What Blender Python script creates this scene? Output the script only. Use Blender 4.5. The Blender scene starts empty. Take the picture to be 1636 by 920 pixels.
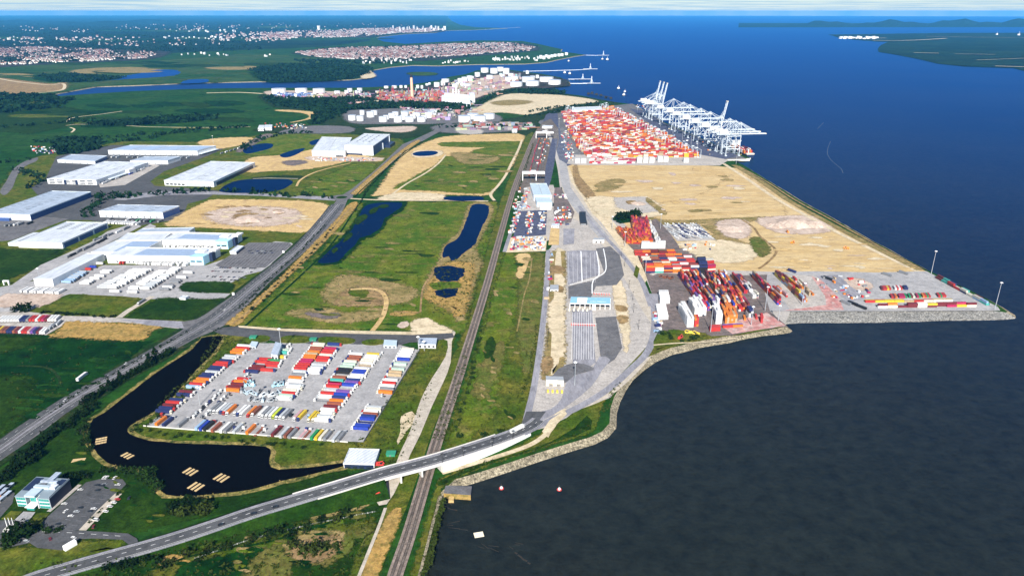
import bpy, bmesh, math, random
import numpy as np
from math import sin, cos, pi, radians, atan2, hypot
from mathutils import Vector
from mathutils.geometry import tessellate_polygon
RND = random.Random(7)
SC = bpy.context.scene
COL = SC.collection
# ---------------------------------------------------------------- camera, sky, sun, exposure
CAM_H, FOC, HY = 345.0, 1150.0, 18.0
PITCH = math.atan((460 - HY) / FOC)
cam = bpy.data.objects.new('camera', bpy.data.cameras.new('camera'))
COL.objects.link(cam)
cam.location = (0, 0, CAM_H)
cam.rotation_euler = (pi / 2 - PITCH, 0, 0)
cam.data.sensor_width = 36
cam.data.lens = 36 * FOC / 1636
cam.data.clip_start = 1
cam.data.clip_end = 300000
SC.camera = cam
SUN_EL, SUN_AZ = radians(34), radians(-4)        # azimuth of the light's travel, measured from +Y; the sun stands behind the camera
sun = bpy.data.objects.new('sun', bpy.data.lights.new('sun', 'SUN'))
COL.objects.link(sun)
sun.data.energy = 5.0
sun.data.angle = radians(0.5)
sun.data.color = (1, 0.95, 0.86)
to_sun = Vector((-sin(-SUN_AZ) * cos(SUN_EL), -cos(SUN_AZ) * cos(SUN_EL), sin(SUN_EL)))
sun.rotation_euler = to_sun.to_track_quat('Z', 'Y').to_euler()
W = bpy.data.worlds.new('World'); SC.world = W
W.use_nodes = True
nt = W.node_tree
bg = nt.nodes['Background']
sky = nt.nodes.new('ShaderNodeTexSky')
sky.sky_type = 'NISHITA'; sky.sun_disc = False
sky.sun_elevation = SUN_EL
sky.sun_rotation = atan2(to_sun.x, to_sun.y)
sky.air_density = 1.0; sky.dust_density = 0.0; sky.ozone_density = 4.0
bg.inputs['Strength'].default_value = 0.06
tc = nt.nodes.new('ShaderNodeTexCoord')
sep = nt.nodes.new('ShaderNodeSeparateXYZ')
nt.links.new(tc.outputs['Generated'], sep.inputs[0])
def wmath(op, a, b):
    n = nt.nodes.new('ShaderNodeMath'); n.operation = op
    for i, v in enumerate((a, b)):
        if v is None: continue
        if isinstance(v, (int, float)): n.inputs[i].default_value = v
        else: nt.links.new(v, n.inputs[i])
    return n.outputs[0]
zz = wmath('ADD', wmath('MAXIMUM', sep.outputs['Z'], 0.0), 0.012)
cmb = nt.nodes.new('ShaderNodeCombineXYZ')
nt.links.new(wmath('DIVIDE', sep.outputs['X'], zz), cmb.inputs[0])
nt.links.new(wmath('DIVIDE', sep.outputs['Y'], zz), cmb.inputs[1])
cn = nt.nodes.new('ShaderNodeTexNoise')
cn.inputs['Scale'].default_value = 0.22; cn.inputs['Detail'].default_value = 7; cn.inputs['Roughness'].default_value = 0.6
nt.links.new(cmb.outputs[0], cn.inputs['Vector'])
cr = nt.nodes.new('ShaderNodeValToRGB')
cr.color_ramp.elements[0].position = 0.42; cr.color_ramp.elements[0].color = (0, 0, 0, 1)
cr.color_ramp.elements[1].position = 0.62; cr.color_ramp.elements[1].color = (1, 1, 1, 1)
nt.links.new(cn.outputs['Fac'], cr.inputs[0])
cm = nt.nodes.new('ShaderNodeMixRGB')
cm.inputs[2].default_value = (3.0, 4.9, 6.6, 1)
low = wmath('SUBTRACT', 1.0, wmath('MINIMUM', wmath('MULTIPLY', wmath('MAXIMUM', sep.outputs['Z'], 0.0), 4.5), 1.0))   # thin cloud bank that clears overhead
nt.links.new(wmath('MULTIPLY', wmath('ADD', wmath('MULTIPLY', cr.outputs[0], 0.35), 0.62), low), cm.inputs[0])
nt.links.new(sky.outputs[0], cm.inputs[1])
nt.links.new(cm.outputs[0], bg.inputs['Color'])
SC.view_settings.view_transform = 'Standard'
SC.view_settings.look = 'None'
SC.view_settings.exposure = 1.08
SC.view_settings.gamma = 1.0
SC.cycles.volume_step_rate = 4.0
SC.cycles.volume_bounces = 1
SC.cycles.max_bounces = 6
# ---------------------------------------------------------------- tracing: a pixel of the photograph to a point on the plane z
def G(px, py, z=0.0):
    a, b = (px - 818) / FOC, -(py - 460) / FOC
    y = cos(PITCH) + b * sin(PITCH)
    dz = -sin(PITCH) + b * cos(PITCH)
    t = (z - CAM_H) / dz
    return Vector((a * t, y * t, z))
def V(s, z=0.0):
    return [G(*map(float, p.split(',')), z) for p in s.split()]
def px_per_m(p):
    return FOC / (p[1] * cos(PITCH) + (CAM_H - p[2]) * sin(PITCH))
# ---------------------------------------------------------------- materials
MAT = {}
def newmat(name):
    m = bpy.data.materials.new(name); m.use_nodes = True
    MAT[name] = m
    return m, m.node_tree, m.node_tree.nodes['Principled BSDF']
def noise(t, vec, scale, detail=3, rough=0.55):
    n = t.nodes.new('ShaderNodeTexNoise')
    n.inputs['Scale'].default_value = scale
    n.inputs['Detail'].default_value = detail
    n.inputs['Roughness'].default_value = rough
    t.links.new(vec, n.inputs['Vector'])
    return n.outputs['Fac']
def ramp(t, fac, lo, hi):
    r = t.nodes.new('ShaderNodeMapRange')
    r.inputs['From Min'].default_value = lo; r.inputs['From Max'].default_value = hi
    t.links.new(fac, r.inputs['Value'])
    return r.outputs[0]
def mix(t, fac, a, b, mode='MIX'):
    n = t.nodes.new('ShaderNodeMixRGB'); n.blend_type = mode
    for i, v in ((0, fac), (1, a), (2, b)):
        if isinstance(v, (int, float)): n.inputs[i].default_value = v
        elif isinstance(v, tuple): n.inputs[i].default_value = (*v[:3], 1)
        else: t.links.new(v, n.inputs[i])
    return n.outputs[0]
def ground(name, a, b, c, s1=60, s2=14, s3=2.2, amount=0.5, rough=0.95, bump=0.4, fine=0.45, stretch=None, mid=0.4):
    """three tones of one surface, blotched at the scales s1, s2 (metres) with a fine grain at s3"""
    m, t, p = newmat(name)
    geo = t.nodes.new('ShaderNodeNewGeometry')
    vec = geo.outputs['Position']
    if stretch:
        mp = t.nodes.new('ShaderNodeMapping')
        mp.inputs['Rotation'].default_value = (0, 0, stretch[1]); mp.inputs['Scale'].default_value = (1, stretch[0], 1)
        t.links.new(vec, mp.inputs[0]); vec = mp.outputs[0]
    n1 = ramp(t, noise(t, vec, 1 / s1, 4), 0.38, 0.62)
    n2 = ramp(t, noise(t, vec, 1 / s2, 5, 0.65), 0.62 - 0.3 * amount, 0.8 - 0.2 * amount)
    n3 = noise(t, vec, 1 / s3, 3, 0.7)
    col = mix(t, n2, mix(t, n1, a, b), c)
    n4 = t.nodes.new('ShaderNodeMapRange'); n4.inputs['From Min'].default_value = .3; n4.inputs['From Max'].default_value = .7
    n4.inputs['To Min'].default_value = 1 - mid; n4.inputs['To Max'].default_value = 1 + mid
    t.links.new(noise(t, vec, 1 / (s2 * .8), 7, 0.72), n4.inputs['Value'])
    col = mix(t, 1.0, col, n4.outputs[0], 'MULTIPLY')
    col = mix(t, fine, col, ramp_grey(t, n3), 'MULTIPLY')
    t.links.new(col, p.inputs['Base Color'])
    p.inputs['Roughness'].default_value = rough
    p.inputs['Specular IOR Level'].default_value = 0.04
    # where a sheet carries 'fade' (0 inside, 1 at its rim) it breaks up into tufts and scraps towards the rim
    at = t.nodes.new('ShaderNodeAttribute'); at.attribute_name = 'fade'
    e = ramp(t, noise(t, geo.outputs['Position'], 1 / (s2 * .7), 8, 0.75), 0.28, 0.72)
    m1 = t.nodes.new('ShaderNodeMath'); m1.operation = 'MULTIPLY_ADD'; m1.inputs[1].default_value = .8; m1.inputs[2].default_value = .1; t.links.new(e, m1.inputs[0])
    m2 = t.nodes.new('ShaderNodeMath'); m2.operation = 'SUBTRACT'; t.links.new(m1.outputs[0], m2.inputs[0]); t.links.new(at.outputs['Fac'], m2.inputs[1])
    m3 = t.nodes.new('ShaderNodeMath'); m3.operation = 'MULTIPLY_ADD'; m3.use_clamp = True; m3.inputs[1].default_value = 4.2; m3.inputs[2].default_value = .5; t.links.new(m2.outputs[0], m3.inputs[0])
    t.links.new(m3.outputs[0], p.inputs['Alpha'])
    if bump:
        bp = t.nodes.new('ShaderNodeBump'); bp.inputs['Strength'].default_value = bump
        bp.inputs['Distance'].default_value = s3 * 0.5
        t.links.new(n3, bp.inputs['Height']); t.links.new(bp.outputs[0], p.inputs['Normal'])
    return m
def ramp_grey(t, fac):
    r = t.nodes.new('ShaderNodeValToRGB')
    r.color_ramp.elements[0].position = 0.3; r.color_ramp.elements[0].color = (0.25, 0.25, 0.25, 1)
    r.color_ramp.elements[1].position = 0.7; r.color_ramp.elements[1].color = (1.6, 1.6, 1.6, 1)
    t.links.new(fac, r.inputs[0])
    return r.outputs[0]
def plain(name, col, rough=0.6, metal=0.0, var=0.18, s=6.0, spec=0.4):
    m, t, p = newmat(name)
    geo = t.nodes.new('ShaderNodeNewGeometry')
    n = noise(t, geo.outputs['Position'], 1 / s, 4, 0.65)
    r = t.nodes.new('ShaderNodeValToRGB')
    r.color_ramp.elements[0].position = 0.3; r.color_ramp.elements[0].color = (1 - var, 1 - var, 1 - var, 1)
    r.color_ramp.elements[1].position = 0.65; r.color_ramp.elements[1].color = (1, 1, 1, 1)
    t.links.new(n, r.inputs[0])
    t.links.new(mix(t, 1.0, tuple(col), r.outputs[0], 'MULTIPLY'), p.inputs['Base Color'])
    p.inputs['Roughness'].default_value = rough; p.inputs['Metallic'].default_value = metal
    p.inputs['Specular IOR Level'].default_value = spec
    return m
def paint(name, kind, rough=0.5):
    """paint whose colour belongs to each object (or to each piece of a joined mesh), scuffed by noise"""
    m, t, p = newmat(name)
    if kind == 'object':
        src = t.nodes.new('ShaderNodeObjectInfo').outputs['Color']
    else:
        a = t.nodes.new('ShaderNodeAttribute'); a.attribute_name = 'paint'; src = a.outputs['Color']
    geo = t.nodes.new('ShaderNodeNewGeometry')
    n = noise(t, geo.outputs['Position'], 0.5, 4, 0.7)
    r = t.nodes.new('ShaderNodeValToRGB')
    r.color_ramp.elements[0].position = 0.3; r.color_ramp.elements[0].color = (0.72, 0.7, 0.68, 1)
    r.color_ramp.elements[1].position = 0.62; r.color_ramp.elements[1].color = (1, 1, 1, 1)
    t.links.new(n, r.inputs[0])
    t.links.new(mix(t, 1.0, src, r.outputs[0], 'MULTIPLY'), p.inputs['Base Color'])
    p.inputs['Roughness'].default_value = rough
    return m
def roofing(name, col, seam=6.0):
    """profiled sheet roof: soft seams and rain stains"""
    m = plain(name, col, .6, 0, .22, 18); t = m.node_tree; p = t.nodes['Principled BSDF']
    geo = t.nodes.new('ShaderNodeNewGeometry'); mp = t.nodes.new('ShaderNodeMapping'); mp.inputs['Rotation'].default_value = (0, 0, .62); t.links.new(geo.outputs['Position'], mp.inputs[0])
    w = t.nodes.new('ShaderNodeTexWave'); w.inputs['Scale'].default_value = .32 / seam * 2; w.inputs['Distortion'].default_value = .4; t.links.new(mp.outputs[0], w.inputs['Vector'])
    r = t.nodes.new('ShaderNodeValToRGB'); r.color_ramp.elements[0].position = .05; r.color_ramp.elements[0].color = (.72, .74, .78, 1); r.color_ramp.elements[1].position = .3; r.color_ramp.elements[1].color = (1, 1, 1, 1)
    t.links.new(w.outputs['Fac'], r.inputs[0])
    mp2 = t.nodes.new('ShaderNodeMapping'); mp2.inputs['Rotation'].default_value = (0, 0, .62); mp2.inputs['Scale'].default_value = (1, .12, 1); t.links.new(geo.outputs['Position'], mp2.inputs[0])
    n = noise(t, mp2.outputs[0], 1 / 5, 5, .7)
    r2 = t.nodes.new('ShaderNodeValToRGB'); r2.color_ramp.elements[0].position = .35; r2.color_ramp.elements[0].color = (.78, .79, .8, 1); r2.color_ramp.elements[1].position = .6; r2.color_ramp.elements[1].color = (1, 1, 1, 1)
    t.links.new(n, r2.inputs[0])
    old = p.inputs['Base Color'].links[0].from_socket
    t.links.new(mix(t, 1.0, mix(t, 1.0, old, r.outputs[0], 'MULTIPLY'), r2.outputs[0], 'MULTIPLY'), p.inputs['Base Color'])
def water(name, base, rough, s, bump, gloss=(.05, .35, 1.0), k=0.6, drift=None, streak=0):
    """rough water: a dark body colour under a fresnel sheen of sky"""
    m, t, p = newmat(name)
    t.nodes.remove(p)
    geo = t.nodes.new('ShaderNodeNewGeometry'); vec = geo.outputs['Position']
    col = mix(t, ramp(t, noise(t, vec, 1 / 700, 4), 0.35, 0.65), tuple(c * 0.85 for c in base), tuple(c * 1.15 for c in base))
    if drift: col = mix(t, ramp(t, noise(t, vec, 1 / 260, 5, 0.6), 0.5, 0.8), col, drift)
    if streak:                                        # wind lanes, drawn out across the river
        mp = t.nodes.new('ShaderNodeMapping'); mp.inputs['Rotation'].default_value = (0, 0, .5); mp.inputs['Scale'].default_value = (1, 4.5, 1)
        t.links.new(vec, mp.inputs[0])
        col = mix(t, streak, col, ramp_grey(t, noise(t, mp.outputs[0], 1 / 170, 7, .68)), 'MULTIPLY')
        col = mix(t, streak, col, ramp_grey(t, noise(t, vec, 1 / 26, 6, .75)), 'MULTIPLY')
    bp = t.nodes.new('ShaderNodeBump'); bp.inputs['Strength'].default_value = bump; bp.inputs['Distance'].default_value = s * 0.25
    n = noise(t, vec, 1 / s, 5, 0.65)
    t.links.new(n, bp.inputs['Height'])
    d = t.nodes.new('ShaderNodeBsdfDiffuse'); t.links.new(mix(t, .5, col, ramp_grey(t, n), 'MULTIPLY'), d.inputs['Color']); t.links.new(bp.outputs[0], d.inputs['Normal'])
    g = t.nodes.new('ShaderNodeBsdfGlossy'); g.inputs['Color'].default_value = (*gloss, 1); g.inputs['Roughness'].default_value = rough; t.links.new(bp.outputs[0], g.inputs['Normal'])
    fr = t.nodes.new('ShaderNodeFresnel'); fr.inputs['IOR'].default_value = 1.33
    mu = t.nodes.new('ShaderNodeMath'); mu.operation = 'MULTIPLY'; mu.inputs[1].default_value = k; t.links.new(fr.outputs[0], mu.inputs[0])
    ms = t.nodes.new('ShaderNodeMixShader')
    t.links.new(mu.outputs[0], ms.inputs[0]); t.links.new(d.outputs[0], ms.inputs[1]); t.links.new(g.outputs[0], ms.inputs[2])
    t.links.new(ms.outputs[0], t.nodes['Material Output'].inputs['Surface'])
    return m
ground('grass', (.010, .050, .006), (.022, .062, .008), (.004, .020, .004), 150, 26, 4)
ground('grass_near', (.008, .030, .0025), (.019, .046, .004), (.005, .015, .002), 45, 9, 1.6, fine=.6)
ground('grass_dark', (.002, .022, .003), (.006, .036, .004), (.001, .010, .002), 70, 22, 3, fine=.6)
ground('grass_bright', (.040, .088, .006), (.090, .112, .010), (.150, .130, .034), 60, 18, 2.5, 0.38, fine=.6)
ground('grass_olive', (.044, .080, .006), (.105, .102, .016), (.026, .048, .006), 40, 11, 2, 0.5, fine=.6)
ground('grass_dry', (.17, .135, .05), (.26, .19, .085), (.07, .085, .022), 30, 9, 2, 0.4)
ground('grass_brown', (.105, .098, .026), (.065, .092, .014), (.15, .115, .038), 40, 13, 2.4, 0.4, fine=.6)
ground('scrub', (.008, .026, .008), (.018, .036, .009), (.045, .042, .018), 30, 9, 2.4, 0.35, fine=.6)
ground('marsh', (.016, .052, .010), (.032, .064, .012), (.065, .068, .024), 400, 120, 12, 0.35)
ground('field_far', (.004, .020, .014), (.011, .030, .014), (.002, .008, .010), 700, 260, 30, 0.45)
ground('town_ground', (.024, .028, .024), (.050, .040, .038), (.007, .018, .010), 260, 70, 12, 0.6)
ground('sand', (.42, .295, .13), (.48, .345, .165), (.33, .22, .12), 60, 16, 2.5, 0.45, fine=.3, mid=.22)
ground('sand_gold', (.43, .305, .145), (.48, .36, .19), (.34, .245, .13), 90, 26, 3, 0.45, fine=.3, stretch=(3.0, .12), mid=.22)
ground('sand_pale', (.46, .39, .27), (.52, .43, .30), (.34, .27, .17), 60, 16, 2.5, 0.4, fine=.3, mid=.22)
ground('soil_pink', (.38, .30, .25), (.46, .37, .31), (.30, .22, .17), 40, 12, 2.5, 0.45, fine=.3, mid=.22)
ground('soil_brown', (.20, .13, .065), (.28, .19, .09), (.07, .065, .03), 30, 9, 2, 0.4)
ground('straw', (.34, .21, .065), (.27, .18, .06), (.10, .095, .026), 24, 7, 1.6, 0.45)
ground('reed', (.30, .22, .08), (.20, .17, .055), (.03, .05, .012), 16, 6, 1.4, 0.75, fine=.7)
ground('gravel', (.37, .33, .28), (.42, .37, .31), (.28, .25, .20), 30, 8, 1.5, 0.3, fine=.3, mid=.18)
ground('concrete', (.27, .265, .272), (.32, .312, .315), (.21, .208, .215), 50, 12, 2, 0.4, bump=.1, fine=.25, mid=.16)
ground('concrete_warm', (.32, .295, .275), (.38, .35, .325), (.24, .225, .21), 40, 10, 2, 0.4, bump=.1, fine=.25, mid=.18)
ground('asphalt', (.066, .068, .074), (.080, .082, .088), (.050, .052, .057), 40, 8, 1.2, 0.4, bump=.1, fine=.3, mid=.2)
ground('asphalt_grey', (.20, .198, .225), (.25, .245, .27), (.15, .15, .175), 34, 9, 1.5, 0.4, bump=.1, fine=.25, stretch=(.3, .02), mid=.2)
ground('asphalt_worn', (.105, .104, .112), (.135, .132, .138), (.080, .078, .086), 30, 9, 1.5, 0.4, bump=.1, fine=.3, mid=.25)
ground('asphalt_blue', (.060, .068, .11), (.075, .083, .125), (.05, .055, .085), 30, 9, 1.5, 0.4, bump=.1, fine=.25)
ground('asphalt_brown', (.115, .098, .095), (.15, .12, .115), (.085, .075, .075), 26, 8, 1.5, 0.4, bump=.1, fine=.25)
ground('paving_red', (.36, .16, .15), (.42, .24, .22), (.40, .34, .32), 22, 9, 2, 0.5, bump=.1, fine=.25)
ground('ballast', (.105, .088, .078), (.135, .115, .10), (.07, .06, .054), 24, 5, 1.0, 0.35, fine=.5)
ground('ballast_pink', (.19, .15, .128), (.225, .18, .155), (.12, .098, .085), 20, 4, 1.0, 0.35, fine=.5)
ground('rock', (.20, .195, .185), (.25, .24, .22), (.09, .088, .08), 14, 4, 1.6, 0.45, bump=1.0, fine=.85)
ground('rock_tan', (.21, .18, .125), (.26, .225, .16), (.085, .075, .05), 14, 4, 1.6, 0.45, bump=1.0, fine=.85)
water('sea', (.0128, .0165, .0140), 0.3, 9, 0.5, k=.6, drift=(.0155, .0185, .0150), streak=.07)
water('creek', (.012, .028, .07), 0.3, 6, 0.4)
water('pond', (.0022, .0020, .003), 0.15, 3, 0.1, (.10, .10, .12), .15)
water('pond_blue', (.003, .008, .026), 0.3, 4, 0.35, k=.4, streak=.3)
plain('cladding_white', (.70, .70, .71), .55)
plain('cladding_pale', (.62, .68, .74), .55)
plain('cladding_grey', (.36, .38, .41), .55)
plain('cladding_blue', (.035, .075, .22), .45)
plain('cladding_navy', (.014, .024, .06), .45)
roofing('roof_white', (.60, .63, .68))
roofing('roof_pale', (.38, .44, .53))
plain('roof_grey', (.30, .32, .35), .6)
plain('roof_slate', (.20, .25, .29), .5)
plain('roof_bluegrey', (.40, .49, .56), .5)
plain('solar', (.24, .31, .44), .3)
plain('rooflight', (.09, .10, .12), .4)
plain('door_grey', (.16, .17, .19), .5)
plain('dark', (.012, .013, .015), .5)
plain('tyre', (.02, .02, .022), .8)
plain('glass', (.012, .02, .03), .08, spec=.8)
plain('glass_green', (.035, .24, .21), .12, spec=.8)
plain('crane_paint', (.47, .52, .56), .5)
plain('white_paint', (.82, .82, .82), .45)
plain('foam', (.075, .12, .17), .6)
plain('cream_paint', (.74, .68, .52), .5)
plain('sky_blue_paint', (.24, .46, .62), .45)
plain('cyan_paint', (.36, .60, .72), .5)
plain('red_paint', (.55, .05, .04), .45)
plain('orange_paint', (.75, .25, .03), .5)
plain('yellow_paint', (.72, .52, .06), .5)
plain('green_paint', (.03, .22, .13), .5)
plain('steel', (.38, .40, .42), .45, .3)
plain('rust', (.17, .06, .03), .8)
plain('rail_steel', (.11, .085, .075), .45, .5)
plain('wood', (.50, .36, .18), .8)
plain('timber_dark', (.022, .019, .016), .9)
plain('marking', (.78, .78, .78), .7)
plain('concrete_block', (.52, .50, .47), .8)
plain('chimney_skin', (.62, .40, .28), .8)
plain('bark', (.05, .04, .03), .9)
plain('leaf', (.014, .034, .006), .9, var=.55, s=4, spec=.03)
plain('leaf_dark', (.007, .019, .004), .9, var=.5, s=4, spec=.03)
plain('leaf_olive', (.034, .050, .009), .9, var=.5, s=4, spec=.03)
plain('leaf_far', (.008, .026, .009), .9, var=.5, s=30, spec=.03)
paint('paint_object', 'object'); paint('paint_piece', 'piece')
# ---------------------------------------------------------------- mesh helpers
class MB:
    def __init__(s): s.v, s.f, s.m, s.c = [], [], [], []
    def quad(s, pts, mi=0, c=None):
        i = len(s.v); s.v += [tuple(p) for p in pts]; s.f.append(tuple(range(i, i + len(pts)))); s.m.append(mi); s.c.append(c)
    def hexa(s, p, mi=0, c=None, bottom=False, top=None):
        """p: four base points (anticlockwise) then four top points; top = material of the top face"""
        i = len(s.v); s.v += [tuple(q) for q in p]
        fs = [(4, 5, 6, 7), (0, 1, 5, 4), (1, 2, 6, 5), (2, 3, 7, 6), (3, 0, 4, 7)]
        if bottom: fs.append((3, 2, 1, 0))
        for k, q in enumerate(fs):
            s.f.append(tuple(i + a for a in q)); s.m.append(top if (k == 0 and top is not None) else mi); s.c.append(c)
    def box(s, x0, x1, y0, y1, z0, z1, mi=0, c=None, bottom=False, top=None):
        s.hexa([(x0, y0, z0), (x1, y0, z0), (x1, y1, z0), (x0, y1, z0), (x0, y0, z1), (x1, y0, z1), (x1, y1, z1), (x0, y1, z1)], mi, c, bottom, top)
    def obox(s, x, y, z0, lx, ly, h, ang=0, mi=0, c=None, top=None):
        ca, sa = cos(ang), sin(ang)
        q = [(x + a * ca * lx / 2 - b * sa * ly / 2, y + a * sa * lx / 2 + b * ca * ly / 2) for a, b in ((-1, -1), (1, -1), (1, 1), (-1, 1))]
        s.hexa([(a, b, z0) for a, b in q] + [(a, b, z0 + h) for a, b in q], mi, c, False, top)
    def beam(s, p, q, w, h=None, mi=0, c=None):
        p, q = Vector(p), Vector(q); h = h or w
        d = (q - p).normalized()
        up = Vector((0, 0, 1)) if abs(d.z) < .95 else Vector((0, 1, 0))
        a = d.cross(up).normalized() * (w / 2); b = a.cross(d).normalized() * (h / 2)
        ring = [-a - b, a - b, a + b, -a + b]
        s.hexa([p + r for r in ring] + [q + r for r in ring], mi, c, True)
    def cyl(s, x, y, z0, z1, r0, r1=None, n=12, mi=0, cap=None, c=None):
        r1 = r0 if r1 is None else r1
        i = len(s.v)
        for k in range(n):
            a = 2 * pi * k / n; s.v.append((x + r0 * cos(a), y + r0 * sin(a), z0))
        for k in range(n):
            a = 2 * pi * k / n; s.v.append((x + r1 * cos(a), y + r1 * sin(a), z1))
        for k in range(n):
            s.f.append((i + k, i + (k + 1) % n, i + n + (k + 1) % n, i + n + k)); s.m.append(mi); s.c.append(c)
        s.f.append(tuple(i + n + k for k in range(n))); s.m.append(mi if cap is None else cap); s.c.append(c)
    def mesh(s, name, mats):
        me = bpy.data.meshes.new(name)
        me.from_pydata(s.v, [], s.f)
        for m in mats: me.materials.append(MAT[m])
        if len(mats) > 1: me.polygons.foreach_set('material_index', s.m)
        if any(c is not None for c in s.c):
            at = me.color_attributes.new('paint', 'FLOAT_COLOR', 'CORNER')
            cc = []
            for f, c in zip(s.f, s.c): cc += list((*(c or (.5, .5, .5))[:3], 1)) * len(f)
            at.data.foreach_set('color', cc)
        return me
    def build(s, name, mats, parent=None, kind=None, **kw):
        return ob(name, s.mesh(name, [mats] if isinstance(mats, str) else mats), parent, kind=kind, **kw)
def ob(name, me, parent=None, loc=None, rz=0, color=None, kind=None, label=None, cat=None, group=None, scale=None):
    o = bpy.data.objects.new(name, me); COL.objects.link(o)
    if parent: o.parent = parent
    if loc is not None: o.location = loc
    if rz: o.rotation_euler = (0, 0, rz)
    if color: o.color = (*color[:3], 1)
    if scale: o.scale = (scale,) * 3 if isinstance(scale, (int, float)) else scale
    if kind: o['kind'] = kind
    if label: o['label'] = label
    if cat: o['category'] = cat
    if group: o['group'] = group
    return o
def thing(name, label, cat, loc=(0, 0, 0), rz=0, group=None, scale=None):
    return ob(name, None, None, loc, rz, label=label, cat=cat, group=group, scale=scale)
ORD = 'first second third fourth fifth sixth seventh eighth ninth tenth eleventh twelfth thirteenth fourteenth fifteenth sixteenth seventeenth eighteenth nineteenth twentieth'.split()
def nth(i):
    if i < 20: return ORD[i]
    t = 'twenty thirty forty fifty sixty seventy eighty ninety'.split(); k = i + 1
    return t[k // 10 - 2] + '-' + ORD[k % 10 - 1] if k % 10 else {30: 'thirtieth', 40: 'fortieth', 50: 'fiftieth', 60: 'sixtieth'}.get(k, str(k) + 'th')
def smooth(pts, n=4, closed=True):
    out = []; N = len(pts)
    for i in range(N if closed else N - 1):
        p0 = pts[(i - 1) % N] if closed or i else pts[0]
        p1, p2 = pts[i], pts[(i + 1) % N]
        p3 = pts[(i + 2) % N] if closed or i + 2 < N else pts[-1]
        for k in range(n):
            t = k / n
            out.append(0.5 * ((2 * p1) + (p2 - p0) * t + (2 * p0 - 5 * p1 + 4 * p2 - p3) * t * t + (3 * p1 - p0 - 3 * p2 + p3) * t ** 3))
    if not closed: out.append(pts[-1])
    return out
def ragged(pts, amp, step):
    """natural edge: extra points along each side pushed in and out at random"""
    out = []; N = len(pts)
    for i in range(N):
        a, b = pts[i], pts[(i + 1) % N]
        d = b - a; L = d.length; k = min(40, max(1, int(L / step)))
        nrm = Vector((-d.y, d.x, 0)).normalized() if L > 1e-6 else Vector((0, 0, 0))
        for j in range(k):
            q = a + d * (j / k)
            if j: q = q + nrm * RND.uniform(-amp, amp)
            out.append(q)
    return out
def sheet(name, pts, mat, z, kind='structure', parent=None):
    pts = [Vector((p.x, p.y, z)) for p in pts]
    tri = tessellate_polygon([pts])
    vs = [tuple(p) for p in pts]
    fs = []
    for a, b, c in tri:
        A, B, C = pts[a], pts[b], pts[c]
        fs.append((a, b, c) if (B - A).cross(C - A).z > 0 else (a, c, b))
    me = bpy.data.meshes.new(name); me.from_pydata(vs, [], fs); me.materials.append(MAT[mat])
    return ob(name, me, parent, kind=kind)
IDX = [0]
def LZ(layer):
    IDX[0] += 1
    return layer * 0.07 + (IDX[0] % 40) * 0.0015
def patch(name, s, mat, layer, sm=0, rag=0):
    pts = V(s) if isinstance(s, str) else s
    if sm: pts = smooth(pts, sm)
    if rag and mat not in ('pond', 'pond_blue', 'creek', 'sea'): return soft_sheet(name, pts, mat, LZ(layer), rag)
    if rag:
        st = max(5.0, 9 / px_per_m(pts[0])); pts = ragged(ragged(pts, rag * 1.7, st * 2.2), rag * .9, st * .7)
    return sheet(name, pts, mat, LZ(layer))
def soft_sheet(name, pts, mat, z, rag):
    pts = [Vector((p.x, p.y, z)) for p in pts]; N = len(pts)
    area = sum(pts[i].x * pts[(i + 1) % N].y - pts[(i + 1) % N].x * pts[i].y for i in range(N)) / 2
    peri = sum((pts[i] - pts[(i + 1) % N]).length for i in range(N))
    sg = -1 if area > 0 else 1                          # the side that lies outside
    w = min(max(rag * 5.5, 8 / px_per_m(pts[0])), .8 * abs(area) / peri)
    nr = []
    for i in range(N):
        d = pts[(i + 1) % N] - pts[i - 1]
        nr.append(Vector((-d.y, d.x, 0)).normalized() * sg if d.length > 1e-6 else Vector((0, 0, 0)))
    outer = [p + n * w * .8 - Vector((0, 0, .02)) for p, n in zip(pts, nr)]
    inner = [p - n * w * .8 for p, n in zip(pts, nr)]
    fs = []
    for a, b, c in tessellate_polygon([inner]): fs.append((a, b, c) if (inner[b] - inner[a]).cross(inner[c] - inner[a]).z > 0 else (a, c, b))
    for i in range(N):
        j = (i + 1) % N; fs.append((i, N + i, N + j, j) if sg < 0 else (j, N + j, N + i, i))
    me = bpy.data.meshes.new(name); me.from_pydata([tuple(p) for p in inner + outer], [], fs); me.materials.append(MAT[mat])
    at = me.attributes.new('fade', 'FLOAT', 'POINT'); at.data.foreach_set('value', [0.0] * N + [1.0] * N)
    return ob(name, me, None, kind='structure')
def ribbon_mesh(path, width, z=None, sm=4, up=0):
    pts = smooth(path, sm, False) if sm else path
    L, Rr = [], []
    for i, p in enumerate(pts):
        d = pts[min(i + 1, len(pts) - 1)] - pts[max(i - 1, 0)]
        n = Vector((-d.y, d.x, 0)).normalized()
        w = width if isinstance(width, (int, float)) else width[0] + (width[1] - width[0]) * i / (len(pts) - 1)
        L.append(p + n * w / 2); Rr.append(p - n * w / 2)
    return pts, L, Rr
def ribbon(name, s, width, mat, layer, sm=4, kind='structure', parent=None):
    path = V(s) if isinstance(s, str) else s
    pts, L, Rr = ribbon_mesh(path, width, None, sm)
    mb = MB(); zl = LZ(layer)
    for i in range(len(pts) - 1):
        mb.quad([(q.x, q.y, q.z + zl) for q in (Rr[i], Rr[i + 1], L[i + 1], L[i])])
    return mb.build(name, mat, parent, kind)
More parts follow.
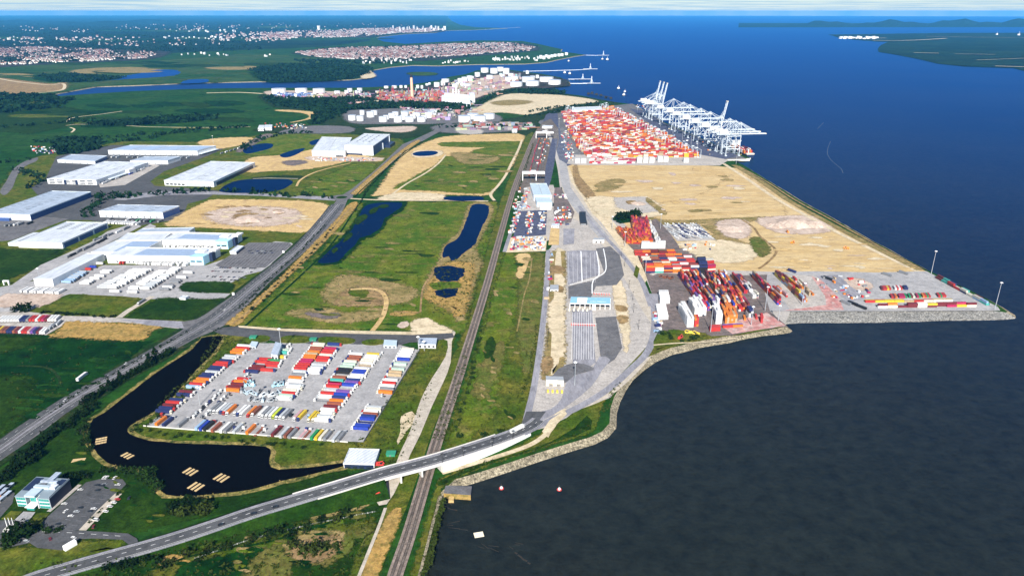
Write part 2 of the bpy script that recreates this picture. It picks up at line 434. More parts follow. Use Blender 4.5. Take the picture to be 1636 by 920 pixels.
def dashes(name, s, mat, layer, w=0.4, on=6, off=9, shift=0.0, sm=4):
    path = V(s) if isinstance(s, str) else s
    pts, L, Rr = ribbon_mesh(path, 2 * abs(shift) + 1e-3, None, sm)
    line = L if shift > 0 else Rr if shift < 0 else pts
    mb = MB(); acc = 0; zl = LZ(layer)
    for i in range(len(line) - 1):
        a, b = line[i], line[i + 1]; d = b - a; L_ = d.length
        if L_ < 1e-6: continue
        d.normalize(); n = Vector((-d.y, d.x, 0)) * w / 2; t = 0
        while t < L_:
            ph = (acc + t) % (on + off) if off else 0
            seg = min(L_ - t, (on - ph) if ph < on else (on + off - ph)) if off else L_ - t
            if ph < on:
                p, q = a + d * t, a + d * (t + seg); up = Vector((0, 0, zl))
                mb.quad([p - n + up, q - n + up, q + n + up, p + n + up])
            t += max(seg, .05)
        acc += L_
    return mb.build(name, mat, None, 'structure')
# ================================================================ SETTING
WZ = -4.0
FAR = 60000.0
# sea: one disc out to the horizon
mb = MB(); n = 96
mb.quad([(FAR * 1.04 * cos(2 * pi * k / n), FAR * 1.04 * sin(2 * pi * k / n), WZ) for k in range(n)])
mb.build('river_water', 'sea', None, 'structure')
# shore: water line traced in the photograph (x,y,width of the bank to the top of the land in metres)
SHORE = """640,1010,6.5 660,960,6.5 682,918,6.5 690,880,6.5 698,850,6.5 704,822,6 712,797,5 736,778,6.5 758,772,6.5 786,763,6.5 816,753,6.5 866,736,6.5 910,722,6.5 950,710,6.5
972,699,6.5 985,684,6.5 986,660,6.5 991,643,6.5 1000,625,6.5 1013,607,9.5 1030,592,9.5 1050,578,9.5 1075,567,9.5 1090,564,9.5 1119,556,9.5 1142,552,9.5 1167,548,9.5 1192,542,11
1221,537,11 1245,535,12 1262,532.5,12 1267,529,8 1263,525,8 1257,519.5,15 1268,519.5,30 1290,519,37 1330,519,39 1387,518.6,38 1450,517,36 1520,514.6,33 1565,514,30 1600,512.5,24
1616,511,17 1625,508.7,12 1623,503.5,10 1586,482,8 1540,460,8 1488,435,8 1437,407,10 1387,380,10 1340,353,10 1290,326,10 1252,303,10 1222,285,8 1190,265.5,6 1160,254.5,3
1196,256,1 1200,254.8,1 1184.5,249.5,1 1150,236,1 1103,215.5,1 1064,198.5,1 1040,186,1 1022,175,2 1019,169,6 989,165.3,9 959,160,9 935,155,9 895,150,9 862,143.5,9
836,142.5,9 871,140.5,9 912,137.2,8 911,131.5,8 897,125,8 871,120,9 836,115.6,9 814,112.5,9 787,112,9 761,113.5,9 741,120,12 716,124,12 696,130,12 668,134.5,12
640,138,12 608,140,12 560,141.6,12 492,141.5,12 410,142,10 360,142.5,10 310,143.4,10 215,147,8 135,152,8 83,156,4 93,151,6 155,140,8 220,138,8 308,134,8
410,132,10 480,131,10 560,129,10 590,125.5,10 601,121,10 593,114,10 625,108.5,10 660,105.6,10 698,106.5,10 761,104.2,10 839,103.4,10 874,100.8,10 895,96,10 919,91.3,10
936,88.7,8 918,86,10 897,83.5,10 899,79.5,10 882,76,10 862,71.3,10 836,66.5,10 792,65.8,10 766,65.3,10 703,67.8,10 648,71,10 615,67.5,10 600,62,10 608,59.6,10
648,55.2,10 696,53.2,10 711,49.8,10 756,48.7,10 786,47.4,10 812,46,10 760,44.2,10 735,40,10 722,34,10 716,28,10 712,25.2,10"""
sp, sw = [], []
for q in SHORE.split():
    a, b, w = map(float, q.split(','))
    sp.append(G(a, b, WZ)); sw.append(w)
def offset(pts, ws, sgn):
    out = []
    for i, p in enumerate(pts):
        a = pts[max(i - 1, 0)]; b = pts[min(i + 1, len(pts) - 1)]
        d1 = (p - a); d2 = (b - p)
        n = Vector((0, 0, 0))
        for d in (d1, d2):
            if d.length > 1e-6: n += Vector((-d.y, d.x, 0)).normalized()
        n.normalize()
        k = 1.0
        if d1.length > 1e-6 and d2.length > 1e-6:
            k = 1 / max(.55, n.dot(Vector((-d1.y, d1.x, 0)).normalized()))
        out.append(p + n * ws[i] * k * sgn)
    return out
# finer, slightly uneven water line on the natural banks
fp, fw = [], []
for i in range(len(sp) - 1):
    a, b = sp[i], sp[i + 1]; L_ = (b - a).length
    step = max(16.0, 5 / px_per_m(a))
    k = max(1, min(24, int(L_ / step)))
    nn = Vector((-(b - a).y, (b - a).x, 0)).normalized()
    for j in range(k):
        t = j / k
        amp = 1.3 if 3 < sw[i] else 0
        fp.append(a.lerp(b, t) + (nn * RND.uniform(-amp, amp) if j else Vector((0, 0, 0)))); fw.append(sw[i] + (sw[i + 1] - sw[i]) * t)
fp.append(sp[-1]); fw.append(sw[-1])
top = offset(fp, fw, 1)
land = [Vector((p.x, p.y, 0)) for p in top]
land += [G(-1500, 25.2), G(-3000, 60), G(-2500, 400), G(-900, 700), G(-900, 1100), G(500, 1150)]
sheet('land', land, 'grass', 0)
mbk = {'rock': MB(), 'rock_tan': MB(), 'concrete_block': MB()}
for i in range(len(fp) - 1):
    a, b = fp[i], fp[i + 1]; c, d = land[i + 1], land[i]
    py_near = a.y < 900
    key = 'concrete_block' if fw[i] < 3.5 else ('rock' if a.x > 290 and fw[i] > 14 and 700 < a.y < 1000 else 'rock_tan')
    dn = Vector((0, 0, -1.5)); N = 3 if a.y < 1500 and fw[i] > 4 else 1
    out = Vector(((b - a).y, -(b - a).x, 0)).normalized()
    prev = (a + dn + out * (2 if fw[i] > 3.5 else 0), b + dn + out * (2 if fw[i] > 3.5 else 0))
    for k in range(1, N + 1):
        t = k / N
        cur = (a.lerp(d, t), b.lerp(c, t))
        mbk[key].quad([prev[0], prev[1], cur[1], cur[0]])
        prev = cur
for k, m in mbk.items():
    m.build({'rock': 'rock_revetment', 'rock_tan': 'shore_bank', 'concrete_block': 'quay_wall'}[k], k, None, 'structure')
# far shore across the estuary
kent = V("1323,55.5 1341,60.5 1367,64 1400,66.5 1419,67 1408,72 1402,79 1404,83 1432,87.5 1471,95 1498,101.5 1541,106 1619,108.5 1640,114 1720,130 2400,200 2600,60 1900,52 1500,53")
sheet('far_shore', ragged(kent, 20, 400), 'field_far', WZ + 2.5)
for s, w in (("1345,62 1368,62.5 1395,62 1415,61.5", 40), ("1395,65.5 1440,65.5 1480,64 1512,62", 50), ("1480,59 1540,60 1640,61", 30), ("1460,85 1500,86", 30), ("1525,87 1590,88", 16), ("1590,106.5 1640,108", 30), ("1560,97 1640,94", 12)):
    p = V(s); ribbon('mud_bank', p, w, 'sand_pale', 46)
# low hills far across the water
mb = MB(); prev = None
for k in range(61):
    px = 1180 + k * 12
    base = G(px, 42.0); d = Vector((base.x, base.y, 0)).normalized()
    t = k / 60
    hgt = (40 + 130 * t + 45 * sin(k * .7) + 22 * sin(k * 1.9 + 1)) * min(1, k / 9)
    cur = (base - d * 1500, base + d * 900 + Vector((0, 0, hgt)), base + d * 5000)
    if prev:
        for i in range(2): mb.quad([prev[i], cur[i], cur[i + 1], prev[i + 1]])
    prev = cur
mb.build('hills', 'field_far', None, 'structure')
mb = MB(); prev = None
for k in range(51):
    px = -120 + k * 14
    base = G(px, 37 + 2 * sin(k * .4)); d = Vector((base.x, base.y, 0)).normalized()
    hgt = max(4, (60 + 40 * sin(k * .33) + 22 * sin(k * 1.3)) * (1 - (k / 50) ** 2))
    cur = (base - d * 2600, base + d * 200 + Vector((0, 0, hgt)), base + d * 5000)
    if prev:
        for i in range(2): mb.quad([prev[i], cur[i], cur[i + 1], prev[i + 1]])
    prev = cur
mb.build('hills', 'field_far', None, 'structure')
# ---------------------------------------------------------------- far land: fields, marsh, woods, tracks
patch('far_field', "-400,26 716,26 712,40 600,52 590,66 520,75 300,84 100,92 -400,100", 'field_far', 1)
patch('town_ground', "-60,76 60,74 200,80 270,83 240,95 130,101 40,105 -60,107", 'town_ground', 2, 3, 20)
patch('town_ground', "410,56 470,49 560,47 600,45 690,44 711,48 700,52 640,54 590,60 500,63 430,62", 'town_ground', 2, 3, 40)
patch('town_ground', "470,84 540,76 640,74 720,70 790,68 830,69 858,74 862,80 830,84 760,90 700,96 640,98 560,95 500,91", 'town_ground', 2, 3, 20)
patch('marsh', "-100,98 130,102 270,96 400,86 470,90 540,96 600,101 580,108 592,118 540,126 310,133 150,139 80,150 -100,160", 'marsh', 1, 3, 10)
patch('wood_ground', "398,110 450,104 520,103 590,107 590,118 560,127 470,131 420,130", 'grass_dark', 2, 3, 10)
patch('marsh', "575,114 588,112 600,120 596,124 580,126 574,120", 'sand_pale', 3, 3, 4)
patch('mud_bank', "648,116 665,114.5 690,115 700,117 692,120 668,120.5 655,119", 'marsh', -40, 3, 4)
patch('wetland', "250,112 285,113 280,121 215,126 165,129 155,126 210,120", 'creek', 3, 3, 8)
patch('wetland', "300,128 330,127 330,132 290,134", 'creek', 3, 3, 6)
patch('scrub_or_shade_ground', "55,121 110,119 165,122 205,125 150,131 95,132 60,128", 'grass_dark', 3, 3, 8)  # cloud shadow over the fields, laid as dark ground
patch('spoil_ground', "-20,123 20,127 80,134 104,132 102,144 70,147 -20,152", 'soil_brown', 2, 3, 8)
ribbon('track', "-10,124 20,130 55,134 80,136 100,134 103,140 95,145 60,149", 14, 'sand_pale', 3)
patch('meadow', "120,112 180,108 270,112 220,116 160,118 118,117", 'grass_dry', 2, 3, 10)
patch('meadow', "330,108 380,107 420,109 380,112 340,111", 'grass_dry', 2, 3, 10)
ribbon('track', "330,149 380,148 420,150", 20, 'sand_pale', 3)
patch('field', "-100,158 90,160 240,155 420,150 440,172 300,186 100,200 -100,214", 'grass', 1, 3, 8)
patch('field', "-100,170 110,172 130,196 -100,230", 'grass_near', 2, 3, 8)
patch('scrub_or_shade_ground', "130,197 200,196 260,190 330,187 345,190 280,197 200,202 140,204", 'grass_dark', 3, 3, 6)  # another cloud shadow put into the ground colour
for s, w in (("107,195 112,190 125,187 160,183 195,178", 7), ("105,201 130,199 200,201 235,203 300,204 360,204 400,203", 6), ("112,204 119,207 114,212", 6)):
    ribbon('farm_track', s, w, 'sand_pale', 4)
patch('spoil_bank', "440,176 465,176 490,178 504,180 509,184 506,188 494,191 475,195 464,196 486,191 494,187 490,183 474,180 445,178", 'sand', 4, 3, 3)
patch('scrub_or_shade_ground', "420,150 560,152 620,160 640,168 700,172 740,180 700,196 640,200 560,204 520,200 500,194 512,184 496,177 440,172", 'scrub', 2, 3, 6)
patch('works_ground', "425,146 470,145 560,148 560,156 500,158 450,156 428,152", 'soil_pink', 3, 3, 4)
patch('works_ground', "560,148 640,140 700,134 745,124 790,112 820,114 895,125 908,132 905,138 840,143 790,146 760,162 720,170 690,166 640,164 590,160", 'town_ground', 3, 3, 5)
patch('works_ground', "700,148 760,128 800,120 830,136 790,146 750,160 710,160", 'soil_pink', 4, 3, 5)
patch('works_ground', "548,164 610,163 622,168 600,172 552,170", 'soil_pink', 4, 3, 4)
patch('oil_depot_ground', "552,178 600,175 690,172 740,182 790,182 800,198 720,200 640,198 560,197", 'asphalt_worn', 3, 3, 4)
patch('sand_spit', "742,182 770,168 790,158 816,150 880,151 935,157 955,163 930,166 890,172 862,181 842,184 800,180 762,184", 'sand_pale', 4, 4, 5)
patch('meadow', "784,164 815,160 850,162 838,167 800,169", 'grass_dry', 5, 3, 6)
patch('scrub_or_shade_ground', "700,172 756,166 790,150 816,142 860,144 900,150 960,160 985,165 935,157 880,151 816,150 780,160 745,180 700,182", 'scrub', 5, 3, 3)
patch('scrub_or_shade_ground', "842,185 890,173 930,167 990,166 940,172 900,178 866,192 820,196 800,192", 'scrub', 5, 3, 3)
patch('rough_ground', "410,206 470,200 560,204 700,198 830,194 862,194 852,212 830,216 700,214 640,222 560,214 480,214 420,212", 'scrub', 4, 3, 4)
patch('rough_ground', "700,200 840,196 840,206 790,212 706,212", 'asphalt_worn', 5, 3, 4)
patch('rough_ground', "455,208 500,201 560,203 560,212 500,214 450,214", 'asphalt_worn', 5, 3, 3)
patch('rough_ground', "585,205 660,202 660,209 640,212 610,210", 'soil_pink', 5, 3, 3)
patch('yard_ground', "730,206 766,206 770,214 735,214", 'concrete_warm', 6, 2, 3)
FR_ = random.Random(77)
def blotches(n, x0, x1, y0, y1, mats, layer, w=(10, 60), h=(.8, 3.5), clear=None):
    for k in range(n):
        x, y = FR_.uniform(x0, x1), FR_.uniform(y0, y1); a, b = FR_.uniform(*w), FR_.uniform(*h)
        if clear and clear(x, y): continue
        q = ' '.join(f"{x + a * cos(t) * FR_.uniform(.7, 1.2) + 8 * sin(t)},{y + b * sin(t) * FR_.uniform(.7, 1.2)}" for t in [i * pi / 5 for i in range(10)])
        nm, m = FR_.choice(mats); patch(nm, q, m, layer, 2, 6)
blotches(26, -40, 560, 33, 66, [('wood_ground', 'grass_dark'), ('far_field', 'marsh'), ('wood_ground', 'grass_dark'), ('far_field', 'grass')], 3, (20, 90), (.6, 2.2))
blotches(24, 0, 470, 100, 124, [('far_field', 'grass'), ('far_field', 'grass_near'), ('far_field', 'grass_dry'), ('wood_ground', 'grass_dark')], 3, (14, 60), (1, 3))
blotches(22, 0, 400, 160, 205, [('field', 'grass_near'), ('field', 'grass_dark'), ('field', 'grass_olive')], 3, (20, 60), (1.5, 5))
# ---------------------------------------------------------------- logistics park, left
patch('park_ground', "-60,262 60,250 200,226 345,228 420,214 480,212 560,214 640,222 640,245 545,316 480,390 380,470 300,520 100,512 -60,520", 'grass_olive', 2, 2, 3)
patch('field', "-60,212 100,222 60,250 20,270 0,300 -60,310", 'grass', 3, 2, 4)
patch('estate_paving', "90,250 180,232 330,234 352,232 330,246 300,258 262,274 240,290 250,300 180,302 140,310 60,312 50,300 72,288", 'asphalt', 3)  # darker asphalt puts cloud shadow into the paving colour
patch('estate_paving', "100,308 230,296 290,300 350,305 330,318 300,326 290,350 215,362 140,352 60,352 40,346", 'asphalt', 4)  # cloud shade over these yards is laid in as dark asphalt
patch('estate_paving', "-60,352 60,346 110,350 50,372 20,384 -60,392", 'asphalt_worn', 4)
patch('estate_road', "0,306 10,290 22,270 40,258 60,252 58,258 40,266 28,280 20,300 8,312", 'asphalt_worn', 5, 3)
patch('estate_road', "140,308 200,312 260,306 330,306 410,309 530,315 540,318 535,321 410,313 330,311 262,312 200,320 140,318", 'asphalt_grey', 5)
patch('estate_road', "140,310 176,290 215,278 262,265 318,246 360,230 372,226 380,229 362,236 330,250 280,268 236,284 205,300 180,320 150,345 130,345", 'asphalt', 5, 2)  # asphalt set dark for the cloud shadow across the road
patch('service_yard', "154,284 237,260 255,265 200,296 160,300", 'concrete_warm', 6)
patch('sand_field', "262,360 268,355 300,336 330,322 345,319 400,319 480,321 518,326 525,330 520,342 497,370 440,370 400,368 330,364 290,362", 'sand', 5, 3, 2)
patch('spoil_ground', "330,340 370,332 420,330 470,335 482,345 470,356 420,362 370,360 335,352", 'soil_pink', 6, 3, 4)
patch('spoil_ground', "372,345 398,340 420,346 408,356 385,357", 'soil_brown', 7, 3, 3)
patch('spoil_ground', "436,338 446,335 456,339 446,343", 'soil_brown', 7, 3, 2)
patch('sand_field', "316,227 350,221 402,220 398,229 352,238 330,236", 'sand', 6, 3, 2)
patch('building_site', "385,266 402,252 440,249 476,243 500,236 560,246 600,252 610,258 560,258 540,262 520,266 480,272 430,274 400,276", 'sand', 5, 3, 2)
patch('building_site', "496,250 600,252 612,254 600,258 540,258 495,256", 'soil_pink', 6, 2, 2)
patch('building_site', "452,258 480,256 492,260 470,265 455,263", 'asphalt_brown', 6, 3, 2)
patch('earth_bank', "378,238 410,220 425,214 438,216 420,224 398,236 384,244", 'asphalt_brown', 6, 2, 2)
patch('meadow', "388,246 410,224 436,216 500,214 545,222 520,234 470,246 440,248", 'grass_bright', 5, 3, 3)
for s in ("388,240 398,235 411,231 425,229.5 436,231 433,237 415,242 394,246", "448,247.5 470,240 487,237.5 480,244 464,251 452,252", "495,227 508,223 514,225.5 502,232 496,231"):
    patch('pond', s, 'pond_blue', 7, 3, 1)
patch('field', "455,314 470,312 490,300 505,288 545,270 565,262 600,262 598,272 575,294 555,314 500,312", 'grass_bright', 6, 2, 3)
patch('spoil_ground', "405,284 460,280 495,284 470,287 410,287", 'scrub', 6, 2, 2)
ribbon('track', "474,298 480,288 500,277 530,268 560,261", 5, 'sand', 8)
patch('pond', "350,304 372,291 398,287 430,287 458,287 468,291 462,297 448,304 420,308 385,309 360,308", 'pond_blue', 7, 3, 1.5)
ribbon('path', "404,286 430,285 476,286", 4, 'gravel', 8, 0)
# yard of the big white depot
patch('service_yard', "52,462 166,424 330,424 440,386 465,388 470,392 425,432 392,440 370,452 342,452 300,452 288,458 292,466 380,470 368,480 330,478 255,479 225,477 200,474 112,470 80,480 40,500 -20,498 -20,468", 'concrete', 6)
patch('service_yard', "-60,470 60,448 166,400 240,358 250,362 140,425 60,462 -60,500", 'concrete', 5)
patch('service_yard', "-60,492 20,455 65,424 110,404 150,385 172,370 215,357 226,362 145,404 50,449 -60,505", 'concrete', 8)
patch('car_park', "398,388 462,388 466,392 424,428 350,427 344,424", 'asphalt_worn', 7)
patch('rough_ground', "-40,472 60,470 98,472 80,486 40,492 -40,488", 'soil_pink', 7, 2, 2)
patch('meadow', "72,492 110,472 150,474 205,476 229,478 226,484 190,506 150,508 100,500", 'grass_olive', 7, 2, 2)
patch('meadow', "200,509 245,481 262,476 300,477 335,479 362,476 340,495 318,510 260,511", 'grass_near', 7, 2, 2)
patch('meadow', "288,464 290,456 300,451 340,450 372,452 370,466 342,468 312,468", 'grass_near', 7, 3, 1)
patch('meadow', "-60,402 70,400 110,398 60,428 0,452 -60,470", 'grass_near', 6, 2, 3)
ribbon('driveway', "190,508 205,497 222,487 233,480 244,474", 8, 'gravel', 8)
patch('side_road', "-60,500 40,498 100,505 150,506 230,511 300,515 312,522 296,527 235,520 190,515 100,518 40,506 -60,510", 'concrete_warm', 8)
patch('side_road', "190,511 250,512 330,516 330,526 300,526 235,520", 'asphalt_grey', 9)
patch('side_road', "290,515 345,505 330,526 296,528", 'asphalt_worn', 10)
patch('container_yard', "-60,512 60,508 106,512 98,522 74,536 60,535 0,532 -60,530", 'concrete_warm', 9)
patch('cornfield', "78,539 92,530 108,514 150,515 215,518 252,520 258,524 240,530 228,544 170,544 120,540", 'straw', 9, 2, 2)
patch('field', "-60,534 80,538 222,546 232,552 160,606 60,668 0,700 -60,740", 'grass_dark', 8, 2, 2)
patch('field', "-60,540 60,540 50,552 20,562 -60,575", 'grass_near', 9, 3, 4)
patch('field', "-60,620 30,600 60,625 30,680 -60,720", 'grass_near', 9, 3, 4)
ribbon('ditch', "28,585 60,586 80,590 92,600 96,612 85,625", 3, 'scrub', 10)
# ---------------------------------------------------------------- dual carriageway, roundabout and side roads
CW_L = "-60,742 0,707 50,674 103,640 160,606 230,565 288,530 305,516 328,503 380,467 430,430 480,389 505,362 528,334 536,323 541,316 563,302 599,273 643.5,231 663,223 700,206 745,176 760,168"
CW_R = "764,170 752,178 708,208 675,226 656,232 618.7,268 575,306 556,318 552,328 545,343 530,362 505,387 480,409 430,452 381,503 365,517 345,528 313,541 260,570 200,604 133,640 60,696 0,737 -60,778"
patch('verge', "-60,735 0,700 50,668 160,600 288,524 330,498 430,425 500,362 525,330 558,330 548,348 505,392 430,458 385,506 350,532 313,548 200,612 60,704 0,746 -60,790", 'scrub', 9, 0)
patch('dual_carriageway', CW_L + ' ' + CW_R, 'asphalt_worn', 10)
for sh in (-8.3, 8.3):
    pth = "-60,758 0,720 50,684 118,639 180,604 245,567 300,536 331,518 355,502 405,459 455,418 490,386 517,354 540,327"
    pts, L_, R_ = ribbon_mesh(V(pth), 2 * abs(sh), None, 4)
    ribbon('carriageway', L_ if sh > 0 else R_, 8.4, 'asphalt', 11, 0)
dashes('road_marking', pth, 'marking', 13, .2, 3, 9, 8.3); dashes('road_marking', pth, 'marking', 13, .2, 3, 9, -8.3)
for sh in (4.4, -4.4): dashes('road_marking', pth, 'marking', 13, .14, 1, 0, sh)
ribbon('central_reserve', pth, 1.5, 'asphalt_grey', 12)
dashes('road_marking', "560,312 590,290 630,256 668,224", 'marking', 13, .5, 4, 8, 0)
# roundabout island
c0 = G(546, 316); mb = MB()
for r0, r1, z0, z1, m in ((22, 22, LZ(11), LZ(11), 0),): mb.quad([(c0.x + r0 * cos(2 * pi * k / 40), c0.y + r0 * sin(2 * pi * k / 40), z0) for k in range(40)])
mb.build('roundabout', 'asphalt_worn', None, 'structure')
mb = MB(); z = LZ(12)
for k in range(28):
    a, b = 2 * pi * k / 28, 2 * pi * (k + 1) / 28
    mb.quad([(c0.x + 11 * cos(a), c0.y + 11 * sin(a), z), (c0.x + 11 * cos(b), c0.y + 11 * sin(b), z), (c0.x + 10.6 * cos(b), c0.y + 10.6 * sin(b), z + .15), (c0.x + 10.6 * cos(a), c0.y + 10.6 * sin(a), z + .15)])
    mb.quad([(c0.x + 10.6 * cos(a), c0.y + 10.6 * sin(a), z + .15), (c0.x + 10.6 * cos(b), c0.y + 10.6 * sin(b), z + .15), (c0.x, c0.y, z + .5)])
mb.build('roundabout_island', 'grass_near', None, 'structure')
ribbon('haul_road', "560,318 600,320 660,321 720,321 780,322", 7, 'sand_pale', 12)
# ---------------------------------------------------------------- middle fields
patch('field', "378,520 420,487 470,440 520,395 548,345 560,330 600,322 700,323 785,322 796,330 790,360 770,430 752,500 738,533 690,528 600,529 455,524", 'grass_bright', 4, 2, 3)
patch('reed_bank', "362,519 372,508 425,465 470,421 508,382 540,348 552,332 562,324 572,324 566,335 552,352 520,386 480,425 440,462 400,500 382,520", 'straw', 12, 3, 1.2)
ribbon('ditch', "372,518 396,499 420,474 440,456 470,430 492,408 512,389 530,368 546,348 560,333", 2.2, 'soil_brown', 13)
patch('reed_bank', "560,310 575,310 600,284 640,248 672,226 662,226 630,249 595,279 566,305", 'straw', 12, 2, 1)
ribbon('ditch', "566,316 580,302 610,276 650,244 676,226", 3, 'grass_dark', 12)
ribbon('ditch', "390,523 440,478 490,432 520,402 545,370 570,330", 3, 'grass_dark', 11)
patch('pond', "508,420 516,410 542,388 562,368 572,350 580,334 590,327 615,324 643,325 637,335 614,350 610,362 592,376 574,381 568,391 553,405 541,418 523,421", 'pond_blue', 10, 2, 1.2)
patch('pond_bank', "502,423 512,408 540,384 560,362 570,346 578,330 588,323 616,321 650,323 642,337 620,352 614,364 594,380 579,384 572,394 556,409 545,421 523,424", 'grass_dark', 9, 2, 2)
patch('pond', "753.4,328.8 767,326.3 781,330 779.7,345 771,361.4 763.5,379 758.4,391.4 741,405 731,414 721,417 717,410 708.3,412.7 707,405 713,392.7 729.6,382.7 736,374 742,360 748.4,342.6", 'pond_blue', 10, 2, 1.2)
for q in ("566,354 574,346 584,343 588,347 578,356 570,360", "590,338 598,332 606,332 600,340 592,343", "552,378 560,372 564,376 556,384 548,388", "604,330 616,327 622,330 612,334", "530,400 538,396 540,400 532,406"):
    patch('reed_bank', q, 'grass_near', 13, 2, 1.5)
patch('reed_bank', "748,328 772,322 788,330 784,350 768,382 760,398 772,420 764,436 754,470 740,512 728,508 724,500 690,480 676,470 684,440 700,418 704,408 708,392 728,376 740,356", 'grass_dry', 7, 2, 2)
patch('reed_bank', "712,420 752,420 758,432 748,480 738,505 726,500 688,482 678,470 692,440", 'straw', 8, 2, 2.5)
patch('pond', "695,428 716,425 743,430 740,442 731,450 703,450 693,440", 'pond_blue', 10, 1, 2)
patch('pond', "693,466 711,462 731,461 729,473 713,477 696,472", 'pond_blue', 10, 1, 2)
patch('marsh', "690,452 730,451 735,460 700,464 690,460", 'grass_bright', 9, 2, 1)
patch('bare_ground', "538,442 565,440 596,445 630,452 665,463 656,480 614,488 536,488 515,470", 'grass_dry', 7, 3, 3)
patch('bare_ground', "555,462 590,459 615,465 618,485 580,489 536,487", 'soil_brown', 8, 3, 2)
patch('field', "560,462 580,461 590,470 575,478 558,470", 'grass_olive', 9, 3, 1)
patch('marsh', "455,500 490,493 530,494 560,500 610,490 612,505 590,512 540,517 490,510", 'grass_dry', 7, 2, 3)
patch('wet_ground', "488,500 520,497 545,503 530,510 500,507", 'asphalt_brown', 8, 3, 2)
patch('reed_bank', "625,500 650,497 670,500 655,505 625,505", 'straw', 8, 2, 1)
ribbon('ditch', "630,498 668,500 672,490 676,460 690,440 705,422", 2.5, 'soil_brown', 9)
ribbon('farm_track', "560,463 588,462 608,466 617,480 614,500 606,515 595,529", 6, 'sand', 10)
patch('spoil_ground', "655,525 662,512 685,508 694,515 720,526 716,531 660,530", 'sand_pale', 9, 2, 2)
patch('bare_ground', "636,518 650,514 654,520 645,525 636,523", 'soil_pink', 9, 3, 1)
patch('building_plot', "597,314 604,303 640,250 660,238 705,219 770,215 828,214 838,220 834,232 820,262 790,300 784,312 740,312 640,310", 'sand', 5, 2, 3)
patch('field', "628,302 650,289 676,274 696,264 712,250 745,250 758,240 828,226 833,231 818,258 804,285 783,306 756,310 700,306", 'grass_bright', 7, 2, 2.5)
patch('field', "705,228 760,227 831,226 833,229 826,235 760,236 706,234", 'grass_bright', 7, 2, 2)
patch('bare_ground', "720,245 745,244 770,247 800,252 780,262 742,262 730,256", 'grass_dry', 8, 3, 3)
patch('pond_bank', "662,252 700,250 708,243 690,240 660,242", 'sand_pale', 7, 3, 1)
patch('pond', "659,247 667,243 690,241.5 700,244 692,248.5 670,250", 'pond_blue', 9, 3, .6)
patch('pond', "710,315.5 735,314 768,315 772,320 740,322 712,320", 'pond_blue', 13, 2, .8)
patch('spoil_bank', "600,318 640,308 700,310 712,315 705,320 640,321", 'sand_pale', 12, 2, 2)
ribbon('farm_track', "834,224 828,240 817,262 807,282 795,298 784,311 790,321", 6, 'sand_pale', 10)
ribbon('farm_track', "625,312 650,294 680,277 700,262 712,248", 5, 'sand_pale', 10)
patch('verge', "838,222 846,214 852,214 836,262 818,312 798,372 776,455 752,530 742,560 730,552 742,530 752,500 772,420 792,350 800,320 820,268", 'grass_olive', 6, 2, 2)
# ---------------------------------------------------------------- railway corridor
RAIL = "626,940 633,915 655,850 680,765 703,690 730,610 752,540 778,455 800,375 820,305 836,262 852,222 862,205"
patch('verge', "596,940 650,810 668,760 690,690 712,640 745,545 728,560 700,620 660,700 640,760 600,850 570,920 580,945", 'grass_olive', 5, 0)
ribbon('railway_ballast', RAIL, 10.5, 'ballast_pink', 13, 3)
for off in (-2.1, 2.1):
    _, A, B = ribbon_mesh(V(RAIL), 2 * abs(off), None, 3)
    ribbon('track_bed', A if off > 0 else B, 2.5, 'ballast', 14, 0)
pts, _, _ = ribbon_mesh(V(RAIL), 1, None, 3)
for off in (-2.1, 2.1):
    ln = [G(0, 0)] * 0
    _, A, B = ribbon_mesh(V(RAIL), 2 * abs(off), None, 3)
    ctr = A if off > 0 else B
    for g in (-.75, .75):
        _, a, b = ribbon_mesh(ctr, 1.5, None, 0)
        line = a if g > 0 else b
        mb = MB()
        for i in range(len(line) - 1):
            p, q = line[i], line[i + 1]; d = (q - p).normalized(); n_ = Vector((-d.y, d.x, 0)) * .11
            mb.hexa([p - n_ + Vector((0, 0, 1.05)), q - n_ + Vector((0, 0, 1.05)), q + n_ + Vector((0, 0, 1.05)), p + n_ + Vector((0, 0, 1.05)), p - n_ + Vector((0, 0, 1.3)), q - n_ + Vector((0, 0, 1.3)), q + n_ + Vector((0, 0, 1.3)), p + n_ + Vector((0, 0, 1.3))])
        mb.build('rail', 'rail_steel', None, 'structure')
patch('rail_terminal', "824,305 838,268 855,218 866,196 880,190 892,205 893,222 885,262 876,290 866,300 850,310 838,310", 'ballast', 6)
for s in ("842,292 858,225", "847,292 862,222", "853,292 867,222", "858,292 872,222", "862,292 876,222"):
    ribbon('siding', s, 1.6, 'rail_steel', 8, 0)
patch('loading_road', "869,300 872,266 882,222 891,222 885,266 880,290 876,300", 'asphalt_blue', 8)
# ---------------------------------------------------------------- green strip between railway and gate road
patch('field', "796,408 806,404 871,405 868,450 864,520 852,600 838,672 800,700 724,716 714,712 726,668 746,600 768,530 786,450", 'grass_olive', 6, 2, 1.5)
patch('field', "800,410 820,405 830,470 815,540 800,600 790,660 740,712 716,712 728,668 750,600 770,530", 'grass_bright', 7, 3, 5)
patch('field', "838,420 868,408 866,500 855,560 842,600 830,560 826,500", 'grass_brown', 8, 3, 4)
patch('field', "770,580 800,545 806,570 786,620 768,640 758,620", 'grass_brown', 8, 3, 4)
patch('field', "776,548 786,538 792,552 786,570 774,572", 'grass_near', 9, 3, 3)
patch('bare_ground', "824,408 846,406 846,418 838,440 830,446 824,440 828,424", 'sand', 8, 3, 1)
ribbon('footpath', "850,412 846,445 838,470 832,500 826,530", 1.8, 'grass_dry', 9)
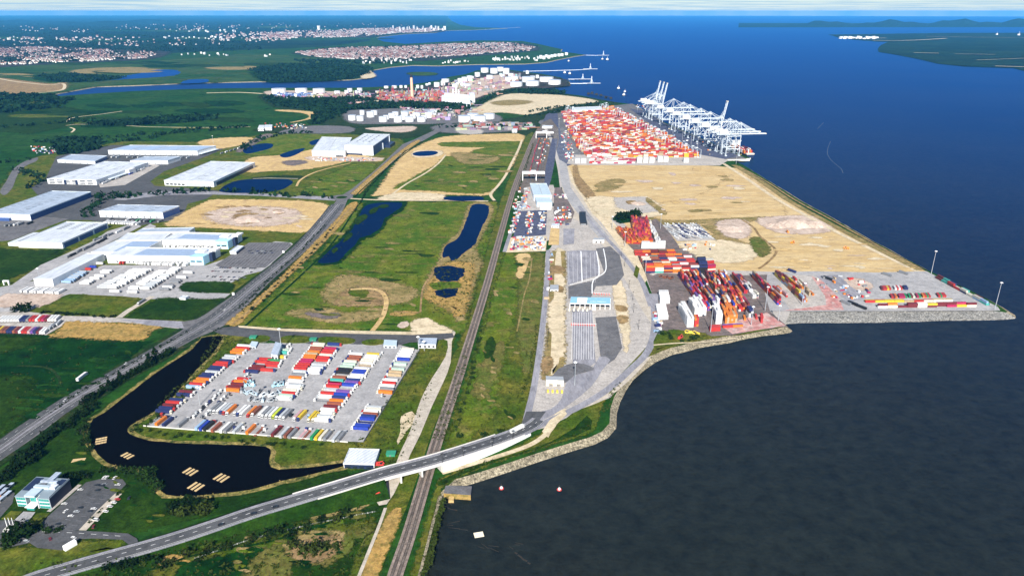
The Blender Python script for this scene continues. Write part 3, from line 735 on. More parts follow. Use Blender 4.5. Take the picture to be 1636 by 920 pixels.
# ---------------------------------------------------------------- lorry park and its surroundings
patch('verge', "345,530 400,532 400,548 250,670 212,694 205,684 260,640 312,592 350,556", 'grass_olive', 8, 2, 1)
patch('verge', "205,684 240,678 560,706 585,712 640,640 668,558 722,540 724,548 700,610 670,690 640,740 540,752 440,752 430,722 300,712 215,698", 'grass_olive', 8, 2, 1)
patch('verge', "575,708 610,650 636,612 660,580 676,560 722,544 712,590 690,620 676,660 640,738 560,740", 'grass_olive', 9, 2, 2)
patch('bare_ground', "636,665 660,655 668,668 655,690 640,712 628,708 634,690", 'sand_pale', 9, 3, 2.5)
patch('bare_ground', "612,640 640,628 650,640 630,662 615,660", 'grass_dry', 9, 3, 3)
patch('access_road', "335,526 380,522 455,529 560,532 660,535 722,531 726,540 690,546 655,548 640,552 520,550 450,548 400,540 352,535", 'asphalt', 12)
patch('pavement', "380,521 455,526 560,529 660,531 722,528 722,533 660,536 560,534 455,530 382,524", 'sand_pale', 13)
for s in ("400,541 408,537 425,537 432,541 425,547 405,549", "448,541 462,537 490,538 497,543 488,549 452,549", "508,543 520,539 560,541 568,546 556,551 516,551", "578,547 592,543 612,544 616,549 600,553 582,552"):
    ps = smooth(V(s), 4); zt = LZ(13)
    o_ = sheet('kerb_island', ps, 'grass_olive', zt + .14)
    mb = MB()
    for i in range(len(ps)):
        a, b = ps[i], ps[(i + 1) % len(ps)]
        mb.quad([(a.x, a.y, zt), (b.x, b.y, zt), (b.x, b.y, zt + .139), (a.x, a.y, zt + .139)])
    mb.build('kerb', 'concrete_block', None, 'structure')
LP = "233,681 400,549 450,549 640,552 669,560 580,707 556,706"
patch('lorry_park', LP, 'concrete', 11)
patch('gravel_track', "722,546 728,532 720,530 700,540 715,545 712,570 690,605 672,640 655,690 640,722 625,760 600,800 618,806 640,768 655,728 672,694 690,650 708,612 720,580", 'gravel', 10, 2)
patch('lakeside', "100,690 200,630 320,560 350,540 360,536 362,548 340,575 280,635 216,684 212,694 430,712 440,752 548,742 560,762 400,812 240,845 215,850 130,770 40,800 0,760 0,750", 'grass_near', 6, 0)
LAKE = "322,541 340,538 357,538 351,548 340,566 312,593 272,640 237,664 209,680 204,690 216,698 250,706 300,709 370,711 424,714 433,724 430,740 446,751 520,744 549,740 551,745 500,758 450,769 400,783 350,789 302,793 266,791 252,776 248,761 240,751 215,749 180,743 156,726 144,706 141,690 149,670 167,660 192,640 221,618 256,592 290,570 308,558"
lk = V(LAKE)
patch('reed_bank', ragged(offset(lk, [4.2] * len(lk), 1), 1.8, 7), 'reed', 9)
patch('lake', ragged(smooth(lk, 2), .8, 6), 'pond', 10)
patch('bank', "560,706 600,712 552,746 430,752 428,722 540,712", 'grass_olive', 8, 0)
# ---------------------------------------------------------------- office plot, bottom left
patch('office_ground', "-60,790 40,760 130,735 215,750 250,780 235,850 215,850 130,880 -60,900", 'grass_near', 7, 0)
patch('car_park', "58,842 138,771 160,766 196,766 202,774 130,848 80,848", 'asphalt', 10)
ribbon('footpath', "132,848 160,818 190,789", 5.5, 'gravel', 11, 0)
ribbon('footpath', "78,818 104,796 128,775", 3.2, 'concrete_warm', 11, 0)
patch('forecourt', "-60,826 0,832 45,831 78,845 110,848 160,850 205,853 219,861 223,871 204,884 198,878 205,870 196,863 150,861 128,862 118,866 100,880 60,876 48,868 20,874 -60,880", 'asphalt', 11, 0)
patch('forecourt', "22,833 38,818 57,819 45,835", 'concrete', 12)
patch('flower_bed', "2,830 18,817 36,818 22,832", 'grass_olive', 12)
patch('flower_bed', "46,835 60,820 80,820 62,842", 'grass_olive', 12)
patch('estate_yard', "-60,790 0,780 24,788 20,805 0,828 -60,840", 'asphalt', 9)
patch('field', "-60,880 60,874 150,864 196,866 190,880 60,912 -60,950", 'grass_olive', 9, 2, 2)
dashes('road_marking', "48,850 110,852 200,858", 'marking', 14, .25, 4, 5, 0)
for a, b in (("92,846 150,795", 5), ("112,848 172,790", 5)): dashes('parking_marking', a, 'asphalt_grey', 12, 4.6, .2, 4.8, 0, 0)
# ---------------------------------------------------------------- bottom foreground
patch('rough_meadow', "40,945 220,884 300,868 440,826 570,788 612,806 590,850 560,945", 'grass_near', 5, 2, 3)
patch('rough_meadow', "250,910 300,888 420,858 520,830 560,840 590,830 600,850 570,900 545,940 250,945", 'grass_olive', 7, 2, 4)
patch('rough_meadow', "380,925 400,890 440,868 500,850 560,850 590,845 560,900 540,945 380,945", 'grass_brown', 8, 3, 5)
patch('field', "470,900 520,905 560,880 575,860 560,915 530,940 470,940", 'grass_near', 9, 3, 4)
patch('bog', "460,880 490,862 520,856 545,862 540,885 500,900 470,895", 'soil_brown', 9, 3, 3)
patch('reed_bank', "450,872 480,856 530,848 552,856 548,872 535,892 500,902 470,898 452,886", 'grass_dry', 8, 3, 3)
patch('reed_bank', "250,898 275,886 300,892 302,902 280,900 262,905", 'straw', 9, 3, 2)
patch('reed_bank', "498,822 540,812 570,800 590,800 585,810 545,822 505,832", 'grass_dry', 9, 3, 2)
patch('field', "290,906 340,890 400,880 380,930 280,945", 'grass_dark', 8, 3, 3)
patch('reed_bank', "570,945 592,880 620,822 640,812 636,840 610,900 600,945", 'straw', 9, 2, 2)
ribbon('ditch', "570,930 590,880 606,840 616,812", 2.4, 'gravel', 10)
ribbon('ditch', "210,918 260,905 310,888 420,868 500,845 560,822", 2.2, 'grass_dark', 9)
patch('verge', "650,940 668,880 684,820 700,770 712,760 730,752 760,745 850,700 900,672 935,640 975,596 990,592 972,625 960,655 948,690 890,708 798,738 742,760 706,780 692,830 682,880 668,940", 'grass_olive', 6, 2, 1)
patch('verge', "665,930 684,860 700,800 712,796 704,822 690,880 676,930", 'grass_near', 8, 0)
patch('verge', "700,770 740,752 800,732 860,716 918,684 938,664 944,686 888,706 796,736 740,758 708,776", 'grass_near', 8, 2, 1)
ribbon('farm_track', "706,756 740,746 800,728 845,712 870,696 884,680 890,664 905,655", 5, 'sand_pale', 10)
patch('track', "866,690 878,672 902,656 906,662 884,684 876,700", 'sand_pale', 11, 0)
# ---------------------------------------------------------------- gate roads
patch('port_road', "872,404 880,396 905,345 918,326 932,330 960,355 990,395 1010,420 1028,450 1036,480 1042,520 1037,556 1010,592 975,636 925,652 905,668 870,684 845,690 832,692 842,660 856,600 865,520 868,450", 'concrete_warm', 7)
patch('port_road', "905,345 898,300 893,262 905,262 912,290 930,315 948,345 990,395 1030,450 1042,520 1000,450 940,360", 'gravel', 8, 2)
patch('bare_ground', "880,404 903,402 904,450 902,520 903,580 884,602 864,606 870,560 876,500 878,450", 'grass_dry', 9, 2, 1)
patch('bare_ground', "883,404 901,402 903,470 902,540 900,582 874,600 874,540 879,470", 'sand_pale', 9, 2, 2)
patch('bare_ground', "978,452 990,446 1000,470 1006,520 1004,560 998,560 990,520 982,490", 'sand_pale', 9, 2, 1)
for s in ("882,425 902,428 900,438 880,436", "984,488 1000,490 1000,498 985,497", "986,505 1003,506 1002,516 990,517", "886,455 900,460 898,468 884,464", "866,575 880,570 884,585 868,600"):
    patch('bare_ground', s, 'soil_brown', 10, 3, 1.2)
patch('lorry_lanes', "906,402 930,400 954,401 958,440 930,448 907,456", 'asphalt_grey', 9)
patch('lorry_lanes', "952,398 975,394 990,408 997,440 985,456 952,458 944,476 908,478 908,458 950,448 966,438", 'asphalt_worn', 9, 0)
patch('lorry_lanes', "914,496 946,496 950,560 952,580 936,590 915,582", 'asphalt_grey', 9)
patch('lorry_lanes', "951,508 984,506 994,556 982,575 962,588 958,560", 'asphalt_worn', 9)
patch('lorry_lanes', "878,612 892,590 920,580 944,586 948,592 918,600 904,612", 'asphalt_worn', 10, 2)
patch('lorry_lanes', "958,570 975,575 962,592 945,618 905,650 875,668 846,684 838,690 834,682 850,662 880,654 898,636 905,610 925,598 945,592", 'asphalt_grey', 9, 2)
patch('lorry_lanes', "841,658 872,658 862,672 838,684 832,680", 'asphalt', 11)
for s in ("928,402 930,450", "953,402 957,440 940,448 910,456", "964,398 968,420 966,436 948,448 946,470"):
    ribbon('road_marking', s, 1.3, 'white_paint', 12, 3)
for k in range(10): dashes('road_marking', f"{915+k*3.6},{500} {913+k*3.9},{575}", 'marking', 12, .3, 1, 0, 0, 0)
for k in range(7): dashes('road_marking', f"{908+k*7},{404} {909+k*7},{452}", 'marking', 12, .2, 1, 0, 0, 0)
ribbon('service_road', "876,400 874,440 869,500 862,560 853,620 846,650 838,684", 6.5, 'asphalt_grey', 9)
ribbon('perimeter_road', "1040,560 1020,585 990,614 960,636 925,650", 9, 'gravel', 9)
ribbon('port_road', "1042,470 1046,520 1036,560 1008,590 972,622 930,648 880,672 845,688", 8, 'asphalt_grey', 10)
ribbon('port_road', "925,330 950,362 985,398 1010,428 1026,452 1040,490", 7, 'asphalt_grey', 10)
patch('verge', "1016,424 1022,430 1018,446 1012,440", 'grass_olive', 11)
patch('bank', "1045,540 1085,530 1128,538 1180,536 1225,528 1250,520 1246,524 1210,528 1165,537 1090,550 1058,561 1024,576 1002,592 984,612 976,628 972,630 994,596 1026,562", 'grass_olive', 9, 0)
patch('bank', "1048,532 1100,528 1140,540 1100,546 1050,562 1042,560", 'grass_olive', 10, 2, 1)
ribbon('shore_path', "1044,552 1080,549 1130,547 1175,541", 2.5, 'sand_pale', 11)
# workshop and customs yard
patch('works_yard', "838,300 870,296 884,296 900,345 900,378 815,402 822,372 834,330", 'concrete_warm', 7, 0)
patch('works_yard', "826,338 874,336 872,376 820,380", 'asphalt_blue', 9)
patch('works_yard', "886,300 896,300 918,340 912,356 890,360 884,340", 'asphalt_brown', 9)
patch('works_yard', "814,380 874,378 872,402 808,404", 'sand_pale', 9)
patch('works_yard', "880,364 894,366 893,392 876,392", 'sand', 9)
patch('works_yard', "900,366 918,366 917,390 900,392", 'asphalt_grey', 10)
ribbon('service_road', "838,312 826,345 815,375 806,403", 6, 'asphalt_grey', 9)
patch('port_road', "893,255 905,262 912,300 940,340 975,380 960,384 930,350 905,318 896,290", 'concrete', 9)
# ---------------------------------------------------------------- port plain
patch('sand_plain', "908,264 925,261 1050,261 1150,266 1185,270 1250,318 1330,362 1480,434 1595,492 1400,440 1100,430 1040,400 1000,360 960,330 935,310 918,290", 'sand_gold', 5, 0)
patch('port_ground', "930,318 985,318 1062,356 1150,380 1240,432 1262,500 1252,522 1130,536 1048,532 1042,470 1030,440 1000,396 960,352", 'concrete_warm', 4, 0)
patch('port_ground', "893,258 920,258 925,290 960,330 1000,380 1040,440 1030,452 990,395 940,340 912,300", 'sand_pale', 4, 0)
patch('sand_plain', "1140,300 1185,276 1240,318 1256,345 1200,352 1130,350 1060,356 1030,330 1100,318", 'sand_gold', 6, 2, 3)
patch('scrub_or_shade_ground', "1010,338 1060,352 1140,350 1250,346 1190,356 1120,358 1060,360 1030,350", 'grass_dry', 8, 2, 2)
patch('scrub_or_shade_ground', "915,268 922,264 926,282 942,300 956,322 950,330 932,312 918,292", 'soil_brown', 8, 2, 1)
patch('scrub_or_shade_ground', "950,296 980,286 1000,290 985,302 960,306", 'grass_dry', 7, 3, 3)
patch('hardstanding', "938,314 990,316 1034,314 1062,338 1040,348 1000,352 960,346 944,330", 'sand_pale', 8, 2, 2)
patch('hardstanding', "980,316 1030,315 1056,338 1020,342 985,332", 'concrete_warm', 9, 1, 2)
patch('scrape', "1000,322 1014,321 1018,325 1004,327", 'soil_brown', 10, 2, 1)
patch('scrub_or_shade_ground', "1034,316 1048,326 1066,340 1058,344 1044,332 1032,322", 'grass_dry', 11, 2, 1.5)
patch('scrub_or_shade_ground', "980,348 1000,342 1020,344 1018,352 990,358", 'grass_dark', 10, 3, 1)
patch('trailer_lot', "1058,360 1110,358 1144,384 1082,386", 'concrete_warm', 9)
patch('stockpile_ground', "1146,354 1190,352 1200,370 1186,382 1156,376", 'soil_pink', 9, 3, 2)
patch('stockpile_ground', "1208,352 1240,346 1300,346 1332,366 1300,374 1240,372", 'soil_pink', 9, 3, 2)
patch('hardstanding', "1084,388 1150,384 1206,394 1215,408 1180,420 1130,418 1100,402", 'sand_pale', 9, 2, 2)
patch('scrub_or_shade_ground', "1198,382 1212,379 1226,390 1231,402 1219,412 1208,406 1200,394", 'grass_brown', 10, 2, 3)
ribbon('haul_road', "1186,352 1204,364 1214,378 1232,392 1240,404 1226,420 1212,430", 4, 'soil_brown', 11)
patch('scrub_or_shade_ground', "1085,380 1140,384 1180,386 1160,362 1120,360 1146,380", 'grass_dry', 8, 2, 2)
ribbon('haul_road', "1156,262 1190,284 1240,318 1290,346 1350,378 1420,412 1474,438", 9, 'sand_pale', 9)
ribbon('flood_bank', "1172,264 1215,290 1262,322 1330,360 1400,397 1470,432", 13, 'grass_dry', 10)
ribbon('flood_bank', "1180,266 1225,291 1270,320 1336,356 1404,394 1472,430", 4, 'soil_brown', 11)
patch('hardstanding', "1226,436 1300,434 1400,436 1480,434 1594,491 1598,497 1360,498 1230,498 1222,470", 'concrete', 10)
patch('red_paving', "1296,442 1312,448 1340,476 1348,496 1250,497 1320,488 1318,474", 'paving_red', 11, 0)
patch('red_paving', "1250,440 1300,440 1326,470 1318,490 1262,496 1246,470", 'concrete_warm', 11)
patch('depot_ground', "1014,398 1140,396 1142,438 1228,438 1230,498 1258,522 1170,536 1128,540 1048,532 1042,470 1032,440", 'asphalt_brown', 9)
patch('depot_ground', "985,372 1048,350 1062,362 1084,392 1086,398 1014,402", 'asphalt_brown', 9)
patch('red_paving', "1150,520 1225,500 1256,521 1170,534", 'paving_red', 10)
ribbon('depot_road', "1040,440 1060,436 1140,440 1230,438", 7, 'concrete_warm', 11)
ribbon('depot_road', "1048,470 1048,500 1050,534", 6, 'asphalt_grey', 11)
patch('terminal_ground', "860,196 872,182 900,177 1010,166 1022,172 1064,198 1104,215 1184,250 1198,256 1160,258 1150,264 920,262 895,262 888,240 880,215", 'asphalt_worn', 4, 0)
patch('quay_apron', "1006,174 1028,177 1064,200 1104,216 1180,250 1150,256 1112,246 1060,214", 'asphalt_blue', 6)
patch('terminal_road', "872,184 890,178 892,200 906,236 918,262 892,262 884,235 868,206", 'asphalt_blue', 6, 2)
patch('terminal_edge', "905,262 915,248 1110,246 1165,256 1150,265 920,264", 'concrete_warm', 7)
ribbon('terminal_road', "868,200 880,222 892,262 898,300", 9, 'concrete_warm', 8)

WATERS = [o for o in bpy.data.objects if o.name.split('.')[0] in ('pond', 'lake')]
WB = [[(v.co.x, v.co.y) for v in o.data.vertices] for o in WATERS]
def over_water(p, r):
    for w in WB:
        c = False
        for i in range(len(w)):
            (x0, y0), (x1, y1) = w[i], w[i - 1]
            if hypot(x0 - p.x, y0 - p.y) < r: return True
            if (y0 > p.y) != (y1 > p.y) and p.x < (x1 - x0) * (p.y - y0) / (y1 - y0) + x0: c = not c
        if c: return True
    return False
def scrapes(poly, n, mats, w, h):
    pp = [tuple(map(float, t.split(','))) for t in poly.split()]; xs = [q[0] for q in pp]; ys = [q[1] for q in pp]; k = 0
    while k < n:
        x, y = FR_.uniform(min(xs), max(xs)), FR_.uniform(min(ys), max(ys)); c = False
        for i in range(len(pp)):
            (x0, y0), (x1, y1) = pp[i], pp[i - 1]
            if (y0 > y) != (y1 > y) and x < (x1 - x0) * (y - y0) / (y1 - y0) + x0: c = not c
        if not c: continue
        a, b = FR_.uniform(*w), FR_.uniform(*h)
        if over_water(G(x, y), a / px_per_m(G(x, y)) * 1.3): k += 1; continue
        q = ' '.join(f"{x + a * cos(t) * FR_.uniform(.6, 1.2) + 2 * sin(t)},{y + b * sin(t) * FR_.uniform(.6, 1.2)}" for t in [i * pi / 4 for i in range(8)])
        nm, m = FR_.choice(mats); patch(nm, q, m, 12, 2, 1.0); k += 1
scrapes("935,270 1140,268 1240,325 1200,345 1070,348 1040,318 950,308", 34, [('scrape', 'soil_pink'), ('sand_patch', 'sand_pale'), ('dry_grass', 'grass_dry'), ('sand_patch', 'sand')], (3, 20), (.4, 2.6))
scrapes("1235,378 1330,366 1465,432 1300,434 1240,430 1235,400", 24, [('scrape', 'soil_pink'), ('sand_patch', 'sand_pale'), ('sand_patch', 'sand_pale'), ('sand_patch', 'sand')], (3, 20), (.5, 3))
patch('hardstanding', "1304,442 1338,440 1384,477 1356,483", 'asphalt_grey', 12)
patch('hardstanding', "1348,448 1378,446 1396,460 1372,466 1352,458", 'soil_pink', 12, 2, 1)
scrapes("290,358 350,325 515,330 495,364", 26, [('scrape', 'soil_brown'), ('sand_patch', 'sand_pale'), ('scrape', 'soil_pink')], (3, 16), (.4, 2))
scrapes("560,335 745,335 690,430 680,480 640,520 420,515 470,440", 70, [('dry_grass', 'grass_dry'), ('dry_grass', 'grass_brown'), ('dark_grass', 'grass_near'), ('dry_grass', 'grass_brown')], (3, 24), (.6, 3))
scrapes("660,300 700,270 830,235 805,285 780,305", 34, [('dry_grass', 'grass_dry'), ('dry_grass', 'grass_brown'), ('dark_grass', 'grass_near')], (3, 18), (.5, 2))
scrapes("475,312 500,290 590,265 560,310", 16, [('dry_grass', 'grass_dry'), ('dry_grass', 'grass_brown'), ('dark_grass', 'grass_near')], (3, 14), (.5, 2))
scrapes("795,420 865,410 850,580 830,670 730,700 745,620", 44, [('dry_grass', 'grass_brown'), ('dark_grass', 'grass_near'), ('dry_grass', 'grass_dry')], (2, 9), (1, 6))
scrapes("240,900 420,850 590,800 570,900 400,915", 40, [('dry_grass', 'grass_brown'), ('dark_grass', 'grass_dark'), ('bright_grass', 'grass_bright'), ('dry_grass', 'grass_dry')], (4, 20), (1.5, 6))
scrapes("80,580 230,560 150,620 30,680 0,620", 24, [('dark_grass', 'grass_dark'), ('bright_grass', 'grass_near'), ('bright_grass', 'grass')], (6, 26), (1.5, 5))
scrapes("100,720 200,650 220,760 300,830 250,845 140,760", 22, [('dark_grass', 'grass_dark'), ('bright_grass', 'grass_olive')], (3, 12), (1, 4))

for q in ("1316,196 1311,201 1306,206", "1327,226 1323,236 1322,246 1328,256 1337,264 1344,270 1347,277"):
    path = [p + Vector((0, 0, 0)) for p in V(q, WZ)]
    ribbon('foam_line', path, 1.0, 'foam', .3, 3)
for k in range(26):
    dashes('lane_marking', f"{884 + k * .2},{206 + k * 2.1} {900 + k * 1.4},{205.5 + k * 2.1}", 'marking', 9, 1.1, 1, 0, 0, 0)
patch('port_plain_edge', "1145,352 1180,384 1206,392 1206,398 1170,394 1120,384 1150,372", 'grass_dry', 8, 2, 2)
# ================================================================ BUILDINGS
class Frame:
    """a building's own axes: a along its front, b to its back (metres), traced from three roof corners at height h"""
    def __init__(s, fl, fr, br, h):
        A, B, C = G(*fl, h), G(*fr, h), G(*br, h)
        s.o = Vector((A.x, A.y, 0)); s.h = h
        u, v = B - A, C - B
        s.L, s.D = u.length, v.length
        s.u = Vector((u.x, u.y, 0)).normalized(); s.w = Vector((v.x, v.y, 0)).normalized()
    def p(s, a, b, z): q = s.u * a + s.w * b; return (q.x, q.y, z)
    def box(s, mb, a0, a1, b0, b1, z0, z1, mi=0, c=None, top=None, bottom=False):
        mb.hexa([s.p(a0, b0, z0), s.p(a1, b0, z0), s.p(a1, b1, z0), s.p(a0, b1, z0), s.p(a0, b0, z1), s.p(a1, b0, z1), s.p(a1, b1, z1), s.p(a0, b1, z1)], mi, c, bottom, top)
    def part(s, root, name, mat, *boxes, kind=None, label=None):
        mb = MB()
        for b in boxes: s.box(mb, *b, bottom=True)
        return mb.build(name, mat, root, kind=kind, label=label)
def warehouse(label, fl, fr, br, h, wall='cladding_white', roof='roof_white', ridges=2, lights=0, front=None, docks=0, side=0, solar=0, band=True, name='warehouse', cat='warehouse', extra=None):
    f = Frame(fl, fr, br, h); L, D = f.L, f.D
    r = thing(name, label, cat, f.o)
    f.part(r, 'wall', wall, (0, L, 0, D, 0, h - .9))
    mb = MB(); n = max(1, ridges); seg = L / n; e = .35
    f.box(mb, -e, L + e, -e, 0, h - 1.6, h, bottom=True); f.box(mb, -e, L + e, D, D + e, h - 1.6, h, bottom=True)
    f.box(mb, -e, 0, 0, D, h - 1.6, h, bottom=True); f.box(mb, L, L + e, 0, D, h - 1.6, h, bottom=True)
    for k in range(1, n): f.part(r, 'gutter', 'roof_grey', (k * seg - .5, k * seg + .5, .1, D - .1, h - 1.0, h - .72))
    mr = MB()
    for k in range(n):
        a0, a1 = k * seg + (.55 if k else .05), (k + 1) * seg - (.55 if k < n - 1 else .05); m = (a0 + a1) / 2; z0, z1 = h - .85, h - .15
        mr.quad([f.p(a0, .05, z0), f.p(m, .05, z1), f.p(m, D - .05, z1), f.p(a0, D - .05, z0)]); mr.quad([f.p(m, .05, z1), f.p(a1, .05, z0), f.p(a1, D - .05, z0), f.p(m, D - .05, z1)])
    mr.build('roof', roof, r); mb.build('parapet', 'roof_white' if wall == 'cladding_white' else 'cladding_pale', r)
    if band: f.part(r, 'base_band', 'cladding_grey', (.4, L - .4, -.12, 0, 0, 1.2))
    if lights:
        for k in range(n):
            for j in range(lights):
                a = k * seg + seg * .25; b = D * (.12 + .76 * j / max(1, lights - 1)) if lights > 1 else D * .5
                f.part(r, 'rooflight', 'rooflight', (a - seg * .1, a + seg * .1, b - .9, b + .9, h - .55, h - .3))
    if solar:
        rows = []
        for k in range(n):
            for j in range(int(D * .8 / 3.2)):
                b = D * .1 + j * 3.2
                rows.append((k * seg + 3, (k + 1) * seg - 3, b, b + 2.0, h - .1, h + .12))
        f.part(r, 'solar_panels', 'solar', *rows, kind='stuff')
    if docks:
        st = L / (docks + 1)
        for k in range(docks): f.part(r, 'dock_door', 'door_grey', (st * (k + 1) - 1.4, st * (k + 1) + 1.4, -.28, -.02, 1.25, 4.4))
    if side:
        st = D / (side + 1)
        for k in range(side): f.part(r, 'dock_door', 'door_grey', (L + .02, L + .28, st * (k + 1) - 1.5, st * (k + 1) + 1.5, 1.2, 4.6))
    if front:
        for a0, a1, z0, z1 in front: f.part(r, 'window', 'glass', (a0 * L, a1 * L, -.3, -.02, z0, z1))
    if extra: extra(f, r)
    return f, r
warehouse('long low white warehouse farthest back in the logistics park, solar rows on its roof', (172.4, 240), (315, 241.3), (345, 233), 12, ridges=4, solar=1, lights=5, docks=16,
          extra=lambda f, r: f.part(r, 'dock_canopy', 'cladding_pale', (f.L, f.L + 9, 4, f.D - 4, 3.6, 4.4)))
warehouse('small pale grey warehouse with a blue shaded gable, left of the long white warehouse', (91.5, 255), (151.6, 257.6), (171, 249), 8, roof='roof_pale', ridges=1, docks=4,
          extra=lambda f, r: f.part(r, 'shaded_gable_cladding', 'cladding_blue', (f.L + .02, f.L + .3, 1, f.D - 1, .3, 7)))  # right-hand gable gets its shade as blue colour
def w3(f, r):
    for k in range(6):
        a = f.L * (.04 + .155 * k)
        for z in (1.5, 4.6, 7.6): f.part(r, 'window', 'glass', (a, a + f.L * .11, -.34, -.02, z, z + 1.7))
    f.part(r, 'dark_panel', 'cladding_navy', (f.L * .335, f.L * .385, -.4, -.03, .2, 9.6)); f.part(r, 'dark_panel', 'cladding_navy', (f.L * .57, f.L * .62, -.4, -.03, .2, 9.6))
    f.part(r, 'dock_canopy', 'cladding_pale', (f.L, f.L + 7, f.D * .2, f.D * .52, 4.2, 5.2))
    f.part(r, 'side_block', 'cladding_white', (f.L + .05, f.L + 9, f.D * .53, f.D * .66, 0, 11.4))
warehouse('large white warehouse with a three storey office front and three roof bays', (75, 285.7), (153.4, 287.7), (236.8, 259.4), 11, ridges=3, lights=6, side=14, band=False, extra=w3)
warehouse('low white warehouse block directly below the long warehouse, grey flat roof', (208, 256.4), (267.7, 256.4), (288, 250), 10, roof='roof_pale', ridges=2, docks=5)
def w4(f, r):
    for k in range(5): f.part(r, 'window', 'glass', (f.L * (.03 + .08 * k), f.L * (.03 + .08 * k) + f.L * .06, -.34, -.02, 2, 5.2))
    f.part(r, 'glazed_front', 'cladding_grey', (f.L * .44, f.L * .92, -.35, -.03, .3, 7.5))
    f.part(r, 'dark_panel', 'cladding_navy', (f.L + .03, f.L + .3, f.D * .06, f.D * .94, .4, 7.5))  # navy sheet puts the right wall's shade into its colour
warehouse('big plain white roofed warehouse beside the square blue pond', (262, 287.7), (340.8, 290.2), (407, 259.6), 12, ridges=2, lights=7, side=10, band=False, extra=w4)
h5 = 11.6; A5, B5, C5 = G(47.6, 342.8, h5), G(145, 306.5, h5), G(83, 305, h5)
f5 = A5 + (C5 - B5)
u5 = (A5 - f5)
class _P: pass
def px_of(p):
    d = p - Vector((0, 0, CAM_H)); fz = d.y * cos(PITCH) - d.z * sin(PITCH); up = d.y * sin(PITCH) + d.z * cos(PITCH)
    return (818 + FOC * d.x / fz, 460 - FOC * up / fz)
warehouse('blue shaded warehouse with a pale ridged roof, cut by the left edge of the picture', px_of(f5), (47.6, 342.8), (145, 306.5), h5, wall='cladding_pale', roof='roof_pale', ridges=2, lights=9,
          extra=lambda f, r: (f.part(r, 'shaded_side_cladding', 'cladding_blue', (f.L + .03, f.L + .3, .5, f.D - .5, .3, 10)), f.part(r, 'office_block', 'cladding_blue', (f.L * .2, f.L * .55, -6, -.05, 0, 5))))  # blue of the right wall partly holds its shade as colour
warehouse('white warehouse with a grey striped roof, next to the bare sand plot', (158, 336.5), (259.4, 339), (286.2, 329), 12.5, roof='roof_pale', ridges=3, lights=4, docks=9,
          extra=lambda f, r: (f.part(r, 'entrance_panel', 'cladding_grey', (f.L * .07, f.L * .1, -.3, -.03, .2, 9)), f.part(r, 'shaded_side_cladding', 'cladding_blue', (f.L + .03, f.L + .3, .5, f.D - .5, .3, 10.5))))  # right wall's shade put into the cladding colour as blue
def w7(f, r):
    for k in range(3): f.part(r, 'blue_panel', 'cladding_blue', (f.L + .05, f.L + .35, f.D * (.03 + .325 * k), f.D * (.32 + .325 * k), .6, 7.6))
    f.part(r, 'lower_wing', 'roof_white', (-f.L * .3, -.05, 6, f.D * .55, 0, 5.5))
    for k in range(3):
        for j in range(6): f.part(r, 'rooflight', 'rooflight', (f.L * (.18 + .28 * k), f.L * (.3 + .28 * k), f.D * (.62 + .055 * j), f.D * (.635 + .055 * j), 9.45, 9.95))
warehouse('white warehouse with three blue side panels and dark rooflights, beside the trailer lane', (27.8, 385.8), (98.8, 387.8), (171.5, 355.5), 10, ridges=1, band=False, extra=w7)
# --- big white parcel depot: one thing made of several joined blocks
fa = Frame((53.4, 445), (83.5, 446.3), (166, 405.3), 10.7)
dep = thing('parcel_depot', 'sprawling white depot with two solar roofed blocks, a long wing and turquoise office corners', 'depot', fa.o)
def block(fl, fr, br, h, wall='cladding_white', roof='roof_white', solar=None, sky=0, docks=0):
    f = Frame(fl, fr, br, h); L, D = f.L, f.D; off = f.o - fa.o
    q = f.p; f.p = lambda a, b, z: (q(a, b, z)[0] + off.x, q(a, b, z)[1] + off.y, z)
    f.part(dep, 'wall', wall, (0, L, 0, D, 0, h - .9)); f.part(dep, 'roof', roof, (.4, L - .4, .4, D - .4, h - .9, h - .4))
    f.part(dep, 'parapet', wall, (0, L, 0, .38, h - .88, h), (0, L, D - .38, D, h - .88, h), (0, .38, .4, D - .4, h - .88, h), (L - .38, L, .4, D - .4, h - .88, h))
    if solar:
        a0, a1, b0, b1 = solar
        f.part(dep, 'solar_panels', 'solar', *[(L * a0, L * a1, D * b0 + j * 3.0, D * b0 + j * 3.0 + 1.9, h - .25, h + .05) for j in range(int(D * (b1 - b0) / 3.0))], kind='stuff')
    for k in range(docks): f.part(dep, 'dock_door', 'door_grey', (L * (.1 + .8 * k / max(1, docks - 1)) - 1.3, L * (.1 + .8 * k / max(1, docks - 1)) + 1.3, -.25, -.02, 1.2, 4.2))
    return f
block((53.4, 445), (83.5, 446.3), (166, 405.3), 10.7)
fsp = block((145, 402.6), (221, 403.5), (258.5, 384), 10.9, roof='roof_white', solar=(.42, .97, .1, .95))
block((185, 384.5), (258, 384.2), (274, 372), 10.9)
block((216, 371.5), (302, 369.5), (311, 363), 12, roof='roof_pale')
flo = block((170, 408), (325, 410), (351, 396.5), 12.4, roof='roof_white', solar=(.26, .93, .1, .9), docks=20)
fup = block((258.5, 383), (364, 385.7), (386, 373), 12.2, roof='roof_white', solar=(.18, .9, .2, .8), docks=18)
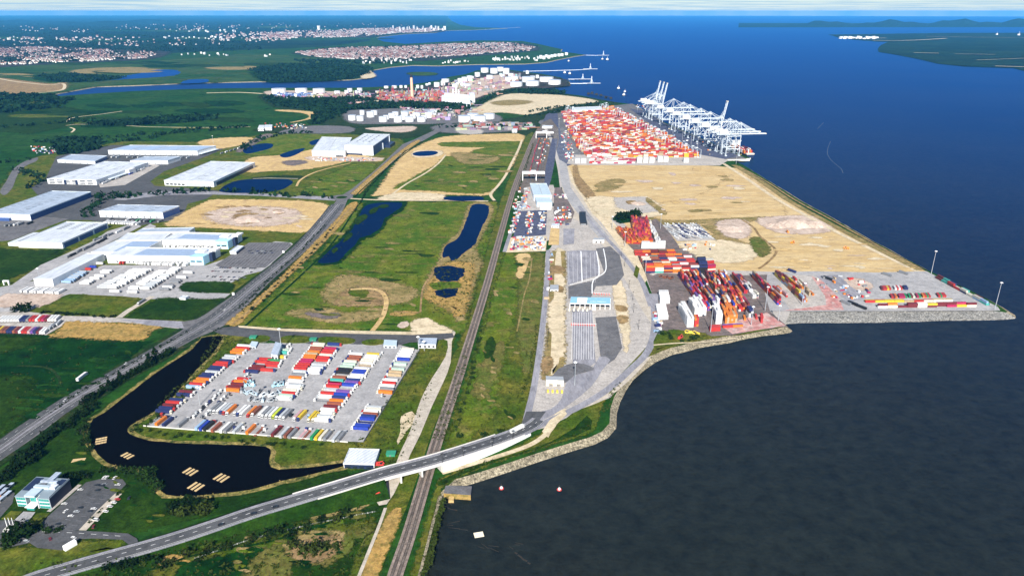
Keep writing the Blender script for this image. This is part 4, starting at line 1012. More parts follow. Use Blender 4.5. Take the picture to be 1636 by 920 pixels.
for f, h in ((flo, 12.4), (fup, 12.2)):
    L, D = f.L, f.D
    f.part(dep, 'office_corner', 'cyan_paint', (L - 20, L + .5, -2.2, 11.5, 0, h + .5)); f.part(dep, 'window', 'glass', (L - 18.5, L - 12, -2.45, -2.22, 4.6, 6.6), (L - 10, L - 2, -2.45, -2.22, 4.6, 6.6)); f.part(dep, 'window', 'white_paint', (L - 19, L - 1, -2.5, -2.22, .6, 3.6))
    f.part(dep, 'side_tower', 'cladding_navy', (L + .02, L + 4, 14, 22, 0, h + 1)); f.part(dep, 'side_tower', 'cladding_white', (L - 6, L + 3.6, 24, D - 1, h - .35, h + 2.2)); f.part(dep, 'plant_box', 'cladding_white', (L - 24, L - 10, D * .45, D * .65, h - .3, h + 1.8))
    f.part(dep, 'dock_canopy', 'cladding_white', (L * .08, L * .84, -2.6, -.05, 5.2, 6))
warehouse('low white gatehouse block between the depot and its car park', (366.8, 401), (377, 402.2), (389, 393), 5, ridges=1, name='gatehouse', cat='gatehouse', band=False,
          extra=lambda f, r: f.part(r, 'dark_panel', 'cladding_navy', (f.L + .02, f.L + .25, .4, f.D - .4, .3, 4)))
warehouse('small white cabin by the depot exit road', (286.5, 475), (296, 475.6), (301, 472.5), 3.6, ridges=1, name='gatehouse', cat='gatehouse', band=False)
# --- high bay warehouse
def w9(f, r):
    for z in (6.5, 12, 17.5): f.part(r, 'cladding_band', 'cladding_pale', (.3, f.L - .3, -.2, -.02, z, z + .8))
    f.part(r, 'shaded_side_cladding', 'cladding_blue', (f.L + .03, f.L + .35, .4, f.D - .4, .4, 23)); f.part(r, 'loading_recess', 'cladding_navy', (f.L * .02, f.L * .62, -.3, -.02, .2, 4.6))  # blue of the right wall carries its shade in the colour
    f.part(r, 'annex', 'cladding_navy', (f.L + .4, f.L + 17, f.D * .62, f.D * .92, 0, 8)); f.part(r, 'vent_stack', 'cladding_pale', (f.L + 1, f.L + 2.6, f.D * .5, f.D * .5 + 1.6, 0, 17)); f.part(r, 'vent_stack', 'cladding_pale', (f.L + 1, f.L + 2.6, f.D * .9, f.D * .9 + 1.6, 0, 24))
    for k in range(3):
        for j in range(5): f.part(r, 'rooflight', 'rooflight', (f.L * (.2 + .22 * k), f.L * (.2 + .22 * k) + 3, f.D * (.3 + .13 * j), f.D * (.37 + .13 * j), 24.7, 25.05))
warehouse('tall white high bay warehouse with a dark shaded side, nearest the upper road', (550.5, 231.7), (595.7, 233.4), (623.2, 214.8), 25, ridges=1, band=False, extra=w9)
warehouse('lower white warehouse wing joined to the left of the high bay block', (498, 240.5), (551, 242), (562, 220), 14.6, ridges=2, band=False, docks=14, front=[(.72, .95, .5, 4)])
warehouse('white roofed shed with a dark glazed front under the embankment, beside the lake', (548.8, 738.9), (597.6, 740.2), (605.7, 717.1), 5.6, roof='roof_white', ridges=1, band=False, name='shed', cat='shed',
          extra=lambda f, r: (f.part(r, 'dark_front', 'cladding_navy', (.5, f.L - .5, -.35, -.03, .2, 4.4)), f.part(r, 'white_fascia', 'cladding_pale', (0, f.L, -.5, -.03, 4.45, 5.4)), *[f.part(r, 'window', 'glass', (f.L * (.08 + .22 * k), f.L * (.22 + .22 * k), -.5, -.36, .8, 2.6)) for k in range(4)]))
# --- office building
fo = Frame((23.8, 791.4), (77.9, 795.4), (110.5, 764.4), 10)
off = thing('office_building', 'three storey turquoise glazed office with grey roof plant beside the car park', 'office', fo.o)
L, D = fo.L, fo.D
fo.part(off, 'wall', 'cladding_grey', (0, L * .3, 0, D, 0, 9.2), (L * .66, L, 0, D, 0, 9.2), (L * .3, L * .66, 3.5, D, 0, 9.2))
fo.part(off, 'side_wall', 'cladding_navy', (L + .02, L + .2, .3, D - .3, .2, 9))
for a0, a1 in ((.015, .285), (.675, .985)):
    for z in (.8, 3.7, 6.6):
        n = 4
        for k in range(n):
            w = (a1 - a0) * L / n
            fo.part(off, 'window', 'glass_green', (a0 * L + k * w + .12, a0 * L + (k + 1) * w - .12, -.16, -.02, z, z + 2.1))
    for z in (2.95, 5.85): fo.part(off, 'window_band', 'cladding_pale', (a0 * L, a1 * L, -.25, -.02, z, z + .7))
for k in range(3):
    for z in (.6, 3.6, 6.6): fo.part(off, 'atrium_pane', 'glass_green', (L * (.32 + .105 * k) + .1, L * (.425 + .105 * k) - .1, 3.2, 3.48, z, z + 2.8))
fo.part(off, 'atrium_fin', 'white_paint', (L * .635, L * .655, -.6, 3.4, 0, 9.4)); fo.part(off, 'entrance_porch', 'glass_green', (L * .36, L * .58, -3.2, 1.4, 0, 2.9)); fo.part(off, 'porch_roof', 'white_paint', (L * .33, L * .61, -4, 3, 3, 3.35))
fo.part(off, 'roof', 'roof_slate', (-.3, L + .3, 3.2, D + .3, 9.25, 9.7), (-.3, L * .3, -.3, 3.15, 9.25, 9.7), (L * .66, L + .3, -.3, 3.15, 9.25, 9.7))
fo.part(off, 'roof_light', 'roof_bluegrey', (L * .29, L * .6, -.6, D * .35, 9.75, 11.2)); fo.part(off, 'plant_room', 'roof_bluegrey', (L * .3, L * .75, D * .4, D * .52, 9.75, 11.8)); fo.part(off, 'plant_room', 'roof_white', (L * .7, L * .92, D * .42, D * .62, 9.75, 11.4))
fo.part(off, 'plant_well', 'door_grey', (L * .35, L * .52, D * .56, D * .7, 9.72, 10.4)); fo.part(off, 'plant_room', 'roof_pale', (L * .3, L * .8, D * .72, D * .8, 9.75, 11.3)); fo.part(off, 'roof_light', 'roof_pale', (L * .45, L * .62, D * .82, D * 1.25, 9.8, 11)); fo.part(off, 'roof_trim', 'cladding_navy', (.4, L * .26, D * .3, D - 1, 9.72, 9.95), (L * .8, L - .6, D * .66, D - 1, 9.72, 9.95))
for sgn in (0,): fo.part(off, 'roof_rail', 'steel', (L - .2, L, .2, D, 9.72, 10.6))
# --- blue gate canopy
fc = Frame((910.6, 484.3), (975, 485.8), (975.3, 475.5), 8)
gate = thing('gate_canopy', 'long light blue canopy over the lorry entrance lanes with lettering on its roof', 'gate', fc.o)
L, D = fc.L, fc.D
fc.part(gate, 'roof', 'sky_blue_paint', (0, L, 0, D, 7.3, 8)); fc.part(gate, 'fascia', 'white_paint', (-.1, L + .1, -.35, -.02, 7.2, 8.05))
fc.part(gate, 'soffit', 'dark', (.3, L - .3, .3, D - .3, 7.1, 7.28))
for k in range(9): fc.part(gate, 'post', 'white_paint', (L * k / 8 - .3, L * k / 8 + .3, .4, 1.1, 0, 7.1)); fc.part(gate, 'post', 'white_paint', (L * k / 8 - .3, L * k / 8 + .3, D - 1.1, D - .4, 0, 7.1))
for k in range(5): fc.part(gate, 'booth', 'cream_paint', (L * (.0 + .11 * k) - .9, L * (.0 + .11 * k) + .9, -7, -3, 0, 2.9))
fc.part(gate, 'booth_block', 'white_paint', (L * .555, L * .64, -3, 4, 0, 6.9)); fc.part(gate, 'window', 'glass', (L * .57, L * .625, -3.2, -3.02, 3.9, 5), (L * .57, L * .625, -3.2, -3.02, 1.2, 2.4))
for k in range(8): fc.part(gate, 'lane_island', 'concrete_block', (L * (.66 + .045 * k) - .3, L * (.66 + .045 * k) + .3, -14, 3, 0, .4))
fc.part(gate, 'logo_panel', 'white_paint', (L * .17, L * .42, D * .1, D * .9, 8.02, 8.05))
def lettering(root, f, text, a, b, size, mat, z):
    cu = bpy.data.curves.new('lettering', 'FONT'); cu.body = text; cu.size = size; cu.extrude = .02
    tmp = bpy.data.objects.new('t', cu); COL.objects.link(tmp)
    me = bpy.data.meshes.new_from_object(tmp.evaluated_get(bpy.context.evaluated_depsgraph_get())); bpy.data.objects.remove(tmp)
    me.materials.clear(); me.materials.append(MAT[mat])
    return ob('lettering', me, root, Vector(f.p(a, b, z)), atan2(f.u.y, f.u.x))
lettering(gate, fc, 'DP WORLD', L * .18, D * .3, 3.0, 'cladding_navy', 8.09); lettering(gate, fc, 'London Gateway', L * .45, D * .3, 3.2, 'white_paint', 8.05)
# --- exit gate
fe = Frame((872.5, 606.5), (900.8, 607.5), (900.2, 603.5), 7)
eg = thing('exit_gate', 'white box shaped gate with a dark roof over two lanes, left of the tall mast', 'gate', fe.o)
L, D = fe.L, fe.D
fe.part(eg, 'roof', 'roof_grey', (0, L, 0, D + 3, 6.3, 7)); fe.part(eg, 'front', 'cream_paint', (0, L, -.5, -.02, 2.9, 6.9), (0, L * .17, -.5, -.02, 0, 2.88), (L * .39, L * .6, -.5, -.02, 0, 2.88), (L * .83, L, -.5, -.02, 0, 2.88)); fe.part(eg, 'side_wall', 'cream_paint', (.02, .5, 0, D + 2.8, 0, 6.25), (L - .5, L - .02, 0, D + 2.8, 0, 6.25))
for k in range(4): fe.part(eg, 'booth', 'yellow_paint', (L * (.02 + .26 * k), L * (.02 + .26 * k) + 1.8, -14, -11, 0, 2.6))
for k in range(3): fe.part(eg, 'lane_island', 'concrete_block', (L * (.28 + .22 * k), L * (.28 + .22 * k) + .6, -20, -2, 0, .4))
fi = Frame((947.5, 383), (965, 383), (966, 381), 6)
ig = thing('inspection_gate', 'small white gate building with two dark lane openings, above the curving lanes', 'gate', fi.o)
L, D = fi.L, fi.D
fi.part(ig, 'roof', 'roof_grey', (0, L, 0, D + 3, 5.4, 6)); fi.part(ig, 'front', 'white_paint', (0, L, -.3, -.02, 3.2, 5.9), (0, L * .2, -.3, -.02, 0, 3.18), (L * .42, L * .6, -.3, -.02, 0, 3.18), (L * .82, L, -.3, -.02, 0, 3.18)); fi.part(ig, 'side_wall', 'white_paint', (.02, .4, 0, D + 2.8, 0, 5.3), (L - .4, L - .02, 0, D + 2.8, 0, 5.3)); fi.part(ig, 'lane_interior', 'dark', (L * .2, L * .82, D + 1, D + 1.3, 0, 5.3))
# --- black curved shell, cabins, workshop
mb = MB(); a, b = G(926.5, 360), G(937.5, 360); c = G(936, 342); dd = (c - b); uu = b - a; N = 8
for k in range(N):
    t0, t1 = k / N, (k + 1) / N
    bend = lambda t: uu * (-.06 + .42 * t - .34 * t * t) * -1
    q = [a + dd * t0 + bend(t0), b + dd * t0 + bend(t0), b + dd * t1 + bend(t1), a + dd * t1 + bend(t1)]
    mb.hexa([tuple(x - a) for x in q] + [tuple(x - a + Vector((0, 0, 4.5))) for x in q], 0, None, True)
r = thing('black_curved_shell', 'black curved shell standing alone on the pale roadway', 'shed', a); mb.build('shell', 'dark', r)
m2 = MB(); m2.hexa([tuple(x - a) for x in (a + uu * .1 + Vector((0, -.3, 0)), b - uu * .1 + Vector((0, -.3, 0)), b - uu * .1, a + uu * .1)] + [tuple(x - a + Vector((0, 0, 3))) for x in (a + uu * .1 + Vector((0, -.3, 0)), b - uu * .1 + Vector((0, -.3, 0)), b - uu * .1, a + uu * .1)]); m2.build('door', 'door_grey', r)
def w_shop(f, r):
    f.part(r, 'lower_roof', 'roof_bluegrey', (f.L * .06, f.L * .92, -f.D * .42, -.4, 0, 9)); f.part(r, 'white_front', 'white_paint', (f.L * .2, f.L * .8, -f.D * .62, -f.D * .43, 0, 7.5)); f.part(r, 'door', 'dark', (f.L * .84, f.L * 1.02, -f.D * .4, -f.D * .3, 0, 5))
warehouse('blue grey roofed workshop with a stepped lower end beside the rail tracks', (853, 312), (881, 312), (873, 293), 12, wall='cladding_pale', roof='roof_bluegrey', ridges=2, name='workshop', cat='workshop', band=False, extra=w_shop)
small = [((879, 462), (892, 462), (892, 455), 3.5, 'roof_grey', 'low office cabin with a dark square roof on the sand beside the gate lanes', 'dark_square'),
         ((668, 549), (696, 549.5), (698, 540), 6, 'roof_pale', 'pale ribbed building at the end of the access road, above the gravel track', None),
         ((613, 551), (633, 552), (634, 543.5), 4, 'roof_bluegrey', 'blue grey roofed pay office at the lorry park entrance', None),
         ((433, 565), (443, 567), (450, 548), 8, 'roof_pale', 'tall blue grey two storey office block in the lorry park corner', None),
         ((398.5, 553), (408, 554), (412, 546), 3, 'roof_bluegrey', 'small blue grey cabin in the top left corner of the lorry park', None),
         ((866, 202.5), (882, 202.5), (884, 200.5), 6, 'roof_white', 'small white cabin at the far end of the rail terminal', None),
         ((818, 208), (826, 208), (827, 205.5), 8, 'roof_white', 'small white cube building behind the upper field', None),
         ((412, 205), (421, 205), (423, 200), 9, 'roof_white', 'first of two white blocks by the far sandy track, the left one', None),
         ((422.5, 204), (434, 204), (435, 199.5), 9, 'roof_white', 'second of two white blocks by the far sandy track, the right one', None),
         ((881, 361), (893, 361), (894, 357), 4, 'roof_white', 'white cabin at the top of the sand strip beside the gate lanes', None)]
for fl, fr, br, h, rm, lb, kind in small:
    f = Frame(fl, fr, br, h); r = thing('site_building', lb, 'building', f.o); L, D = f.L, f.D
    f.part(r, 'wall', 'cladding_white' if rm != 'roof_bluegrey' else 'cladding_pale', (0, L, 0, D, 0, h - .3)); f.part(r, 'roof', rm, (-.4, L + .4, -.4, D + .4, h - .28, h))
    n = max(2, int(L / 4))
    for k in range(n): f.part(r, 'window', 'glass', (L * (k + .2) / n, L * (k + .75) / n, -.2, -.02, h * .3, h * .65))
    f.part(r, 'door', 'door_grey', (L * .46, L * .46 + 1.1, -.25, -.21, 0, 2.1))
# green info cabins in the verge islands
for px, py, lb in ((501, 544.5, 'green hut on the second grass island from the right of the access road'), (405, 541, 'green hut at the left end of the access road'), (625, 727.5, 'green flat topped hut beside the white roofed shed')):
    o = G(px, py); r = thing('hut', lb, 'hut', o); mb = MB(); mb.box(-3.5, 3.5, -2.5, 2.5, 0, 2.8); mb.build('wall', 'green_paint', r)
    mb = MB(); mb.box(-4, 4, -3, 3, 2.8, 3.2); mb.build('roof', 'green_paint', r); mb = MB(); mb.box(-1, .2, -2.7, -2.5, 0, 2.2); mb.build('door', 'door_grey', r)
warehouse('long white shed behind the far end of the main container blocks', (914, 176.5), (962, 174.5), (960, 170), 12, ridges=2, docks=8, name='shed', cat='shed')
# --- power station and chimney
f = Frame((705.5, 157.5), (751.5, 162), (750, 156.5), 22); r = thing('power_station', 'white and pale blue power station hall with a dark arcaded base', 'power station', f.o); L, D = f.L, f.D
f.part(r, 'base', 'dark', (2, L - 2, 3, D, 0, 11)); f.part(r, 'front_hall', 'cladding_pale', (0, L, 0, D, 11, 22)); f.part(r, 'rear_hall', 'cladding_white', (L * .1, L * 1.0, D, D + 60, 0, 27)); f.part(r, 'rear_hall', 'cladding_pale', (L * 1.02, L * 1.2, D + 20, D + 120, 0, 30))
for k in range(9): f.part(r, 'column', 'cladding_pale', (L * k / 8 - 1.5, L * k / 8 + 1.5, .3, 2.5, 0, 11))
for k in range(3): f.part(r, 'flue', 'cladding_pale', (L * (.4 + .1 * k), L * (.4 + .1 * k) + 7, D + 30, D + 36, 26, 48 if k != 1 else 70))
o = G(658.8, 159); r = thing('chimney', 'tall tapering salmon coloured chimney with a black top above the refinery', 'chimney', o)
mb = MB(); mb.cyl(0, 0, 0, 88, 6.6, 5.2, 16); mb.build('shaft', 'chimney_skin', r); mb = MB(); mb.cyl(0, 0, 88, 101, 5.6, 5.3, 16); mb.build('cap', 'dark', r)
# --- oil tanks
def tank_mesh():
    s = MB(); s.cyl(0, 0, 0, .96, 1, 1, 20); s.cyl(0, 0, .96, 1.0, 1.012, 1.012, 20); t = MB(); t.cyl(0, 0, 1.0, 1.05, .985, .1, 20)
    l = MB(); l.beam((1.03, 0, 0), (1.03, 0, 1.04), .05)
    return s.mesh('shell', ['cladding_white']), t.mesh('roof', ['roof_pale']), l.mesh('ladder', ['steel'])
TS, TR, TL = tank_mesh()
def tank(px, py, wpx, hpx, label, group):
    o = G(px, py); k = px_per_m(o); R_ = wpx / k / 2; h = hpx / k
    o = o + Vector((0, R_, 0))
    r = thing('oil_tank', label, 'oil tank', o, 0, group)
    for nm, me in (('shell', TS), ('roof', TR), ('ladder', TL)): ob(nm, me, r, scale=(R_, R_, h))
TG = {
 'big tanks behind the upper field': [(741.5, 196, 20, 9.5), (766, 196, 20, 9.5), (755, 191, 18, 8), (781, 191, 17, 8)],
 'near tank farm': [(561.5, 193, 12, 8), (574.5, 194, 11, 8), (578, 184, 7.5, 7), (591, 188, 12, 8.5), (597, 184.5, 10, 7), (611, 195.5, 13, 8), (616.5, 191.5, 9, 6.5), (625.5, 189, 11.5, 7), (631, 185.5, 10, 6), (635, 196, 13, 9), (643, 192, 9, 7), (646, 186, 11.5, 6.5), (653.5, 195.5, 13, 8), (659, 190, 10, 6.5), (665, 188.5, 12, 7.5), (672.5, 195.5, 13, 7.5), (677, 191, 9, 6), (685, 189, 13, 8.5), (688, 185, 11, 6.5), (694, 188, 6, 6)],
 'along the creek bank at the left': [(442.5, 150.5, 22, 7.5), (479, 150.5, 18.5, 8), (507.5, 150.5, 18.5, 7.5), (538, 151, 9, 5), (553.5, 150, 7, 5), (558, 147, 8, 5), (571, 150.5, 10, 5), (574, 146.5, 8, 5)],
 'along the refinery waterfront': [(616.5, 141.5, 7, 3.5), (629.5, 141.5, 8, 4), (640.5, 141, 5, 4), (648, 141, 4, 4), (667, 141.5, 5, 5), (674, 142, 4, 5), (682, 137, 5, 3), (686, 135.5, 4, 3), (697.5, 139.5, 9, 7), (707.5, 137, 7, 7), (711, 132, 12, 5)],
 'far tank farm on the point': [(726.5, 142, 9, 7), (731, 137, 8, 5), (735, 132, 8, 6), (742, 132, 9, 8), (739.5, 139, 9, 6), (750, 130, 9, 8), (747, 141, 10, 6), (754, 126.5, 6, 4), (762.5, 123, 8.5, 6.5), (774, 116.5, 12, 7), (782, 127, 10, 6), (789, 118, 12, 8), (799, 114.5, 10, 6.5), (808.5, 119, 10, 9), (812, 131, 10, 7), (803, 123, 7, 3.5), (816, 123, 9, 5), (824.5, 139, 19, 7), (821, 130, 14, 7), (844, 132, 20, 8), (850.5, 138, 21, 7.5), (858.5, 125.5, 5, 5), (851, 126, 8, 4), (873, 131.5, 22, 7), (886, 136, 20, 7), (842.5, 118.5, 5, 5)],
 'on the distant tip of the island': [(864, 94, 5, 5), (869, 95, 5, 5), (873, 92, 5, 4), (877, 94, 5, 5), (882, 92, 5, 4), (887, 91, 5, 4), (893, 90.5, 5, 4), (898, 90, 5, 4), (905, 88.5, 5, 4), (789, 96, 5, 3), (795, 96, 5, 3)]}
for g, lst in TG.items():
    lst = sorted(lst, key=lambda q: q[0])
    for k, (x, y, w, h) in enumerate(lst):
        size = 'broad' if w > 15 else 'narrow' if w < 7 else 'white'
        tank(x, y, w, h, f'{size} oil tank, {nth(k)} from the left, {g}', g)
# ================================================================ VEHICLES
PAL = dict(red=(.50, .035, .03), maroon=(.16, .02, .025), navy=(.02, .03, .12), blue=(.02, .05, .38), orange=(.68, .19, .02), yellow=(.66, .47, .03), white=(.78, .78, .78), grey=(.22, .23, .25), silver=(.50, .53, .56),
           green=(.02, .26, .09), teal=(.07, .42, .36), black=(.015, .016, .02), cream=(.70, .66, .55), pink=(.55, .34, .36), purple=(.18, .08, .33), brown=(.22, .07, .04), lightblue=(.30, .45, .66), crimson=(.42, .02, .09), tan=(.48, .36, .22), lime=(.50, .60, .05), palegreen=(.46, .60, .50), rust=(.30, .09, .05), darkblue=(.02, .04, .18))
NAME = dict(lightblue='pale blue', palegreen='pale green', darkblue='dark blue', lime='lime green', rust='rust red')
PAL = {k: tuple(x * .8 for x in v) for k, v in PAL.items()}
cname = lambda c: NAME.get(c, c)
def lorry_meshes():
    t = MB(); t.box(-1.27, 1.27, 0, 13.4, 1.15, 3.95); t.box(-1.29, 1.29, -.06, .12, 1.1, 4.0); t.box(-1.29, 1.29, 13.28, 13.46, 1.1, 4.0); t.box(-1.31, 1.31, .12, 13.28, 3.86, 3.97); t.box(-1.3, 1.3, .12, 13.28, 1.1, 1.26)
    for k in range(9): t.box(-1.30, 1.30, 1.2 + k * 1.35, 1.32 + k * 1.35, 1.28, 3.85)
    c = MB(); c.hexa([(-1.24, 13.9, .5), (1.24, 13.9, .5), (1.24, 16.1, .5), (-1.24, 16.1, .5), (-1.24, 13.9, 3.4), (1.24, 13.9, 3.4), (1.2, 15.75, 3.3), (-1.2, 15.75, 3.3)]); c.hexa([(-1.0, 13.95, 3.4), (1.0, 13.95, 3.4), (1.0, 15.3, 3.32), (-1.0, 15.3, 3.32), (-1, 13.95, 3.95), (1, 13.95, 3.95), (.9, 14.3, 3.95), (-.9, 14.3, 3.95)])
    g = MB(); g.quad([(-1.1, 16.0, 1.9), (-1.1, 15.83, 3.05), (1.1, 15.83, 3.05), (1.1, 16.0, 1.9)]); g.box(-1.26, 1.26, 14.7, 15.6, 2.0, 2.9); g.box(-1.18, 1.18, 16.02, 16.14, .7, 1.25)
    w = MB(); w.box(-.5, .5, .5, 15.8, .85, 1.12)
    for y in (1.2, 2.5, 3.8, 12.3, 15.2):
        for x in (-1.25, .85): w.box(x, x + .4, y - .5, y + .5, 0, 1.0); w.box(x + .03, x + .37, y - .35, y + .35, 0, 1.06)
    return [('trailer', t.mesh('trailer', ['paint_object'])), ('cab', c.mesh('cab', ['paint_object'])), ('windscreen', g.mesh('windscreen', ['glass'])), ('chassis', w.mesh('chassis', ['tyre']))]
LM = lorry_meshes()
def tractor_mesh():
    w = MB(); w.box(-.45, .45, -3.4, 2, .7, 1.05); w.box(-.8, .8, -2.8, -1.0, 1.05, 1.25)
    for y in (-2.3, 1.2):
        for x in (-1.25, .85): w.box(x, x + .4, y - .5, y + .5, 0, 1.0)
    return w.mesh('chassis', ['tyre'])
TRW = tractor_mesh()
def flat_mesh():
    t = MB(); t.box(-1.25, 1.25, 0, 13.4, 1.05, 1.3); t.box(-1.25, 1.25, 13.2, 13.4, 1.3, 2.5); t.box(-1.28, 1.28, 0, .2, .8, 1.32)
    for k in range(6): t.box(-1.27, 1.27, 1 + 2.2 * k, 1.2 + 2.2 * k, 1.0, 1.34)
    return t.mesh('trailer', ['paint_object'])
TRF = flat_mesh()
def lorry(p, ang, col, label, group, cab='white', kind='box', withcab=True):
    """p: middle of the vehicle; ang: heading (the cab leads)"""
    off = Vector((-sin(ang), cos(ang), 0))
    if kind == 'tractor':
        r = thing('tractor_unit', label, 'lorry', p, ang, group)
        ob('cab', LM[1][1], r, (0, -14.2, 0), color=PAL[cab]); ob('windscreen', LM[2][1], r, (0, -14.2, 0)); ob('chassis', TRW, r); return r
    r = thing('lorry' if withcab else 'trailer', label, 'lorry' if withcab else 'trailer', p - off * (8 if withcab else 6.7), ang, group)
    ob('trailer' if withcab else 'body', TRF if kind == 'flat' else LM[0][1], r, color=PAL[col])
    if withcab:
        ob('cab', LM[1][1], r, color=PAL[cab]); ob('windscreen', LM[2][1], r)
    ob('chassis', LM[3][1], r)
    return r
U0 = (G(556, 706) - G(233, 681)).normalized()
ANG_R = atan2(U0.y, U0.x) - pi / 2        # heading so that the cab points to the right along the front fence
def row(a, b, colours, side, rowname, group='lorries in the lorry park', cabcols=None, jitter=.25):
    """lorries side by side from pixel a (near) to pixel b; colours: words, '-' leaves a gap, ':t' tractor only, ':f' flat trailer"""
    A, B = G(*a), G(*b); toks = colours.split(); n = len(toks); k = 0
    ang = {'R': ANG_R, 'L': ANG_R + pi, 'N': None, 'F': None}[side]
    if ang is None:
        d = (G(400, 552) - G(240, 676)).normalized(); fa_ = atan2(d.y, d.x) - pi / 2
        ang = fa_ if side == 'F' else fa_ + pi
    first = 'near' if side in 'RL' else 'left'
    for i, t in enumerate(toks):
        if t[0] == '-': continue
        p = A.lerp(B, i / max(1, n - 1))
        c, _, kd = t.partition(':'); c, _, cb = c.partition('/')
        kind = {'t': 'tractor', 'f': 'flat', '': 'box'}[kd.replace('x', '')]
        if kind == 'tractor': cb = cb or c
        sh = Vector((-sin(ang), cos(ang), 0)) * RND.uniform(-.8, .8)
        what = {'tractor': f'{cname(cb or c)} tractor unit', 'flat': f'{cname(c)} flatbed lorry', 'box': f'{cname(c)} box lorry'}[kind]
        lorry(p + sh, ang + RND.uniform(-.012, .012), c, f'{what}, {nth(k)} from the {first} end, {rowname}', group, cb or RND.choice(['white'] * 6 + ['cream', 'silver', 'red', 'darkblue']), kind)
        k += 1
row((257, 665), (392, 556), "red:t navy navy maroon red navy - navy maroon - lightblue red orange orange navy/white navy silver navy navy red red navy silver silver - orange orange red white", 'R', 'left edge row of the lorry park')
row((309, 668), (354, 627), "white:t silver:t white:t black:t white:t navy:t white:t white:t silver:t white:t", 'R', 'left column of parked tractor units')
row((325, 669), (366, 632), "grey:t white:t white:t silver:t white:t navy:t white:t white:t grey:t", 'L', 'right column of parked tractor units')
row((370, 626), (424, 577), "orange maroon maroon orange/red red white:t white:t navy maroon maroon grey:f red red", 'L', 'second column behind the tractor units')
row((430, 594), (462, 553), "red - red red green - yellow - teal palegreen cream:f white:t white:t", 'R', 'third column with the green trailers')
row((479, 592), (509, 553), "red red red crimson crimson orange orange tan orange rust rust cream cream", 'L', 'column of red and orange trailers')
row((469, 617), (482, 597), "white white orange/white grey silver", 'R', 'short row below the red column')
row((456, 640), (474, 619), "white palegreen red cream white silver", 'R', 'short row right of the machines')
row((502, 598), (536, 553), "white white silver silver rust:f red red cream red red crimson - darkblue", 'R', 'row right of the red column')
row((515, 642), (534, 616), "grey:f white red silver silver:f crimson", 'L', 'lower left of the central rows')
row((530, 620), (571, 565), "red red teal rust tan:f black black palegreen palegreen cream rust rust white silver:f", 'L', 'upper left of the central rows')
row((515, 674), (558, 620), "white silver white white maroon rust orange darkblue blue purple:x pink:f silver:f", 'R', 'lower right of the central rows')
row((561, 618), (600, 566), "blue purple darkblue white white blue blue white - tan:f cream cream white white yellow brown:f", 'R', 'upper right of the central rows')
row((575, 687), (599, 651), "blue blue navy:f navy:f blue darkblue rust white cream silver grey:f", 'L', 'lower part of right edge row')
row((611, 634), (651, 561), "silver:t orange grey white red/white white grey:f tan tan palegreen grey:f palegreen silver:f blue white white white cream", 'L', 'upper part of right edge row')
row((343, 655), (505, 669), "grey grey white silver silver orange - grey:f white white - orange brown - white grey silver white lime/lime navy silver grey black:t - pink yellow - lightblue:t yellow yellow", 'N', 'upper row facing the camera')
row((259, 675), (305, 679), "orange navy - grey -", 'F', 'left half of front fence row')
row((322, 682), (546, 700), "lightblue blue black - rust - white grey navy:t silver white:t - orange - brown:f white:t - grey:f maroon - silver brown grey - pink:f brown:f - green yellow cream grey - silver grey", 'F', 'front row beside the concrete wall')
# fence wall along the lorry park front
def wall_line(name, label, a, b, h, th, mat, n, cat='wall', gap=.06):
    A, B = G(*a), G(*b); d = B - A; L = d.length; ang = atan2(d.y, d.x)
    r = thing(name, label, cat, A, ang); mb = MB(); mb.box(0, L / n - gap, -th / 2, th / 2, 0, h); mb.box(L / n - gap - .3, L / n - gap + .02, -th / 2 - .05, th / 2 + .05, 0, h + .08); me = mb.mesh('panel', [mat])
    for k in range(n): ob('panel', me, r, (k * L / n, 0, 0))
    return r
wall_line('wall', 'low pale concrete wall along the front edge of the lorry park', (229, 681.5), (556, 707.5), 1.7, .5, 'concrete_block', 46)
wall_line('fence', 'dark mesh fence along the right edge of the lorry park', (581, 708), (671, 560), 2.4, .12, 'door_grey', 40, 'fence')
# equipment in the middle of the lorry park
EQ = random.Random(5)
def machine(px, py, lb, col, s=1.0):
    o = G(px, py); r = thing('construction_machine', lb, 'machine', o, EQ.uniform(0, 3))
    mb = MB(); mb.box(-3.2 * s, 3.2 * s, -1.3, 1.3, .9, 2.2); mb.box(-3 * s, -1.2 * s, -1.2, 1.2, 2.2, 3.4); mb.build('body', col, r)
    mb = MB(); mb.box(.2 * s, 1.9 * s, -.9, .9, 2.2, 3.5); mb.build('cabin', 'glass', r)
    mb = MB(); mb.beam((-2 * s, 0, 3.3), (2.4 * s, 0, 4.6), .6); mb.beam((2.4 * s, 0, 4.6), (3.8 * s, 0, 2.2), .4); mb.build('arm', col if col != 'cyan_paint' else 'steel', r)
    mb = MB()
    for x in (-2.2, 0, 2.2):
        for y in (-1.6, 1.1): mb.box(x * s - .7, x * s + .7, y, y + .5, 0, 1.3)
    mb.build('wheels', 'tyre', r)
mp = [(394, 612), (399, 615), (404, 613), (391, 617), (398, 610), (403, 618), (443, 614), (448, 617), (440, 618), (452, 613), (386, 627), (393, 630), (400, 629), (408, 632), (414, 628), (420, 634), (428, 630), (434, 634), (441, 632), (446, 630), (400, 640), (410, 642), (421, 641), (432, 643), (440, 640)]
mp.sort()
for k, (x, y) in enumerate(mp):
    c = 'cyan_paint' if y < 620 else ['steel', 'cladding_pale', 'roof_bluegrey', 'steel'][k % 4]
    machine(x, y, f"{'pale cyan' if y < 620 else 'grey'} jointed machine, {nth(k)} from the left among the lorry park machines", c)
